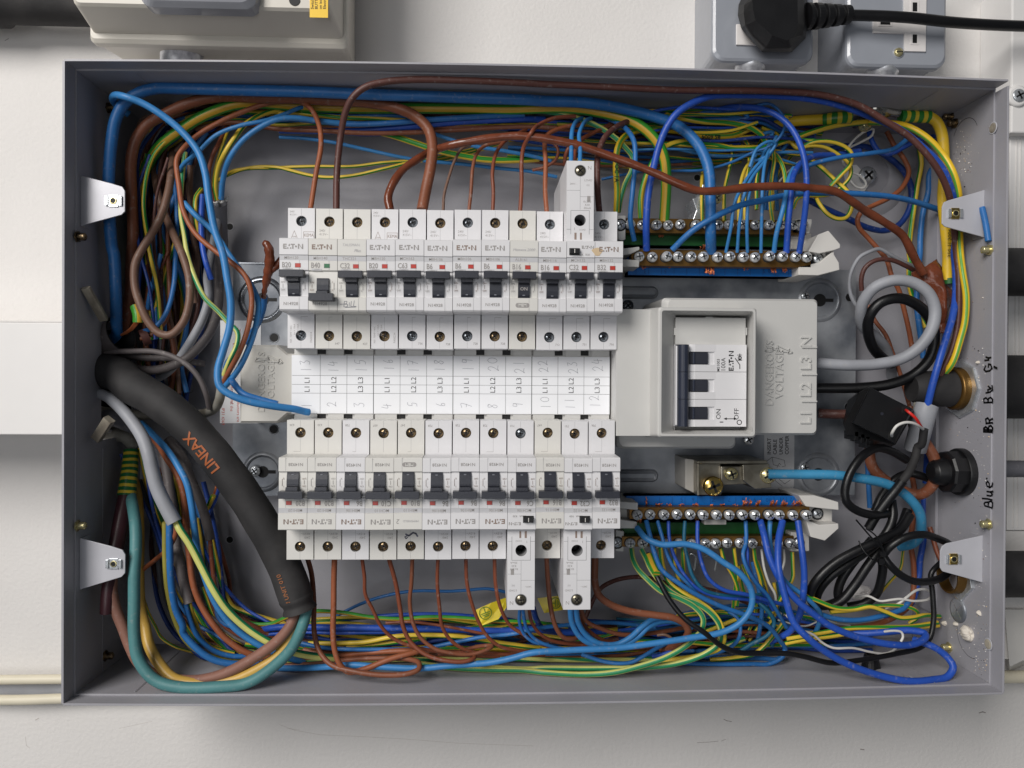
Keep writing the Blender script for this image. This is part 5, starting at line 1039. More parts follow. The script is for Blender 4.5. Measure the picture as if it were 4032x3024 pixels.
mb=MB(); p=at(*cp("A4",890,575),44); mb.rings((p[0],p[1],34),[(5,0),(5,2),(4,2.2),(4,5),(3,5.5)],"brass_screw",n=16); mb.cyl((p[0]-5,p[1]+2,30),(p[0]-5,p[1]+2,40),3,"aged_zinc2"); mb.build("lug_bolt",label="small brass bolt with nut under the bolted lugs",cat="bolt")
W("tape_band","green and yellow banded tape between the bolted lugs and the bending yellow cable","band_gy",98,"A4",(1130,500,50),(1250,508,50),(1370,540,51),cat="tape",tw=0)
YC=W("yellow_cable","thick yellow cable bending down from the joint and running behind the fixing lug","w_yellow",86,"A4",(1360,535,51),(1425,580,52),(1470,680,52),(1485,850,52),(1490,1000,52),(1478,1200,50),(1500,1450,50),(1525,1659,50),"B4",(1530,100,50),(1532,215,50),cat="cable")
YCO=LAST[0]; mb=MB(); L=path(["B4",(1530,200,50),(1532,245,50)]); mb.tube([at(*l) for l in L],4.6,"green_plastic",16); mb.build("green_tape",label="green tape end of the thick yellow cable beside the crumpled brown tape",cat="tape")
mb=MB(); mb.text("350 1J 2006",at(*cp("A4",1538,1640),55.2)[0],at(*cp("A4",1538,1570),55.2)[1],54.9,4.4,"print_black",rot=90,align='CENTER'); mb.build("cable_print",YC,porigin=YCO)
SCb=W("striped_cable","yellow cable printed BS 6004, curving under the striped loop by the bar end","w_goldgreen",52,"A3",(885,1320,46),(892,1150,48),(882,950,50),(898,790,52),(960,695,50),(1100,642,46),(1400,655,44),(1600,690,44),(1800,700,44),(1910,665,42),(1985,600,38),cat="cable",tw=0,ph=.3)
SCO=LAST[0]; mb=MB(); p=at(*cp("A3",1660,700),48); mb.text("BS 6004",p[0],p[1]-.2,48.2,4.2,"print_black",rot=181,align='CENTER',bold=.02); p=at(*cp("A3",888,980),53.6); mb.build("cable_print",SCb,porigin=SCO); mb=MB(); mb.text("/POC 1A",p[0],p[1],53.6,4.4,"print_black",rot=-91,align='CENTER',bold=.02); mb.build("cable_print",SCb,porigin=SCO)
W("taped_brown_cable","long brown cable wound in glossy tape, crossing in front of the thick blue cable","tape_brown",66,"A2",(905,1300,82),(888,1200,80),(930,1080,78),(1010,970,74),(1120,890,70),(1220,830,62),(1330,790,74),(1500,750,80),(1800,705,82),"A3",(133,697,84),(400,735,86),(600,780,86),(800,850,86),(1000,920,87),(1200,1000,88),(1400,1090,90),(1550,1142,90),(1700,1145,90),(2000,1112,86),"A4",(250,1108,84),(400,1122,82),(600,1150,80),(750,1240,76),(850,1310,72),(1000,1400,70),(1150,1510,66),(1230,1659,62),"B4",(1260,60,60),(1320,160,58),cat="cable",rf=lambda t:1+.04*sin(t*140)+.03*sin(t*61)+.3*max(0,t-.8))
# crumpled tape
def blob(name,pts,h0,h1,m,label,cat,seed=3,amp=1.6,sub=2):
    mb=MB(); P=[at(u,v,h1) for u,v in pts]; cx=sum(p[0] for p in P)/len(P); cy=sum(p[1] for p in P)/len(P); r_=random.Random(seed)
    L=[]
    fine=[]
    for i in range(len(P)):
        a=P[i];b=P[(i+1)%len(P)]
        for k in range(4): fine.append((a[0]+(b[0]-a[0])*k/4,a[1]+(b[1]-a[1])*k/4))
    for s,h in ((1.0,h0),(1.12,(h0+h1)/2),(.95,h1-1),(.6,h1+1),(.25,h1)):
        L.append([(cx+(x-cx)*s+r_.uniform(-.7,.7),cy+(y-cy)*s+r_.uniform(-.7,.7),h+amp*sin(x*.55+y*.25+s*5)+r_.uniform(-.9,.9)) for x,y in fine])
    mb.loft(L,m,True,True,True); o=mb.build(name,label=label,cat=cat); s=o.modifiers.new("s",'SUBSURF'); s.levels=s.render_levels=1; return o
def crumple(left,right,h0,amp,m,nu=26,nv=46,seed=2):
    r_=random.Random(seed); A=spline([at(*cp("B4",x,y),h0) for x,y in left],.8); B=spline([at(*cp("B4",x,y),h0) for x,y in right],.8); mb=MB(); V=[]
    folds=[(r_.uniform(.10,.28),r_.uniform(0,6.28),r_.uniform(-.5,.5)) for _ in range(5)]
    for k in range(nv+1):
        a=A[min(len(A)-1,int(k/nv*(len(A)-1)))]; b=B[min(len(B)-1,int(k/nv*(len(B)-1)))]
        for q in range(nu+1):
            t=q/nu; p=a+(b-a)*t; rid=0
            for n,(f,ph,an) in enumerate(folds): rid+=(1-2*abs(sin((p.x*cos(an+.6)+p.y*sin(an+.6))*f+ph)))*(.75**n)
            j_=.5*(sin(k*.9+seed)+sin(k*.37)) if q in (0,nu) else 0
            V.append((p.x+j_*.8,p.y,h0+7*sin(pi*t)*sin(pi*min(1,.15+k/nv))**.5+amp*rid+r_.uniform(-.15,.15)))
    w=nu+1; mb.add(V,[(k*w+q,k*w+q+1,(k+1)*w+q+1,(k+1)*w+q) for k in range(nv) for q in range(nu)],m,True)
    o=mb.build("brown_tape",label="crumpled shiny brown insulating tape behind the grey cable loop",cat="tape"); sd=o.modifiers.new("t",'SOLIDIFY'); sd.thickness=.0008; sd.offset=-1; return o
crumple([(1232,150),(1270,230),(1330,330),(1385,430),(1420,560),(1438,650)],[(1430,40),(1475,105),(1480,210),(1545,325),(1532,480),(1490,650)],50,1.3,"tape_brown")
BT=W("brown_tape","brown taped splice hanging beside the first upper breaker","tape_brown",74,"A1",(1740,1580,84),(1765,1580,85),(1785,1640,84),"B1",(1785,90,80),(1765,200,76),(1745,300,72),(1740,350,66),cat="tape",rf=lambda t:.55+.5*sin(pi*min(1,t*1.3))**.5+.1*sin(t*40))
BTO=LAST[0]
W("tape_branch",None,"tape_brown",62,"B1",(1790,150,78),(1830,110,78),(1890,50,76),parent=BT,porigin=BTO,rf=lambda t:.7+.5*t)
# thin browns into the upper breakers
def brt(num,m,w,*p): W("brown_wire","thin brown wire rising from the breaker above handwritten %s"%NUMW[num],m,w,*p,group=G_BRT)
brt(18,"w_greybrown",24,"A2",(1338,1305,82),(1345,1180,80),(1388,1020,76),(1430,900,72),(1490,800,66),(1560,770,62))
brt(19,"w_brown",29,"A2",(1548,1310,82),(1565,1150,80),(1580,950,76),(1610,845,72),(1680,775,68),(1830,745,64))
brt(20,"w_redbrown",30,"A2",(1743,1310,82),(1748,1150,80),(1740,1000,78),(1768,840,72),(1835,745,66),(1920,690,58),"A3",(150,640,50))
brt(21,"w_redbrown",34,"A3",(100,1315,82),(112,1100,80),(112,900,77),(130,780,80),(190,670,88),(260,600,74),(390,548,66),(550,535,60))
brt(22,"w_obrown",38,"A3",(318,1320,82),(305,1150,80),(308,900,76),(300,760,72),(330,680,66),(450,625,60),(620,600,54))
W("brown_wire","brown wire looping under the twisted tape cable above the breaker reading ON","w_redbrown",26,"A3",(200,975,44),(300,950,46),(390,890,50),(410,810,52),(370,755,50),(250,720,46))
for k,(x0,w) in enumerate(((515,36),(588,34))): W("blue_wire","%s of the twin blue wires into the tall upper breaker's end"%("first" if k==0 else "second"),"w_lblue",w,"A3",(x0,910,94),(x0+3,800,88),(x0+5-k*12,690,78),(x0+20-k*2,615,68),(x0+50,570,58),(x0+90,550,50))
W("brown_wire","brown wire rising behind the tall upper breaker towards the striped cable","w_redbrown",34,"A3",(465,930,50),(470,860,54),(500,790,56),(620,710,54),(760,640,50),(860,590,44),(1000,560,38))
W("brown_wire","reddish wire beside the blue pair at the tall upper breaker","w_redbrown",30,"A3",(548,900,70),(550,820,66),(590,740,60),(700,670,54),(850,610,46))
W("brown_cable","dark brown wire rising from the stained breaker","w_dbrown",50,"A3",(748,1325,84),(733,1150,82),(730,950,80),(742,820,76),(790,710,72),(860,640,66),(950,590,60),(1040,560,50),group=G_BRT,cat="wire")
W("blue_wire","blue wire standing upright between the stained breaker and the striped wires into the bar","w_blue",42,"A3",(1032,1550,66),(1000,1380,72),(1018,1150,74),(1040,900,72),(1032,750,70),(985,660,64),(900,590,54),(800,545,46),group=G_N)
# blues into the upper neutral bar
W("blue_cable","blue cable bowed over the top corner, last but one into the upper neutral bar","w_royal",52,"A4",(200,1650,64),(215,1400,70),(235,1200,72),(250,1040,66),(320,920,58),(430,860,50),(600,850,44),(800,820,40),cat="wire",group=G_N)
W("blue_cable","blue cable bowing up from the last screw of the upper neutral bar","w_royal",50,"A4",(305,1650,66),(342,1400,76),(365,1150,82),(355,930,82),(310,760,80),(230,620,76),(110,520,70),(-30,470,64),"A3",(1850,440,56),(1650,430,46),cat="wire",group=G_N)
W("blue_wire","blue wire crossing the pressed dish towards the top corner","w_blue",40,"A4",(1205,705,52),(1080,800,54),(900,835,56),(640,870,56),(400,930,54),(290,990,54))
W("blue_wire","light blue wire on the screw beside the two royal blue cables","w_lblue",40,"A4",(98,1645,64),(118,1500,70),(165,1320,74),(195,1180,72),(215,1060,66),(260,960,58),group=G_N)
W("blue_wire","blue wire crossing in front of the bars and behind the thick yellow cable","w_blue",50,"A3",(1342,1625,64),(1500,1475,72),(1700,1352,76),(1900,1262,74),"A4",(0,1222,72),(200,1180,68),(400,1160,64),(700,1165,60),(1000,1185,54),(1200,1220,48),(1460,1302,40),group=G_N)
W("blue_wire","thin blue wire crossing level behind the thick blue cable above the bars","w_blue",24,"A3",(765,1050,35),(900,1022),(1100,985),(1400,980,42),(1580,975),(1800,920),(2000,830,48),"A4",(60,780,52),(150,700,56),(188,600,60),(150,500,62),(60,432,60),(-60,420,56),"A3",(1800,470,44))
for k,(cx,P) in enumerate((("one",["A3",(1780,1645,62),(1820,1450,72),(1850,1250,74),(1930,1080,70),(2040,930,62),"A4",(60,850,56),(120,760,50)]),("two",["A3",(1872,1645,62),(1892,1400,72),(1930,1180,74),(1990,1040,70),"A4",(40,880,60),(100,760,52)]),("three",["A3",(1956,1645,62),(1952,1400,72),(1965,1200,72),(2010,1030,66),(2060,900,58),"A4",(60,760,48)]),("four",["A4",(-8,1650,62),(0,1300,70),(8,1050,68),(40,860,60),(120,700,50)]))):
    W("blue_wire","slim light blue wires fanning down into the middle of the upper neutral bar","w_lblue",28,*P,group="fan of slim blue wires into the upper neutral bar")
W("blue_wire","blue loop beside the dark blue cable at the top of the upper bars","w_blue",32,"A3",(1450,560,46),(1600,505,50),(1900,500,50),(1960,540,50),(1900,560,48),(1650,555,46),(1500,580,40))
W("blue_wire","second flat blue loop lying just under the first near the top","w_lblue",32,"A3",(1420,540,42),(1600,525,44),(1850,545,46),(1940,560,46),(1900,580,44),(1600,580,40))
W("blue_wire","thin blue wire rising in a hook beside the thick yellow cable start","w_lblue",26,"A4",(-60,900,56),(40,860,58),(110,760,60),(60,740,62),(-40,800,62),(-100,950,62))
# striped into the upper earth bar
for x0,P in ((1765,[(1768,1150),(1798,1000),(1832,860),(1825,770,36)]),(1885,[(1890,1150),(1930,980),(2010,860),(2074,800,36)]),(1935,[(1935,1150),(1965,950),(1972,800),(1930,720,34)]),(1588,[(1582,1180),(1590,1000),(1640,850),(1640,760,30)])):
    W("yellow_wire","slim mostly yellow striped wires into the upper earth bar behind the blue ones","w_ygreen",30,"A3",(x0,1392,52),*P,group="slim striped wires into the upper earth bar")
W("yellow_wire","slim mostly yellow striped wires into the upper earth bar behind the blue ones","w_ygreen",32,"A4",(88,1400,52),(70,1250,52),(78,1050,50),(100,880,48),(70,740,44),(0,660,40),group="slim striped wires into the upper earth bar")
W("striped_wire","striped wire on the last screw but one of the upper earth bar","w_gy",34,"A4",(180,1400,52),(195,1150,50),(175,960,48),(115,850,44),(20,790,40),group=G_E)
W("striped_wire","striped wire curving tightly in the top left of the pressed dish","w_gy",36,"A4",(130,830,34),(250,826,36),(360,865,40),(480,950,42),(600,1060,44),(720,1180,46),(732,1280,46),(690,1360,46),(620,1372,46),(540,1335,44),(470,1250,40),(440,1190,36))
W("striped_wire","striped wire forming the outer loop over the pressed dish screw","w_gy",34,"A4",(330,785,44),(420,745,48),(560,742,50),(680,785,50),(732,840,50),(722,930,50),(660,1000,50),(560,1105,46))
W("striped_wire","striped wire forming the inner loop over the pressed dish screw","w_ygreen",32,"A4",(230,740,42),(290,795,44),(400,775,46),(520,790,46),(630,850,46),(718,930,46),(722,1020,46),(650,1112,44),(540,1175,40),(300,1200,38),(255,1290,36))
W("striped_wire","yellow striped wire arching right of the BS printed cable","w_gy",44,"A3",(1290,515,44),(1420,550,48),(1600,580,50),(1800,590,50),(1960,620,50),(2060,680,48),"A4",(30,740,44))
# towards the marked end
W("brown_wire","orange brown wire wandering down past the pressed dish behind the loops","w_obrown",40,"A4",(1020,660,24),(1080,770,26),(1170,900,28),(1200,990,28),(1150,1110,30),(1050,1195,34),(900,1268,38),(820,1310,40),(782,1370,38),(792,1440,36),(860,1520,34),(950,1620,34),"B4",(1020,50,34),(1060,180,34),(1120,300,32),(1160,450,30),(1200,620,30),(1225,760,28))
W("blue_wire","dark blue wire ringing the pressed dish on the back panel","w_navy",50,"A4",(560,800,14),(740,775,16),(900,800,16),(1060,890,16),(1170,1000,16),(1220,1130,16),(1205,1290,16),(1120,1420,16),(1000,1468,16),(850,1440,18),(700,1370,22),(500,1280,28),(360,1205,34))
W("blue_wire","blue wire dipping behind the brown cable into the pressed dish","w_royal",42,"A4",(870,640,24),(900,740,26),(960,825,28),(1050,840,32),(1150,790,34),(1250,740,36),(1400,700,30))
W("white_wire","thin white wire looping round the pressed dish screw","w_white",20,"A4",(660,850,30),(700,795,32),(770,710,34),(850,655,34),(912,640,32),(900,690,30),(810,745,28),(720,790,28),(668,850,26),(665,920,26),(720,980,26),(800,1020,26),(850,1085,28),(825,1120,30),(770,1110,28),(725,1060,26))
W("white_wire","thin white wire slanting behind the two royal blue cables","w_white",17,"A4",(140,1070,30),(220,980,32),(300,905,34),(360,880,34))
W("striped_wire","striped wire dropping straight along the folded end rail","w_gy",40,"A4",(1285,800,20),(1302,920,20),(1270,1100,18),(1240,1300,18),(1212,1500,18),(1202,1659,18),"B4",(1210,0+40,18),(1200,150,18),(1215,300,18),(1290,500,18),(1340,600,20))
W("blue_wire","blue wire dropping beside the striped one along the folded end rail","w_blue",46,"A4",(1440,900,24),(1410,1000,24),(1360,1150,24),(1320,1300,24),(1295,1500,24),(1290,1659,24),"B4",(1280,100,22),(1265,400,22),(1300,700,22),(1320,850,22))
# grey and black loops
W("grey_cable","thick light grey cable looping once beside the cover lettering","w_grey",92,"B4",(440,890,68),(700,908,72),(950,898,74),(1150,850,78),(1300,745,82),(1392,600,84),(1412,450,84),(1355,315,84),(1235,235,82),(1080,215,80),(930,268,76),(838,370,70),(805,500,62),(835,600,54),(930,680,46),(1000,760,38),(1050,900,28),(1060,1000,20),cat="cable")
W("black_cable","thick black cable looping inside the light grey loop","w_black",86,"B4",(440,1095,44),(800,1092,52),(1050,1062,58),(1240,985,62),(1365,860,66),(1408,700,68),(1380,545,68),(1280,425,70),(1120,362,72),(970,398,70),(882,500,66),(865,620,60),(905,760,52),(985,850,44),(1060,900,36),cat="cable")
W("grey_wire","thin grey flex making a wide ring round the thick grey loop","w_grey",32,"B4",(1250,105,40),(1150,62,42),(1040,0,44),"A4",(960,1618,44),(880,1640,44),"B4",(800,25,42),(735,130,40),(712,250,40),(745,380,40),(830,490,38),(930,620,34),(990,720,30),(1040,850,24))
W("brown_wire","dark brown wire hooped inside the thin grey flex ring","w_dbrown",38,"B4",(815,300,40),(812,200,42),(845,110,44),(930,52,46),(1050,48,46),(1180,100,44),(1270,150,42))
W("brown_wire","brown wire slanting down inside the grey and black loops","w_brown",34,"B4",(870,420,30),(920,540,34),(1010,660,34),(1065,800,34),(1120,950,32),(1180,1150,32),(1205,1240,30))
W("white_wire","frosted white flex behind the black loop","w_white",40,"B4",(900,640,20),(980,690,22),(1040,780,24),(1060,900,24),(1075,1010,22))
# sheath end by the marked panel
mb=MB(); L=path(["B4",(1350,1235,66),(1330,1300,66),(1290,1450,62),(1250,1600,58)]); P=[at(*l) for l in L]; mb.tube(P,7.6,"w_grey",20,caps=False); mb.tube([P[0],tuple((Vector(P[0])*.6+Vector(P[1])*.4))],7.0,"w_dgrey",20,caps=False)
mb.build("grey_sheath",label="cut grey outer sheath gathering blue, brown and striped wires near the marked panel",cat="cable sheath")
W("sheath_flap","thin grey white strip of peeled sheath beside the cut grey sheath","w_oldgrey",36,"B4",(1300,1130,62),(1262,1200,62),(1250,1300,60),cat="cable sheath")
# current sensor
SN=empty("current_sensor",at(3470,1630,40),"black square current sensor clipped round a brown cable, red and white leads in its face","current sensor"); po=at(3470,1630,40)
mb=MB(); q=lambda P,h:[at(*cp("B4",x,y),h) for x,y in P]
mb.loft([q([(860,1125),(1190,1260),(1160,1440),(1000,1600),(700,1480),(660,1380),(700,1200),(800,1110)],40),q([(880,1090),(1225,1260),(1240,1300),(1090,1560),(960,1530),(690,1470),(670,1390),(800,1130)],66)],"black_plastic")
mb.loft([q([(878,1088),(1238,1272),(1085,1552),(735,1378)],64),q([(884,1086),(1236,1270),(1084,1548),(737,1376)],86),q([(893,1096),(1224,1272),(1078,1538),(748,1374)],88)],"black_plastic")
for x,y in ((740,1470),(790,1490),(830,1510),(860,1540)): a=at(*cp("B4",x,y),60); mb.box(a[0]-1.3,a[0]+1.3,a[1]-4,a[1]+2,50,66,"black_plastic")
p=at(*cp("B4",980,1305),88); mb.cyl((p[0],p[1],88),(p[0],p[1],88.2),1.1,"handle",n=12)
for (x,y) in ((1172,1272),(1060,1482)): p=at(*cp("B4",x,y),88); mb.box(p[0]-2.6,p[0]+2.6,p[1]-2.2,p[1]+2.2,88,88.25,"slot_dark")
mb.build("sensor_case",SN,porigin=po,bevel=1.0)
W("red_lead",None,"w_red",24,"B4",(1172,1272,86),(1200,1292,96),(1250,1335,97),(1285,1385,94),(1308,1425,88),parent=SN,porigin=po)
W("white_lead",None,"w_white",24,"B4",(1060,1492,86),(1066,1455,96),(1100,1405,98),(1160,1378,98),(1220,1378,97),(1275,1400,94),(1315,1430,88),parent=SN,porigin=po)
W("heat_shrink",None,"black_rubber",66,"B4",(1325,1430,86),(1300,1560,82),"C4",(1275,120,80),(1250,220,78),(1200,330,74),(1140,410,72),parent=SN,porigin=po)
W("sensor_lead",None,"w_black",78,"C4",(1150,400,74),(1090,480,72),(1010,580,70),(930,690,68),(870,790,66),parent=SN,porigin=po)
W("brown_cable","brown cable coming out from under the big cover into the black sensor","w_dbrown",80,"B4",(460,1300,34),(600,1308,38),(740,1312,46),(860,1330,52),cat="cable")
W("brown_cable","thick brown cable looping beyond the black sensor in front of the black gland nut","w_brown",88,"C4",(890,80,40),(880,200,40),(910,300,40),(1000,390,40),(1100,450,42),(1200,500,46),(1300,510,52),(1390,440,58),(1425,320,60),(1400,200,60),(1340,100,58),(1290,20,52),"B4",(1240,1400,44),(1220,1250,40),cat="cable")
W("light_blue_cable","pale light blue cable from the tinned clamp bending down behind the black coils","w_paleblue",78,"C4",(50,345,62),(300,348,66),(600,354,70),(850,388,70),(1050,440,66),(1200,540,62),(1288,660,58),(1302,780,52),(1285,860,44),(1220,920,36),(1120,940,28),cat="cable")
# black coils
bk=dict(cat="cable",group="black flex coils tied together in the corner by the lower bars")
W("black_flex","black flex ring to the left of the pale blue cable end","w_black",70,"C4",(1180,230,60),(1060,160,66),(940,135,72),(820,200,78),(720,340,80),(678,480,80),(690,570,80),(770,640,78),(900,680,74),(1020,670,66),**bk)
W("black_flex","black flex strand dropping from the gland nut behind the sensor lead","w_black",66,"C4",(1400,400,50),(1300,360,52),(1200,340,50),(1100,380,44),(980,520,40),(920,650,40),**bk)
W("black_flex","black flex outermost in the tied coil, brushing the white bar holder","w_black",76,"C4",(1210,680,66),(1130,800,70),(1000,870,74),(800,960,74),(600,1070,72),(450,1210,70),(395,1320,66),(420,1400,60),(520,1420,54),(640,1380,50),**bk)
W("black_flex","black flex next inside the outermost turn of the tied coil","w_black",72,"C4",(1060,560,62),(1070,700,66),(1000,850,66),(850,980,66),(700,1080,66),(560,1180,64),(470,1290,60),(430,1420,54),**bk)
W("black_flex","black flex crossing diagonally low through the tied coil","w_black",76,"C4",(1190,640,54),(1130,780,58),(980,940,60),(860,1100,60),(760,1250,58),(650,1380,56),(540,1440,52),**bk)
W("black_flex","short hanging black flex turn inside the tied coil","w_black",72,"C4",(900,880,56),(800,1000,56),(720,1100,56),(650,1210,54),(620,1320,52),(640,1400,50),**bk)
W("black_flex","black flex turn falling nearest the white tag","w_black",72,"C4",(940,960,50),(985,1080,50),(975,1200,48),(930,1330,44),(840,1400,40),(700,1430,36),**bk)
W("black_flex","black flex ring passing under the lower fixing lug","w_black",62,"C4",(980,1020,74),(1060,930,78),(1180,860,80),(1320,840,80),(1440,875,76),(1540,930,66),(1600,1010,58),(1580,1090,56),(1500,1170,62),(1380,1220,70),(1240,1220,74),(1120,1160,76),(1030,1070,76),(985,1000,74),**bk)
W("cable_tie","thin black tie wire knotted round the black coil","w_black",14,"C4",(770,720,84),(830,790,84),(900,870,84),(970,940,84),(995,985,82),(985,1010,80),cat="cable tie")
W("cable_tie","looped end of the black tie wire over the coil","w_black",13,"C4",(850,790,84),(910,830,85),(960,890,85),(985,960,84),(990,1000,82),(975,1060,80),(900,1040,82),(830,970,80),(790,890,76),cat="cable tie")
for q_,lb in (((985,998),"upper knot of the black tie wire on the coil"),((975,1060),"lower knot of the black tie wire on the coil")): mb=MB(); p=at(*cp("C4",*q_),82); mb.rings((p[0],p[1],80),[(1.5,0),(2.6,1.5),(2.2,3)],"black_plastic",n=12); mb.build("tie_knot",label=lb,cat="cable tie")
blob("white_tag",[cp("D4",x,y) for x,y in [(800,240),(880,235),(910,260),(900,300),(840,330),(770,345),(745,320)]],16,22,"socket_white","small crumpled white tag under the black coil","tag",4,.3)
# ---- slotted end
W("brown_wire","brown wire making a long drooping loop beside the worn brown cable","w_greybrown",62,"A1",(1000,790,24),(990,950,44),(960,1150,54),(900,1350,60),(820,1500,64),(745,1620,66),"B1",(690,80,68),(685,250,70),(725,400,72),(800,560,72),(890,650,72),(980,660,72),(1080,560,72),(1130,400,70),(1130,200,66),(1080,20,62),"A1",(1020,1540,56),(950,1380,46),(880,1180,40),(850,1000,34),(845,900,30))
W("blue_wire","blue wire down the bundle ending at the short cut brown sheath","w_blue",38,"A1",(1010,1050,30),(1030,1300,36),(1020,1659,44),"B1",(1005,250,48),(960,440,52),(900,550,54),(850,595,54),(740,640,50),group=G_LEFT)
W("brown_wire","brown wire curling into the short cut brown sheath","w_brown",34,"A1",(960,1000,30),(955,1500,36),"B1",(960,100,42),(970,400,46),(940,540,48),(860,630,50),(760,690,50),(735,690,50))
W("blue_wire","slim blue wire at the outer side of the bundle inside the brown loop","w_blue",36,"A1",(900,1659,46),"B1",(885,60,46),(860,150,46),(820,280,44),(790,450,40))
W("brown_wire","slim reddish wire beside the blue one inside the brown loop","w_redbrown",28,"A1",(960,1640,42),"B1",(900,120,42),(860,280,40),(800,460,36))
W("striped_wire","dark striped wire crossing inside the brown loop","w_gy",34,"A1",(1060,1450,34),"B1",(960,60,36),(900,260,38),(850,450,36),(815,580,34))
W("striped_wire","striped wire dropping straight behind the cable arch","w_ygreen",26,"B1",(905,300,24),(930,500,24),(915,700,22),(940,900,20),(1000,1100,18))
W("blue_wire","dark blue wire in the grey split sheath beside the striped wire","w_royal",46,"A1",(1240,1180,40),(1230,1400,46),(1240,1600,50),"B1",(1270,80,52),(1310,210,50))
W("striped_wire","yellow striped wire hooking over the bundle towards the striped pair","w_ygreen",36,"A1",(1230,1130,36),(1185,1200,42),(1180,1300,44),(1190,1400,42),(1210,1500,40))
W("grey_brown_wire","grey brown wire running straight down beside the blue wires","w_greybrown",50,"A1",(1140,940,30),(1135,1150,30),(1150,1300,28),(1160,1500,26),"B1",(1190,0,24),(1185,300,22))
W("brown_wire","grey brown wire slanting under the drooping brown loop","w_greybrown",48,"A1",(930,1330,32),(980,1430,34),(1050,1560,36),(1100,1659,38),"B1",(1130,150,38),(1180,400,34))
W("grey_cable","grey cable curving from the split sheath behind the cable arch","w_grey",66,"A1",(1350,1240,30),(1350,1450,32),"B1",(1280,180,38),(1290,350,44),(1240,530,46),(1150,700,46),(1060,840,44),(960,960,40),(880,1010,36),cat="cable")
W("grey_cable","dull grey cable beside the split sheath curving towards the slot","w_sheath",70,"A1",(1350,1280,26),(1365,1450,30),"B1",(1375,0,34),(1375,250,40),(1360,470,46),(1300,640,50),(1200,770,52),(1080,870,52),(940,930,50),(800,950,46),(640,930,42),cat="cable")
W("grey_flex","thin grey cable arching out of the slot over the black cable","w_sheath",44,"B1",(380,830,50),(500,800,56),(650,795,62),(850,798,68),(1000,840,72),(1120,910,74),(1215,1020,74),(1270,1150,72),(1295,1260,66),cat="cable",ext=True)
W("grey_cable","second grey cable from the slot passing behind the black cable","w_sheath",54,"B1",(380,800,36),(560,830,40),(800,850,42),(1000,850,44),(1150,880,46),(1250,900,40),cat="cable",ext=True)
AC=W("armoured_cable","very thick black cable with orange lettering, its end torn open","black_rubber",270,"B1",(350,945,54),(480,985,60),(650,1070,68),(850,1185,76),(1000,1295,80),(1150,1430,83),(1310,1610,84),"C1",(1460,350,84),(1610,560,83),(1750,790,83),(1870,1010,82),(1950,1200,82),(2000,1350,82),cat="cable",rf=lambda t:1+.10*min(1,max(0,(.5-t)*2))+.012*sin(t*60),sides=32,ext=True)
ACO=LAST[0]
W("armoured_cable_end","ragged collar where the black armour is torn back","black_rubber",258,"C1",(1995,1330,82),(2018,1400,82),(2035,1460,82),cat="cable",rf=lambda t:1+.08*sin(t*8),sides=24)
# orange word on the black cable
mat("orange_dim",(150,96,60),.7)
L=path(["B1",(1150,1430,83),(1310,1610,84),"C1",(1460,350,84)]); A_=Vector(at(*L[0])); B_2=Vector(at(*L[2])); ang=atan2(B_2[1]-A_[1],B_2[0]-A_[0]); Rr=270/K/2/ppm(83)
SPc=[Vector(at(*l)) for l in path(["B1",(850,1185,76),(1000,1295,80),(1150,1430,83),(1310,1610,84),"C1",(1460,350,84),(1610,560,83),(1750,790,83),(1870,1010,82),(1950,1200,82),(2000,1350,82)])]
SPf=spline(SPc,1.0)
def on_cable(s,t,R,lift=.12):   # s mm along, t mm across
    i=max(0,min(len(SPf)-2,int(s))); p=SPf[i]+(SPf[i+1]-SPf[i])*(s-int(s)); d=(SPf[min(i+2,len(SPf)-1)]-SPf[max(i-2,0)]).normalized(); n=Vector((-d.y,d.x,0)).normalized(); up=d.cross(n); up=up if up.z>0 else -up
    a=t/R; q=p+n*sin(a)*(R+lift)+up*cos(a)*(R+lift); return tuple(q)
mb=MB(); tot=len(SPf)
# reads from its lower end up towards the slot (upside down in the picture)
c0=Vector(at(*cp("B1",1230,1500),95)); s0=min(range(tot),key=lambda i:(SPf[i].xy-c0.xy).length)
mb.tess_text("LINEAX",9.8,"orange_print",lambda X,Y:on_cable(s0-X+8,-Y-1.5,Rr,.5),bold=.018,sx=.92)
c1=Vector(at(*cp("C1",1975,1300),95)); s1=min(range(tot),key=lambda i:(SPf[i].xy-c1.xy).length)
mb.build("cable_lettering",AC,porigin=ACO); mb=MB(); mb.tess_text("4 UNIT 010",4.2,"orange_dim",lambda X,Y:on_cable(s1-X-2,-Y-2,Rr,.5),bold=.01,sx=1.1)
mb.build("cable_lettering",AC,porigin=ACO)
# cores
W("brown_core","thick dusty brown core leaving the torn black cable and rising behind the teal core","w_core_brown",86,"C1",(500,1180,72),(498,1300,74),(530,1450,74),(590,1600,74),"D1",(650,720,74),(720,850,74),(850,950,75),(1050,1000,78),(1250,985,82),(1450,925,84),(1650,815,85),(1830,690,86),(1940,570,86),(1990,470,84),(2010,380,82),cat="cable core")
W("teal_core","thick dull teal core sweeping from the torn black cable up the slotted end","w_teal",90,"C1",(640,480,46),(670,620,60),(692,780,72),(694,950,78),(682,1150,82),(680,1400,84),(680,1640,86),"D1",(705,790,87),(772,915,88),(870,1002,89),(1060,1062,90),(1350,1060,90),(1600,1015,88),(1800,895,87),(1960,740,87),"D2",(185,560,86),(220,430,84),(225,360,80),cat="cable core")
W("striped_core","thick yellow and green core between the brown and teal ones","w_core_gy",84,"C1",(640,300,34),(700,500,36),(720,800,40),(720,1100,44),(725,1350,50),(745,1500,56),"D1",(770,560,62),(800,700,68),(880,850,74),(990,970,78),(1120,1030,82),(1300,1025,83),(1500,985,84),(1700,895,84),(1860,790,83),(1960,650,82),(2010,500,80),cat="cable core",tw=0,ph=.0)
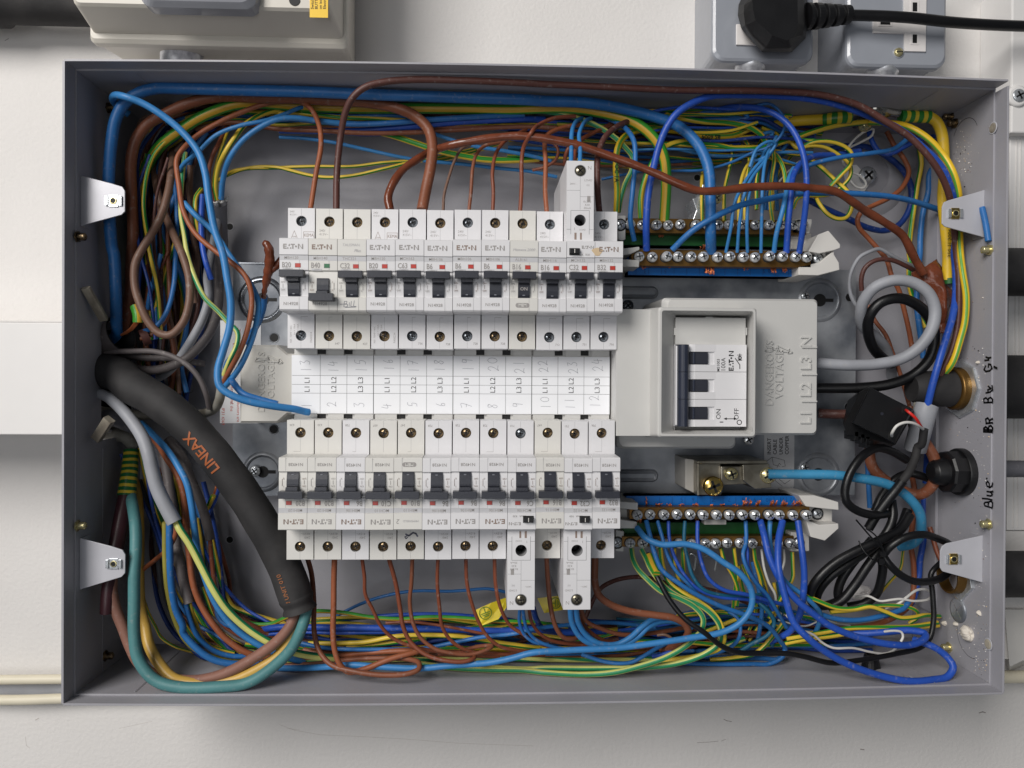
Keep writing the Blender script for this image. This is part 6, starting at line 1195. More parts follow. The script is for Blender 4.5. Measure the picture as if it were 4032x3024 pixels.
W("taped_core","green and yellow tape wound round the bundle of cores near the slot","tape_gy",140,"C1",(655,150,40),(645,300,44),(630,430,48),(620,520,50),cat="tape",rf=lambda t:.8+.2*t)
W("taped_core","maroon taped length under the green and yellow tape","tape_maroon",130,"C1",(620,515,50),(580,700,58),(540,900,64),(500,1100,70),(475,1250,74),(460,1400,76),(455,1480,76),cat="tape",rf=lambda t:1-.25*t)
W("brown_wire","thin brown wire slanting away behind the teal core","w_obrown",38,"C1",(1025,730,80),(1020,830,78),(960,950,68),(860,1040,56),(760,1120,44),(680,1190,32))
W("grey_cable","light grey cable ending in a clean cut above striped, blue and yellow wires","w_grey",96,"B1",(340,1130,60),(430,1155,64),(530,1220,70),(650,1350,76),(750,1500,80),"C1",(800,190,84),(830,320,84),(870,460,84),(930,590,84),(1010,740,84),cat="cable",rf=lambda t:.84+.36*t,ext=True)
W("striped_wire","long green striped wire leaving the cut grey cable diagonally across the others","w_pgy",60,"C1",(1020,720,82),(1050,790,84),(1130,910,84),(1230,1100,84),(1330,1290,84),(1430,1440,83),(1560,1570,81),"D1",(1700,635,80),(1850,715,78),(1990,765,74),"D2",(250,790,68),(450,810,60),tw=0,ph=.08)
W("blue_wire","blue wire leaving the cut grey cable and falling straight into the bottom run","w_blue",54,"C1",(970,730,78),(972,1000,76),(985,1250,72),(1020,1450,68),(1080,1590,64),"D1",(1080,600,62),(1200,740,60),(1330,825,58),(1480,858,56),(1700,850,52))
W("yellow_wire","dull yellow wire leaving the cut grey cable beside the blue one","w_oldyellow",46,"C1",(935,740,74),(935,1000,70),(950,1250,66),(990,1450,62),(1040,1590,58),"D1",(1100,660,54),(1200,750,50),(1350,810,46),(1600,850,40))
W("blue_wire","bright blue wire curving from the slot down past the sheath ends","w_lblue",52,"B1",(735,1380,50),(850,1490,58),(950,1600,66),"C1",(1030,265,72),(1110,420,76),(1150,600,76),(1175,800,74),(1205,1000,72),(1262,1200,70),(1340,1390,68),(1450,1550,66),"D1",(1580,630,64),(1750,730,62),(1900,790,58),"D2",(200,850,50))
W("brown_wire","brown wire curving from the slot alongside the bright blue one","w_obrown",50,"B1",(800,1470,48),(880,1560,54),"C1",(950,220,66),(1010,310,68),(1065,430,70),(1095,600,70),(1110,800,68),(1130,1000,66),(1165,1250,64),(1235,1430,62),(1340,1590,62),"D1",(1450,670,60),(1620,775,58),(1850,810,52),"D2",(150,800,46))
W("sheathed_cable","grey brown sheathed cable ending furthest down behind the striped wire","w_sheath",78,"C1",(900,120,40),(950,330,46),(985,600,50),(1015,850,54),(1045,1050,58),(1085,1220,60),(1130,1400,62),cat="cable")
W("sheathed_cable","grey brown sheathed cable ending beside a bare orange brown wire","w_sheath",74,"C1",(960,60,40),(1080,220,46),(1150,400,48),(1225,580,50),(1275,750,52),(1305,885,54),cat="cable")
W("sheathed_cable","grey sheathed cable ending highest behind the two curved wires","w_sheath",66,"C1",(1080,820,38),(1120,980,38),(1180,1130,40),(1225,1270,42),cat="cable")
W("orange_wire","orange brown wire hanging from the sheathed cable end beside the torn armour","w_redbrown",36,"C1",(1300,880,54),(1315,1050,52),(1340,1250,50),(1390,1400,48),(1500,1500,46),(1680,1600,44),"D1",(1900,680,40))
W("blue_wire","thin blue wire sagging from the sheath ends under the torn armour","w_royal",28,"C1",(1200,860,34),(1350,1150,30),(1450,1300,30),(1600,1450,32),(1750,1540,36),(1880,1620,40))
W("striped_wire","yellow wire hanging from the furthest sheath end into the bottom run","w_ygreen",32,"C1",(1135,1400,60),(1160,1500,56),(1200,1600,52),"D1",(1230,640,48),(1320,720,44),(1500,770,40))
W("blue_wire","blue wire hanging from the furthest sheath end into the bottom run","w_blue",40,"C1",(1100,1400,62),(1125,1500,60),(1170,1620,58),"D1",(1230,670,54),(1330,750,50),(1480,795,46),(1700,790,42))
W("striped_wire","thin striped wire sagging from the teal core across the empty corner","w_ygreen",24,"C1",(740,1300,36),(790,1460,34),(860,1600,32),"D1",(900,640,30),(1000,710,30),(1150,760,30),(1300,790,30))
W("blue_wire","blue wire on the screw end below the sliced sheath with bare copper","w_royal",36,"C1",(1370,460,40),(1340,560,40),(1300,640,38),(1260,760,34))
W("striped_sleeve","short striped sleeve with a bare copper end behind the black cable","w_gy",40,"C1",(1330,520,44),(1300,580,42),(1275,640,38),cat="sleeve")
mb=MB(); P=[at(*cp("C1",x,y),h) for x,y,h in ((1335,505,44),(1345,470,46),(1355,430,46))]; mb.tube(P,.9,"copper",8); mb.build("copper_end",label="bare copper tip of the striped sleeve behind the black cable",cat="copper strands")
# slot details: grommet, sleeve, strips
W("striped_sleeve","short fat striped sleeve at the worn brown cable, bare copper below it","w_gyb",78,"B1",(690,430,62),(710,500,64),(712,560,64),cat="sleeve",tw=0,ph=.3)
mb=MB(); rn2=random.Random(3)
for k in range(12):
    o=rn2.uniform(-14,14); mb.tube([at(*cp("B1",700+o,560),62),at(*cp("B1",660+o*.9,610),58),at(*cp("B1",600+o*.6,650),52),at(*cp("B1",560+o*.3,668),48)],.75,"copper",6)
mb.build("copper_strands",label="twisted bare copper strands below the fat striped sleeve at the slot",cat="copper strands")
mb=MB(); L=path(["B1",(300,760,42),(450,700,48),(575,650,52)]); P=[at(*l) for l in L]; mb.tube(P,12,"w_sheath",22,caps=False,rf=lambda t:.85+.25*t); mb.tube(P,11,"black_rubber",22,caps=False,rf=lambda t:.85+.25*t); mb.build("grey_sheath",label="torn dark grey sheath collar round the thick blue and brown cables at the slot",cat="cable sheath")
mb=MB(); L=path(["B1",(800,670,48),(740,690,50)]); P=[at(*l) for l in L]; mb.tube(P,6,"w_dbrown",16,caps=False); mb.build("brown_sheath",label="short cut brown sheath under the long drooping loop",cat="cable sheath")
mat("strip_fibre",(170,162,146),.8,bump=.5,bscale=300,rgb2=(120,112,100))
def slab(pts,h0,h1,th,m,name,label,cat):
    (ax,ay),(bx,by),w=pts; A=Vector(at(*cp("B1",ax,ay),h0));B=Vector(at(*cp("B1",bx,by),h1)); d=(B-A).normalized(); n=Vector((-d.y,d.x,0)).normalized()*(w/K/2/ppm(h0)); up=d.cross(n).normalized()*th
    if up.z<0: up=-up
    mb=MB(); mb.loft([[tuple(A-n),tuple(A+n),tuple(A+n+up),tuple(A-n+up)],[tuple(B-n),tuple(B+n),tuple(B+n+up),tuple(B-n+up)]],m); smp(name,mb,label,cat,bevel=.4)
slab(((290,265),(440,530),66),86,70,3,"strip_fibre","packing_strip","rough pale strip leaning against the inside of the slotted end, above the cables","strip")
slab(((500,1340),(395,1500),74),80,74,5,"strip_fibre","packing_strip","rough pale strip sticking out of the slot under the black cable","strip")
W("sheathed_cable","worn brown grey cable leaving the lower edge of the slot","w_oldgrey",110,"B1",(300,1400,30),(420,1450,34),(560,1490,36),"C1",(640,60,36),(690,120,34),cat="cable",ext=True)
W("black_cable","dark grey cable lying along the slot under the light grey one","w_dgrey",130,"B1",(330,1300,36),(420,1310,40),(600,1370,42),(760,1450,42),(850,1600,40),"C1",(920,260,36),cat="cable",ext=True)
blob("plaster_lump",[cp("B1",x,y) for x,y in [(300,1420),(345,1380),(340,1460),(370,1500),(340,1545),(305,1520)]],58,66,"plaster","pale lump of plaster in the bottom corner of the cable slot","plaster",9,.5)
blob("plaster_lump",[cp("B1",x,y) for x,y in [(318,600),(360,600),(370,660),(340,690),(322,740),(312,680)]],50,62,"strip_fibre","frayed grommet edge in the top corner of the cable slot","grommet",2,.6)
# flex end near the back panel
mb=MB(); L=path(["A1",(1350,1235,34),(1350,1300,30),(1355,1420,24),(1360,1600,20)]); mb.tube([at(*l) for l in L],7.6,"w_dgrey",18,caps=False); mb.build("grey_flex",label="dark grey flex ending in a torn white edge against the back panel",cat="cable")
mb=MB(); c=Vector(at(*cp("A1",1352,1225),38)); V=[];n=16
P=[]
for k in range(n+1):
    a=pi+pi*k/n; P.append((c[0]+8.6*cos(a),c[1]+2.6+3.6*sin(a)+(1.0 if k%3==0 else -.4),38+(k%2)))
mb.tube(P,.9,"w_white",6); mb.build("torn_edge",label="torn white rim of the dark grey flex on the back panel",cat="cable sheath")
W("brown_wire","brown wire entering the torn white rimmed flex","w_redbrown",34,"A1",(1335,1235,38),(1310,1150,42),(1290,1000,46),(1320,860,48),(1380,740,46),(1440,620,40),(1500,540,34))
W("striped_wire","yellow striped wire entering the torn white rimmed flex","w_ygreen",40,"A1",(1358,1215,40),(1345,1100,46),(1370,950,52),(1430,820,56),(1510,700,56),(1600,590,52),(1750,510,46),(1900,480,40))
W("striped_wire","second slimmer striped wire beside it entering the torn flex","w_gy",28,"A1",(1345,1215,36),(1330,1080,40),(1360,900,44),(1420,720,44),(1460,620,38))
W("blue_wire","bright blue wire entering the torn white rimmed flex","w_lblue",44,"A1",(1392,1210,42),(1405,1060,50),(1450,900,56),(1560,740,60),(1700,630,62),(1850,560,62),(2000,548,60),"A2",(300,570,56),(500,590,52),(700,600,48))
# twin yellow wires and the long sagging blue above the breakers
W("yellow_wire","upper of the twin yellow wires sagging above the breakers","w_ygreen",28,"A1",(1370,1060,28),(1480,985,34),(1650,960,36),(1800,958,36),"A2",(100,950,36),(300,945,36),(600,945,36),(850,915,36),(1100,900,34),(1300,895,30),(1500,850,26),(1800,760,22),tw=.001,ph=.1)
W("yellow_wire","lower of the twin yellow wires sagging above the breakers","w_ygreen",30,"A1",(1430,1020,30),(1560,970,36),(1700,948,36),(1867,955,38),"A2",(80,975,38),(250,1018,38),(400,1035,38),(600,1020,38),(850,965,38),(1080,910,36),(1300,870,32),(1600,800,26),tw=.001,ph=.1)
W("blue_wire","thin blue wire sagging from the top run behind the breakers' brown cables","w_lblue",30,"A2",(0,705,40),(200,715,40),(450,750,40),(700,805,38),(1000,870,36),(1200,900,34),(1500,925,32),(1800,960,30),(2050,985,28),"A3",(400,1030,26))
W("blue_wire","royal blue run passing level behind the brown cable arch","w_royal",50,"A2",(0,650,44),(300,655,45),(700,650,45),(1100,615,45),(1500,580,44),(2000,560,42),"A3",(300,560,38))
W("blue_wire","light blue run dipping under the first brown arch","w_blue",44,"A2",(0,540,50),(300,575,52),(600,600,52),(900,590,52),(1200,565,50),(1600,540,48),(2000,520,44))
W("yellow_wire","yellow wire showing between the blue runs behind the brown arches","w_ygreen",34,"A2",(300,485,44),(550,475,46),(750,460,46),(1000,478,46),(1250,495,44),(1600,500,42))
W("striped_wire","fat striped wire coming forward under the brown cable bend","w_gy",52,"A2",(820,665,34),(950,700,38),(1100,750,40),(1250,800,42),(1450,850,42),(1700,890,40),(2000,890,36),"A3",(250,880,32),tw=.001)
W("blue_wire","blue wire running down behind the tape wrapped cable over the breakers","w_lblue",32,"A2",(1270,680,44),(1400,725,46),(1600,780,46),(1850,820,44),(2060,860,40),"A3",(350,900,36))
# ---- bottom of the box
def brb(num,m,w,*p): W("brown_wire","brown wire leaving the lower breaker numbered %s"%NUMW[num],m,w,*p,group=G_BRB)
brb(1,"w_brown",42,"D2",(225,-20,66),(262,120,66),(282,350,66),(285,600,70),(325,750,74),(420,862,78),(600,918,82),(850,950,84),(1050,938,84),(1138,900,82),(1138,850,78),(1050,820,72),(850,812,66),(600,822,60),(300,858,54),(0,892,50),"D1",(1600,900,46))
brb(2,"w_obrown",46,"D2",(450,0,82),(445,200,80),(443,400,80),(438,600,80),(455,760,80),(500,870,80),(570,925,78),(700,900,76),(900,820,74),(1080,770,72),(1135,757,70),(1050,752,64),(700,770,56),(450,790,50),(200,745,44))
brb(3,"w_redbrown",30,"D2",(675,0,82),(695,150,80),(702,290,78),(760,410,76),(830,550,74),(930,650,72),(1080,715,70),(1300,760,66),(1550,790,62),(1800,800,56))
brb(4,"w_redbrown",36,"D2",(895,0,82),(950,200,80),(985,400,78),(1010,550,78),(1072,680,78),(1200,785,80),(1350,830,82),(1500,840,82),(1585,815,80),(1590,790,74),(1500,770,66),(1300,780,58))
brb(5,"w_brown",33,"D2",(1086,0,82),(1078,200,80),(1065,350,78),(1090,520,78),(1150,640,78),(1260,730,78),(1400,770,78),(1560,782,76),(1690,745,74),(1740,712,70),(1660,712,64),(1500,745,56))
brb(6,"w_redbrown",30,"D2",(1295,0,82),(1290,200,80),(1308,400,78),(1330,555,76),(1400,665,74),(1500,735,72),(1650,775,68),(1900,780,62),"D3",(300,790,54))
brb(7,"w_redbrown",30,"D2",(1523,0,82),(1532,200,80),(1570,360,78),(1630,520,76),(1700,635,74),(1800,715,72),(1950,750,68),"D3",(300,775,60))
brb(8,"w_redbrown",30,"D2",(1757,0,82),(1765,200,80),(1800,380,78),(1880,540,74),(1980,610,72),"D3",(250,690,68),(450,740,62),(700,760,56))
brb(10,"w_brown",38,"D3",(315,-10,82),(328,200,80),(350,400,80),(388,550,80),(450,640,78),(530,655,74),(600,620,64),(620,560,50))
brb(12,"w_brown",58,"D3",(712,-10,84),(712,200,84),(745,300,84),(840,375,84),(1000,430,84),(1200,460,84),(1350,482,84),(1440,530,82),(1472,595,80),(1440,660,76),(1375,710,68),(1250,740,58))
W("brown_wire","brown wire arching behind the lower bars from the last breaker","w_dbrown",36,"D3",(630,490,52),(690,350,50),(760,240,46),(900,170,42),(1100,150,38),(1300,200,36),(1550,230,32),(1800,300,30),(2050,400,28))
for num,x0,rows in ((9,100,[((96,405),(95,520),(135,620),(210,680),(330,700)),((120,405),(150,560),(220,655),(350,715),(480,740))]),(11,520,[((508,400),(525,530),(590,640),(690,702),(830,728),(950,705),(1060,640),(1150,555),(1260,512),(1400,525),(1500,560)),((555,400),(575,520),(640,625),(740,690),(880,700),(990,650),(1090,560),(1180,495),(1300,478))])):
    for k,P in enumerate(rows): W("blue_wire","%s blue wire from the end of the tall lower breaker %s"%(("outer","inner")[k],"in the middle" if num==9 else "nearer the terminal bars"),"w_lblue" if num==11 else "w_blue",46 if num==11 else 28,"D3",*[(x,y,(88,82,78,76,74,74,72,70,66,60,54)[i]) for i,(x,y) in enumerate(P)])
W("brown_wire","reddish wire beside the blue pair below the middle tall breaker","w_redbrown",28,"D3",(170,405,80),(195,520,76),(270,620,74),(400,680,70),(600,700,64),(800,700,58))
W("blue_wire","dark blue wire bending back below the middle tall breaker","w_navy",46,"D3",(205,400,60),(235,500,56),(290,570,50),(420,600,44))
W("brown_wire","brown wire beside the thicker blue pair below the tall breaker nearer the bars","w_brown",36,"D3",(590,400,78),(640,510,74),(760,570,70),(930,620,66),(1100,615,62),(1300,590,56),(1450,560,50))
W("orange_wire","orange brown wire tucked below the thicker blue pair under the tall breaker","w_redbrown",32,"D3",(575,430,70),(620,540,70),(700,620,68),(790,670,64),(880,680,58))
W("brown_wire","short brown stub curling up between the blue wires in the bottom run","w_greybrown",24,"D3",(1220,625,68),(1280,620,70),(1330,645,70),(1350,690,66),(1340,740,58))
W("blue_cable","long light blue cable from the bottom run looping to the lower neutral bar","w_lblue",52,"D1",(1700,920,50),"D2",(0,912,56),(200,892,62),(400,882,68),(600,868,72),(850,885,74),(1150,895,76),(1400,872,78),(1700,850,80),(1900,812,82),"D3",(200,768,84),(500,748,84),(900,728,84),(1200,690,85),(1500,645,86),(1750,600,87),(1900,520,88),(1985,400,88),(1988,260,88),(1905,130,88),(1760,30,86),"C3",(1600,960,84),(1450,918,82),(1250,920,80),(1130,870,76),(1055,785,66),cat="cable",group=G_N)
W("striped_wire","lower green striped wire sweeping along the box floor and up to the lower earth bar","w_pgy",46,"D2",(1150,905,50),(1400,915,58),(1700,940,62),(2000,950,64),"D3",(300,958,68),(600,955,72),(850,930,76),(1050,885,78),(1300,800,80),(1480,690,80),(1575,590,80),(1595,490,80),(1530,400,78),(1400,325,76),(1250,265,74),(1135,165,72),"C3",(1060,1120,66),(1022,1040,60),(1010,960,52),group=G_E,tw=0,ph=.355)
W("striped_wire","upper pale striped wire sweeping above it up to the lower earth bar","w_pgy",46,"D2",(1350,880,52),(1700,900,58),(2000,912,62),"D3",(300,893,64),(700,895,68),(1100,888,72),(1400,850,76),(1620,770,78),(1725,680,78),(1735,570,78),(1680,470,78),(1560,375,76),(1400,312,74),(1290,240,72),(1170,90,68),"C3",(1130,1040,62),(1095,970,54),group=G_E,tw=0,ph=.33)
W("striped_wire","yellow striped wire just outside the pale pair of striped wires","w_gy",40,"C3",(1245,950,52),(1262,1080,58),(1310,1220,64),(1420,1310,68),(1560,1385,72),(1680,1480,76),(1745,1580,78),"D3",(1768,650,78),(1730,730,76),(1600,780,72),(1450,810,66),(1250,840,58),group=G_E)
W("black_wire","black wire with striped sleeve crossing from the lower earth bar to the far corner","w_black",44,"C3",(1140,1000,58),(1180,1100,68),(1225,1200,76),(1330,1390,82),(1450,1530,86),"D3",(1600,600,88),(1740,710,86),(1880,765,82),(2074,772,78),"D4",(207,775,78),(350,800,78),(560,850,78),(800,828,76),(1100,775,72),(1290,725,68),(1370,650,66),(1402,500,64),(1395,300,62),(1380,130,60),"C4",(1400,1130,60),(1470,1060,56),(1540,1020,48))
W("striped_sleeve","short green and yellow sleeve on the black wire below the lower earth bar","w_gyb",62,"C3",(1150,1010,62),(1185,1100,70),(1215,1160,77),cat="sleeve",tw=0)
mb=MB(); p=aty(*cp("D4",890,880),-H2+TH); mb.rings(p,[(6.5,0),(4.6,8),(4.4,9),(3.2,9),(3.2,4)],"black_plastic",axis=(0,1,0),n=20,smooth=False); mb.build("rubber_grommet",label="small black cone shaped grommet standing on the box floor under the black wire",cat="grommet",bevel=.3)
# neutral wires dropping from the lower neutral bar
def nb(desc,m,w,*p): W("blue_wire",desc,m,w,*p,group=G_N)
nb("blue wire leaving the second screw of the lower neutral bar","w_blue",40,"C3",(1130,730,62),(1160,850,70),(1200,1000,74),(1260,1130,76),(1400,1240,78),(1560,1340,78),(1750,1430,76),(2000,1520,72),"D4",(60,560,66),(140,660,60),(190,740,54),(130,840,48),(0,890,46),"D3",(1700,890,44),(1400,885,42))
nb("blue wire leaving the third screw of the lower neutral bar","w_blue",32,"C3",(1222,730,60),(1260,860,66),(1300,1000,70),(1360,1120,72),(1450,1220,72),(1540,1320,70),(1600,1400,66),(1610,1500,58))
nb("blue wire leaving the fourth screw of the lower neutral bar","w_royal",30,"C3",(1310,730,60),(1320,880,64),(1360,1020,68),(1450,1180,70),(1560,1290,70),(1720,1350,68),(1950,1370,64),"D4",(60,370,58))
nb("teal blue wire in the middle of the lower neutral bar","w_bteal",32,"C3",(1445,730,60),(1440,900,64),(1470,1050,68),(1510,1180,70),(1600,1290,70),(1800,1340,66),(2074,1330,60))
nb("blue wire below the grey clip of the lower neutral bar","w_royal",34,"C3",(1548,730,60),(1550,900,66),(1580,1060,70),(1640,1200,72),(1760,1290,72),(1950,1330,70),"D4",(60,345,66),(200,380,60))
nb("blue wire hanging right of the middle of the lower neutral bar","w_blue",34,"C3",(1942,730,60),(1945,900,66),(1920,1000,70),(1950,1110,72),(2030,1240,72),"C4",(40,1330,70),(120,1460,66),"D4",(200,560,58))
nb("second blue wire crossing the hanging one near the bar middle","w_royal",30,"C3",(1935,860,62),(1955,980,66),(1960,1100,68),(2010,1200,68),(2074,1290,66),"D4",(90,420,60))
nb("bright royal blue wire at the far third of the lower neutral bar","w_royal",56,"C3",(2062,730,62),"C4",(20,850,72),(60,1020,78),(150,1210,82),(290,1380,84),"D4",(420,450,85),(560,550,86),(780,640,86),(1050,700,86),(1230,700,84),(1330,650,80),(1330,610,76),(1200,585,72),(1000,600,68),(800,610,62),(600,590,54))
nb("light blue wire behind the royal blue ones at the bar end","w_lblue",40,"C4",(68,730,60),(62,850,64),(75,960,66),(110,1080,68),(190,1220,70),(330,1330,70),(430,1420,68),(475,1480,64),"D4",(470,520,60),(400,640,54),(250,660,48))
nb("royal blue wire making the widest loop into the far bottom corner","w_royal",58,"C4",(168,730,64),(135,900,74),(138,1120,82),(190,1350,86),"D4",(260,520,88),(380,650,90),(520,760,90),(700,860,90),(950,950,90),(1200,1000,90),(1400,1005,88),(1520,960,86),(1562,880,84),(1510,800,80),(1420,730,78),(1330,690,76),(1240,660,70))
nb("pale royal blue wire hanging from the last screw of the lower neutral bar","w_royal",54,"C4",(295,730,64),(325,950,72),(345,1150,74),(338,1330,72),"D4",(300,480,66),(220,600,58),(60,680,50))
nb("dark blue wire curving across under the royal blue ones","w_blue",44,"C4",(160,1250,56),(300,1390,60),"D4",(450,440,62),(600,490,62),(800,500,60),(1000,460,58),(1150,410,54),(1200,350,50))
nb("blue wire running level below the tangle along the box floor","w_blue",36,"D3",(1200,880,50),(1500,885,54),(1800,895,56),(2000,895,56),"D4",(60,870,56),(170,800,56),(190,730,54))
# striped wires dropping from the lower earth bar
for k,(x0,P) in enumerate(((1360,[(1362,1080),(1400,1220),(1480,1340,50)]),(1430,[(1430,1060),(1445,1180),(1500,1300,52)]),(1738,[(1770,1060),(1840,1180),(1880,1300),(1870,1420,46)]),(1845,[(1858,1050),(1872,1180),(1850,1330),(1840,1450,40)]),(2010,[(2020,1050),(2060,1200),(2074,1300,48)]))):
    W("striped_wire","slim striped wires hanging from the lower earth bar behind the blue ones","w_gy",32,"C3",(x0,950,50),*P,group="slim striped wires into the lower earth bar")
W("striped_wire","striped wire under the white end block of the lower earth bar","w_gy",32,"C4",(248,985,48),(252,1100,52),(250,1200,56),(190,1300,56),(130,1400,52),"D4",(60,480,46))
W("copper_core","bare copper wires entering the white end block of the lower earth bar","copper",16,"C4",(246,940,46),(246,980,47),(247,1010,48),cat="copper strands")
W("white_wire","frosted white wire behind the royal blue wires below the bar end","w_white",20,"C4",(180,960,40),(185,1050,42),(165,1130,42))
W("white_wire","thin white wire dropping behind the royal blue wires","w_white",22,"C4",(-5,960,44),(20,1120,48),(60,1240,50),(105,1320,50),(115,1400,48),"D4",(100,410,44),(180,460,40))
W("white_wire","thin white wire snaking along in front of the floor under the royal blue loop","w_white",20,"D4",(200,460,66),(300,570,66),(420,620,66),(500,690,66),(580,728,68),(750,730,68),(880,760,68),(1000,775,68),(1060,758,70),(1100,725,74))
W("white_wire","thin white wire hooked over the royal blue cable loop","w_white",20,"D4",(1135,675,94),(1152,640,94),(1140,600,90),(1080,588,84),(1000,595,78))
W("white_wire","wavy white wire crossing to the end panel below the coil","w_white",20,"D4",(760,310,40),(870,305,46),(960,345,50),(1060,335,52),(1130,328,52),(1240,345,52),(1350,335,50),(1370,320,46))
W("white_wire","white wire arching up to the end panel below the coil","w_white",22,"D4",(1010,410,46),(1110,370,50),(1180,315,52),(1260,258,54),(1330,250,52),(1370,265,48))
W("white_wire","white wires laced flat in the bottom tangle","w_white",14,"D4",(130,500,50),(350,550,52),(500,500,52),(620,530,52),(720,545,50))
W("striped_wire","striped wire bowing from the bars over to the marked end panel","w_gy",38,"C4",(165,1190,60),"D4",(190,200,62),(300,275,66),(450,340,68),(600,400,68),(750,410,66),(880,390,66),(1000,430,64),(1120,480,62),(1230,480,58),(1330,462,52),(1450,470,42))
W("striped_wire","striped wire curling back below the bowing one","w_gy",32,"D4",(560,438,56),(750,420,56),(900,392,56),(1050,382,54),(1180,392,52),(1260,425,50),(1270,480,46),(1200,530,44))
W("striped_wire","upper of the two parallel striped wires running to the marked end panel","w_gy",38,"D4",(200,655,58),(450,610,60),(700,570,62),(1000,560,60),(1200,555,56),(1430,520,44))
W("striped_wire","lower of the two parallel striped wires running to the marked end panel","w_gy",36,"D4",(150,700,56),(350,660,58),(550,635,60),(750,605,60),(1000,580,58),(1200,565,54),(1440,545,42))
W("striped_wire","deep striped wire rising along the back panel behind the black coil","w_ygreen",24,"C4",(1165,850,20),(1150,1000,20),(1130,1120,20),(1050,1220,22),"D4",(930,310,24),(800,370,26))
W("brown_wire","brown wire dropping beside the blue one below the lower fixing lug","w_obrown",44,"C4",(1220,330,20),(1245,480,20),(1235,700,20),(1215,900,20),(1240,1100,22),"D4",(1240,240,24),(1215,360,28),(1130,450,34),(980,520,38),(800,555,40),(600,575,38))
W("brown_wire","brown wire slanting down behind the pale blue cable to the lower fixing lug","w_redbrown",40,"C4",(1370,780,30),(1400,880,34),(1430,980,38),(1470,1060,42))
W("blue_wire","blue wire dropping deep beside the folded rail below the black coil","w_royal",50,"C4",(1360,500,20),(1340,700,20),(1320,880,22),(1290,1050,22),(1280,1180,22),"D4",(1220,360,26),(1120,420,32),(1000,470,36))
W("blue_wire","short dark blue wire above the black coil behind its ring","w_blue",42,"C4",(860,200,20),(870,400,20),(882,620,20))
W("blue_wire","dark blue wire behind the gland nut end of the brown loop","w_royal",50,"B4",(1380,1330,26),"C4",(1380,0,26),(1370,200,24),(1360,420,22))
# foreground runs of the bottom bundle
W("striped_wire","green striped wire highest in the bottom run below the breakers","w_gyb",34,"D1",(1500,470,34),(1650,530,40),(1800,530,42),(1900,490,44),"D2",(150,440,46),(300,428,46),(500,438,46),(750,478,46),(1000,492,46),(1200,478,46),(1450,482,46),(1800,510,46),(2074,520,44),"D3",(500,560,38),tw=0,ph=.05)
W("blue_cable","fat royal blue cable in the bottom run below the striped wire","w_royal",54,"D1",(1700,580,40),"D2",(0,560,46),(250,560,48),(600,562,50),(1000,570,50),(1400,578,50),(1800,590,50),(2074,578,48),"D3",(450,600,42),(800,590,36),cat="cable")
W("blue_wire","royal blue wire just under the fat royal cable","w_royal",32,"D1",(1750,620,42),"D2",(150,600,46),(500,605,48),(800,600,48),(1200,600,46))
W("striped_wire","broad yellow wire arching through the middle of the bottom run","w_ygreen",40,"D2",(240,690,46),(450,690,50),(700,680,54),(950,635,56),(1200,625,56),(1500,640,56),(1750,680,54),(2000,715,52),"D3",(250,730,46),tw=.001,ph=.6)
W("striped_wire","green wire just under the broad yellow arching wire","w_gy",34,"D2",(550,715,48),(800,700,50),(1000,675,50),(1200,650,48),tw=.002)
W("blue_wire","blue wire weaving up across the bottom run near the yellow labels","w_blue",34,"D2",(180,690,52),(350,725,56),(600,740,58),(900,740,58),(1150,735,58),(1400,690,60),(1650,640,62),(1900,615,64),"D3",(150,590,66),(300,560,64),(500,540,58),(800,520,52),(1200,560,46))
W("brown_wire","brown wire rising over the fat royal blue cable in the bottom run","w_redbrown",24,"D2",(870,525,56),(1050,515,58),(1250,535,58),(1450,570,58),(1700,620,56))
W("blue_wire","thin blue wire arching through the open space under the lower breakers","w_blue",26,"D2",(380,520,22),(500,450,24),(650,375,26),(800,320,28),(1000,275,30),(1150,262,30),(1400,265,30),(1550,255,30),(1700,245,30),(1860,275,30),"D3",(200,330,28))
W("yellow_wire","yellow wire crossing the floor of the tangle beside the far corner","w_ygreen",38,"D3",(1650,850,48),(1800,815,52),(2000,780,54),"D4",(0,730,56),(100,620,56),(180,520,54))
W("blue_wire","teal blue wire curling tightly in the tangle below the bars","w_bteal",36,"D3",(1900,750,60),(2000,690,62),"D4",(50,620,64),(100,520,64),(60,440,64),(0,380,62),(-60,330,58))
W("blue_wire","blue wire curling beside the teal one in the tangle","w_blue",30,"D3",(1800,430,60),(1880,490,64),(1900,580,66),(1880,660,66),(1820,720,62),(1700,770,56),(1500,820,50))
W("blue_wire","blue wire dropping diagonally out of the bottom run under the tall breaker","w_blue",34,"D3",(600,780,66),(750,830,68),(900,855,70),(1010,845,70),(1100,800,70),(1200,740,68),(1300,690,62))
W("blue_wire","second blue wire meeting the diagonal one in the bottom run","w_royal",34,"D3",(1180,800,60),(1300,770,64),(1420,720,66),(1500,660,62))
# earth flags
def flag(P,h,label,sym,rot):
    mb=MB(); pts=[at(*cp(t,x,y),h) for t,x,y in P]; n=len(pts)
    top=[(p[0],p[1],h+ (1.6*sin(i*1.7))) for i,p in enumerate(pts)]
    mb.loft([[(a,b,c-.35) for a,b,c in top],top],"yellow_label")
    s=at(*cp(*sym),h+1.6); r=sym_r; c_,q_=cos(radians(rot)),sin(radians(rot)); z=h+1.9
    f=lambda X,Y:(s[0]+X*c_-Y*q_,s[1]+X*q_+Y*c_,z)
    mb.stroke([(r*cos(k*pi/12),r*sin(k*pi/12)) for k in range(25)],.45,"green_print",f)
    mb.stroke([(0,r*.9),(0,.1)],.4,"green_print",f)
    for y,w in ((.1,r*.75),(-1.2,r*.62),(-2.4,r*.4)): mb.stroke([(-w,y),(w,y)],.45,"green_print",f)
    smp("earth_label",mb,label,"label")
sym_r=4.4
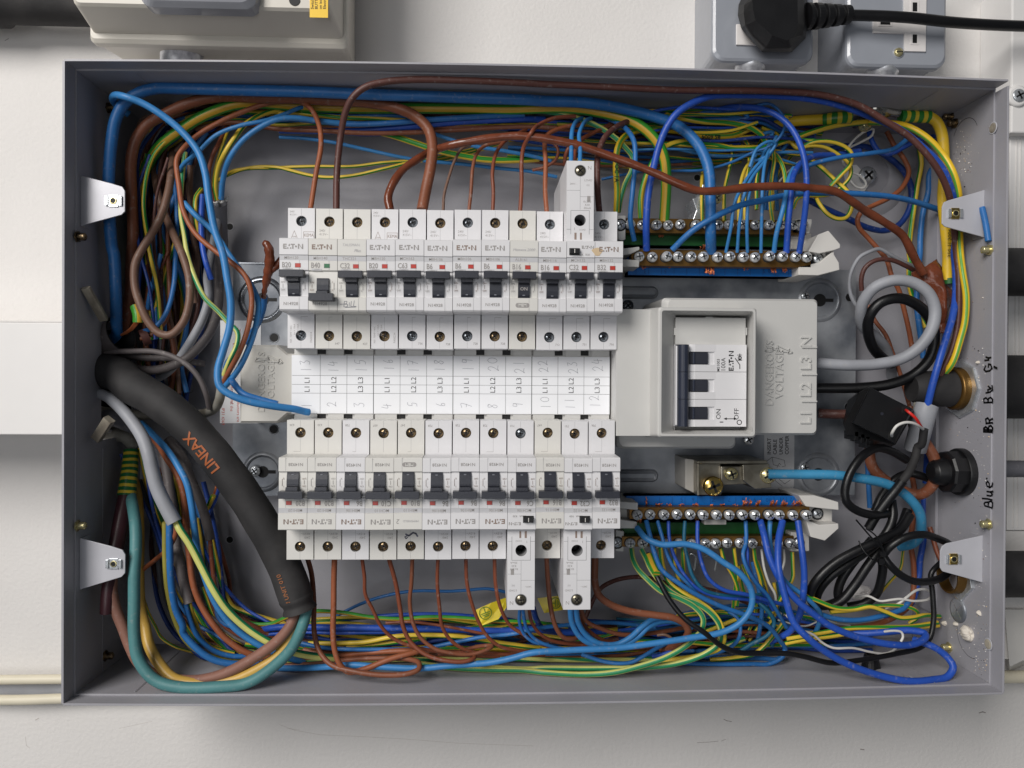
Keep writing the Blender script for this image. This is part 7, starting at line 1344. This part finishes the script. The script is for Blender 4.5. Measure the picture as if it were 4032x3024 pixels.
flag([("D2",1578,430),("D2",1730,355),("D2",1850,320),("D2",1855,400),("D2",1790,490),("D2",1632,550)],52,"yellow earth symbol label beside the tall lower breaker in the middle",("D2",1683,443),20)
sym_r=3.8
flag([("D3",240,322),("D3",410,298),("D3",440,320),("D3",470,420),("D3",295,442)],46,"yellow earth symbol label half behind the tall lower breaker near the bars",("D3",388,362),90)
# ---- glands and knockouts in the marked end panel
def gland(u,v,r,label,kind):
    c=ewall(u,v); x=XI
    E=empty("cable_gland",c,label,"gland")
    if kind=="brass":
        mb=MB(); mb.rings((x,c[1],c[2]),[(r*1.38,0),(r*1.38,-1.6),(r*1.30,-2.0),(r*.9,-2.0)],"zinc",axis=(1,0,0),n=8,smooth=False,cap1=False); mb.build("locknut",E,porigin=c,bevel=.3)
        mb=MB(); prof=[]; k=0
        while k<8: prof+=[(r*1.0,-k),(r*.95,-k-.8)]; k+=1.6
        mb.rings((x,c[1],c[2]),prof+[(r*.86,-8.4),(r*.86,-2)],"brass",axis=(1,0,0),n=36,cap1=False); mb.build("threaded_bush",E,porigin=c)
        mb=MB(); mb.rings((x-1,c[1],c[2]),[(r*.86,0),(r*.85,-16),(r*.78,-30),(r*.6,-36)],"black_rubber",axis=(1,0,0),n=32); mb.build("black_conduit",E,porigin=c)
    else:
        mb=MB(); mb.rings((x,c[1],c[2]),[(r,0),(r,-4),(r*.97,-5)],"black_plastic",axis=(1,0,0),n=36); mb.rings((x,c[1],c[2]),[(r*.9,-5),(r*.9,-13),(r*.84,-14.5)],"black_plastic",axis=(1,0,0),n=10,smooth=False); mb.rings((x,c[1],c[2]),[(r*.6,-14),(r*.5,-22),(r*.35,-24)],"black_plastic",axis=(1,0,0),n=30); mb.build("gland_nut",E,porigin=c,bevel=.4)
gland(3785,1530,15.5,"black conduit with brass threaded bush and octagonal locknut in the end panel","brass")
gland(3792,1858,17.0,"big black plastic gland nut in the end panel above the word Blue","black")
mb=MB(); c=ewall(3790,2270); mb.rings((XI,c[1],c[2]-4),[(18,0),(18,-2.5),(13,-2.5)],"zinc",axis=(1,0,0),n=6,smooth=False,cap1=False); mb.rings((XI,c[1],c[2]-4),[(13,0),(13,-9),(11.5,-9),(11.5,-2)],"brass",axis=(1,0,0),n=30,cap1=False); mb.build("locknut",label="steel locknut and brass ring half hidden by the lower fixing lug",cat="gland",bevel=.3)
mb=MB(); c=ewall(3775,2402); mb.rings((XI,c[1],c[2]),[(9,0),(8.7,-1.2),(7,-1.5)],"galvanised",axis=(1,0,0),n=28); 
mb.stroke([(c[2]-5,c[1]-5),(c[2]+5,c[1]+5)],.9,"zinc",lambda X,Y:(XI-1.56,Y,X)); mb.stroke([(c[2]+5,c[1]-5),(c[2]-5,c[1]+5)],.9,"zinc",lambda X,Y:(XI-1.56,Y,X)); mb.build("blanking_plug",label="round steel blanking plug with a cross on the end panel near the bottom corner",cat="plug")
# loose offcut, chips and dust
L_=[ewall(3878,818),ewall(3892,880),ewall(3903,950)]
mb=MB(); mb.tube([(p[0]-2.0,p[1],p[2]) for p in L_],2.0,"w_blue",12); mb.build("wire_offcut",label="short blue wire offcut lying on the end panel beside the upper fixing lug",cat="wire offcut")
rn=random.Random(11)
def chip(u,v,r,m,label,seed):
    c=ewall(u,v); r_=random.Random(seed); P=[]; n=7
    for k in range(n): a=2*pi*k/n; q=r*r_.uniform(.65,1.25); P.append((c[1]+q*sin(a),c[2]+q*cos(a)*1.3))
    mb=MB(); mb.loft([[(XI-.05,y,z) for y,z in P],[(XI-1.2,c[1]+(y-c[1])*.8,c[2]+(z-c[2])*.8) for y,z in P],[(XI-2.2,c[1]+(y-c[1])*.3,c[2]+(z-c[2])*.3) for y,z in P]],m); mb.build("plaster_chip",label=label,cat="plaster chip",group="plaster chips on the end panel")
chip(3773,2348,2.6,"stain_tan","tan plaster chip just above the round blanking plug",1); chip(3718,2452,2.2,"plaster","pale chip against the lower back of the end panel",2); chip(3766,2458,2.2,"plaster","diamond shaped pale chip under the round blanking plug",3)
chip(3857,2412,1.9,"plaster","pale chip near the rim beside the round blanking plug",4); chip(3826,1915,1.7,"plaster","pale crumb beside the big black gland nut and the word Blue",6); chip(3854,1428,1.4,"plaster","pale crumb above the handwritten Gr on the end panel",7)
blob("plaster_lump",[cp("D4",x,y) for x,y in [(1655,600),(1690,560),(1730,580),(1750,620),(1730,680),(1690,680),(1670,640)]],70,76,"plaster","largest pale plaster lump stuck in the knockout near the bottom corner","plaster",12,.5)
def dust(N,uv,name,label):
    mb=MB()
    for k in range(N):
        u,v=uv(); c=ewall(u,v)
        if c[2]<4 or c[2]>91: continue
        r=abs(rn.gauss(0,.2))+.1; m=rn.choice(("dust_white","dust_white","plaster","stain_tan","slot_dark","print_brown")); a=rn.uniform(0,6)
        P=[(c[1]+r*sin(a+t),c[2]+r*cos(a+t)*rn.uniform(.8,1.4)) for t in (0,1.5,3,4.6)]
        mb.loft([[(XI-.03-(2.2 if c[2]<hk-2 else 0),y,z) for y,z in P],[(XI-.03-r-(2.2 if c[2]<hk-2 else 0),c[1]+(y-c[1])*.5,c[2]+(z-c[2])*.5) for y,z in P]],m,cap0=False)
    mb.build(name,label=label,cat="dust",kind="stuff")
def duv():
    t=rn.random()
    if t<.5: return rn.gauss(3850,42),rn.uniform(1350,2700)
    if t<.62: return rn.gauss(3880,22),rn.gauss(2600,60)
    if t<.85: return rn.gauss(3790,25),rn.gauss(640,60)
    return rn.uniform(3700,3905),rn.uniform(450,2650)
dust(520,duv,"plaster_dust","pale plaster dust scattered over the marked end panel")
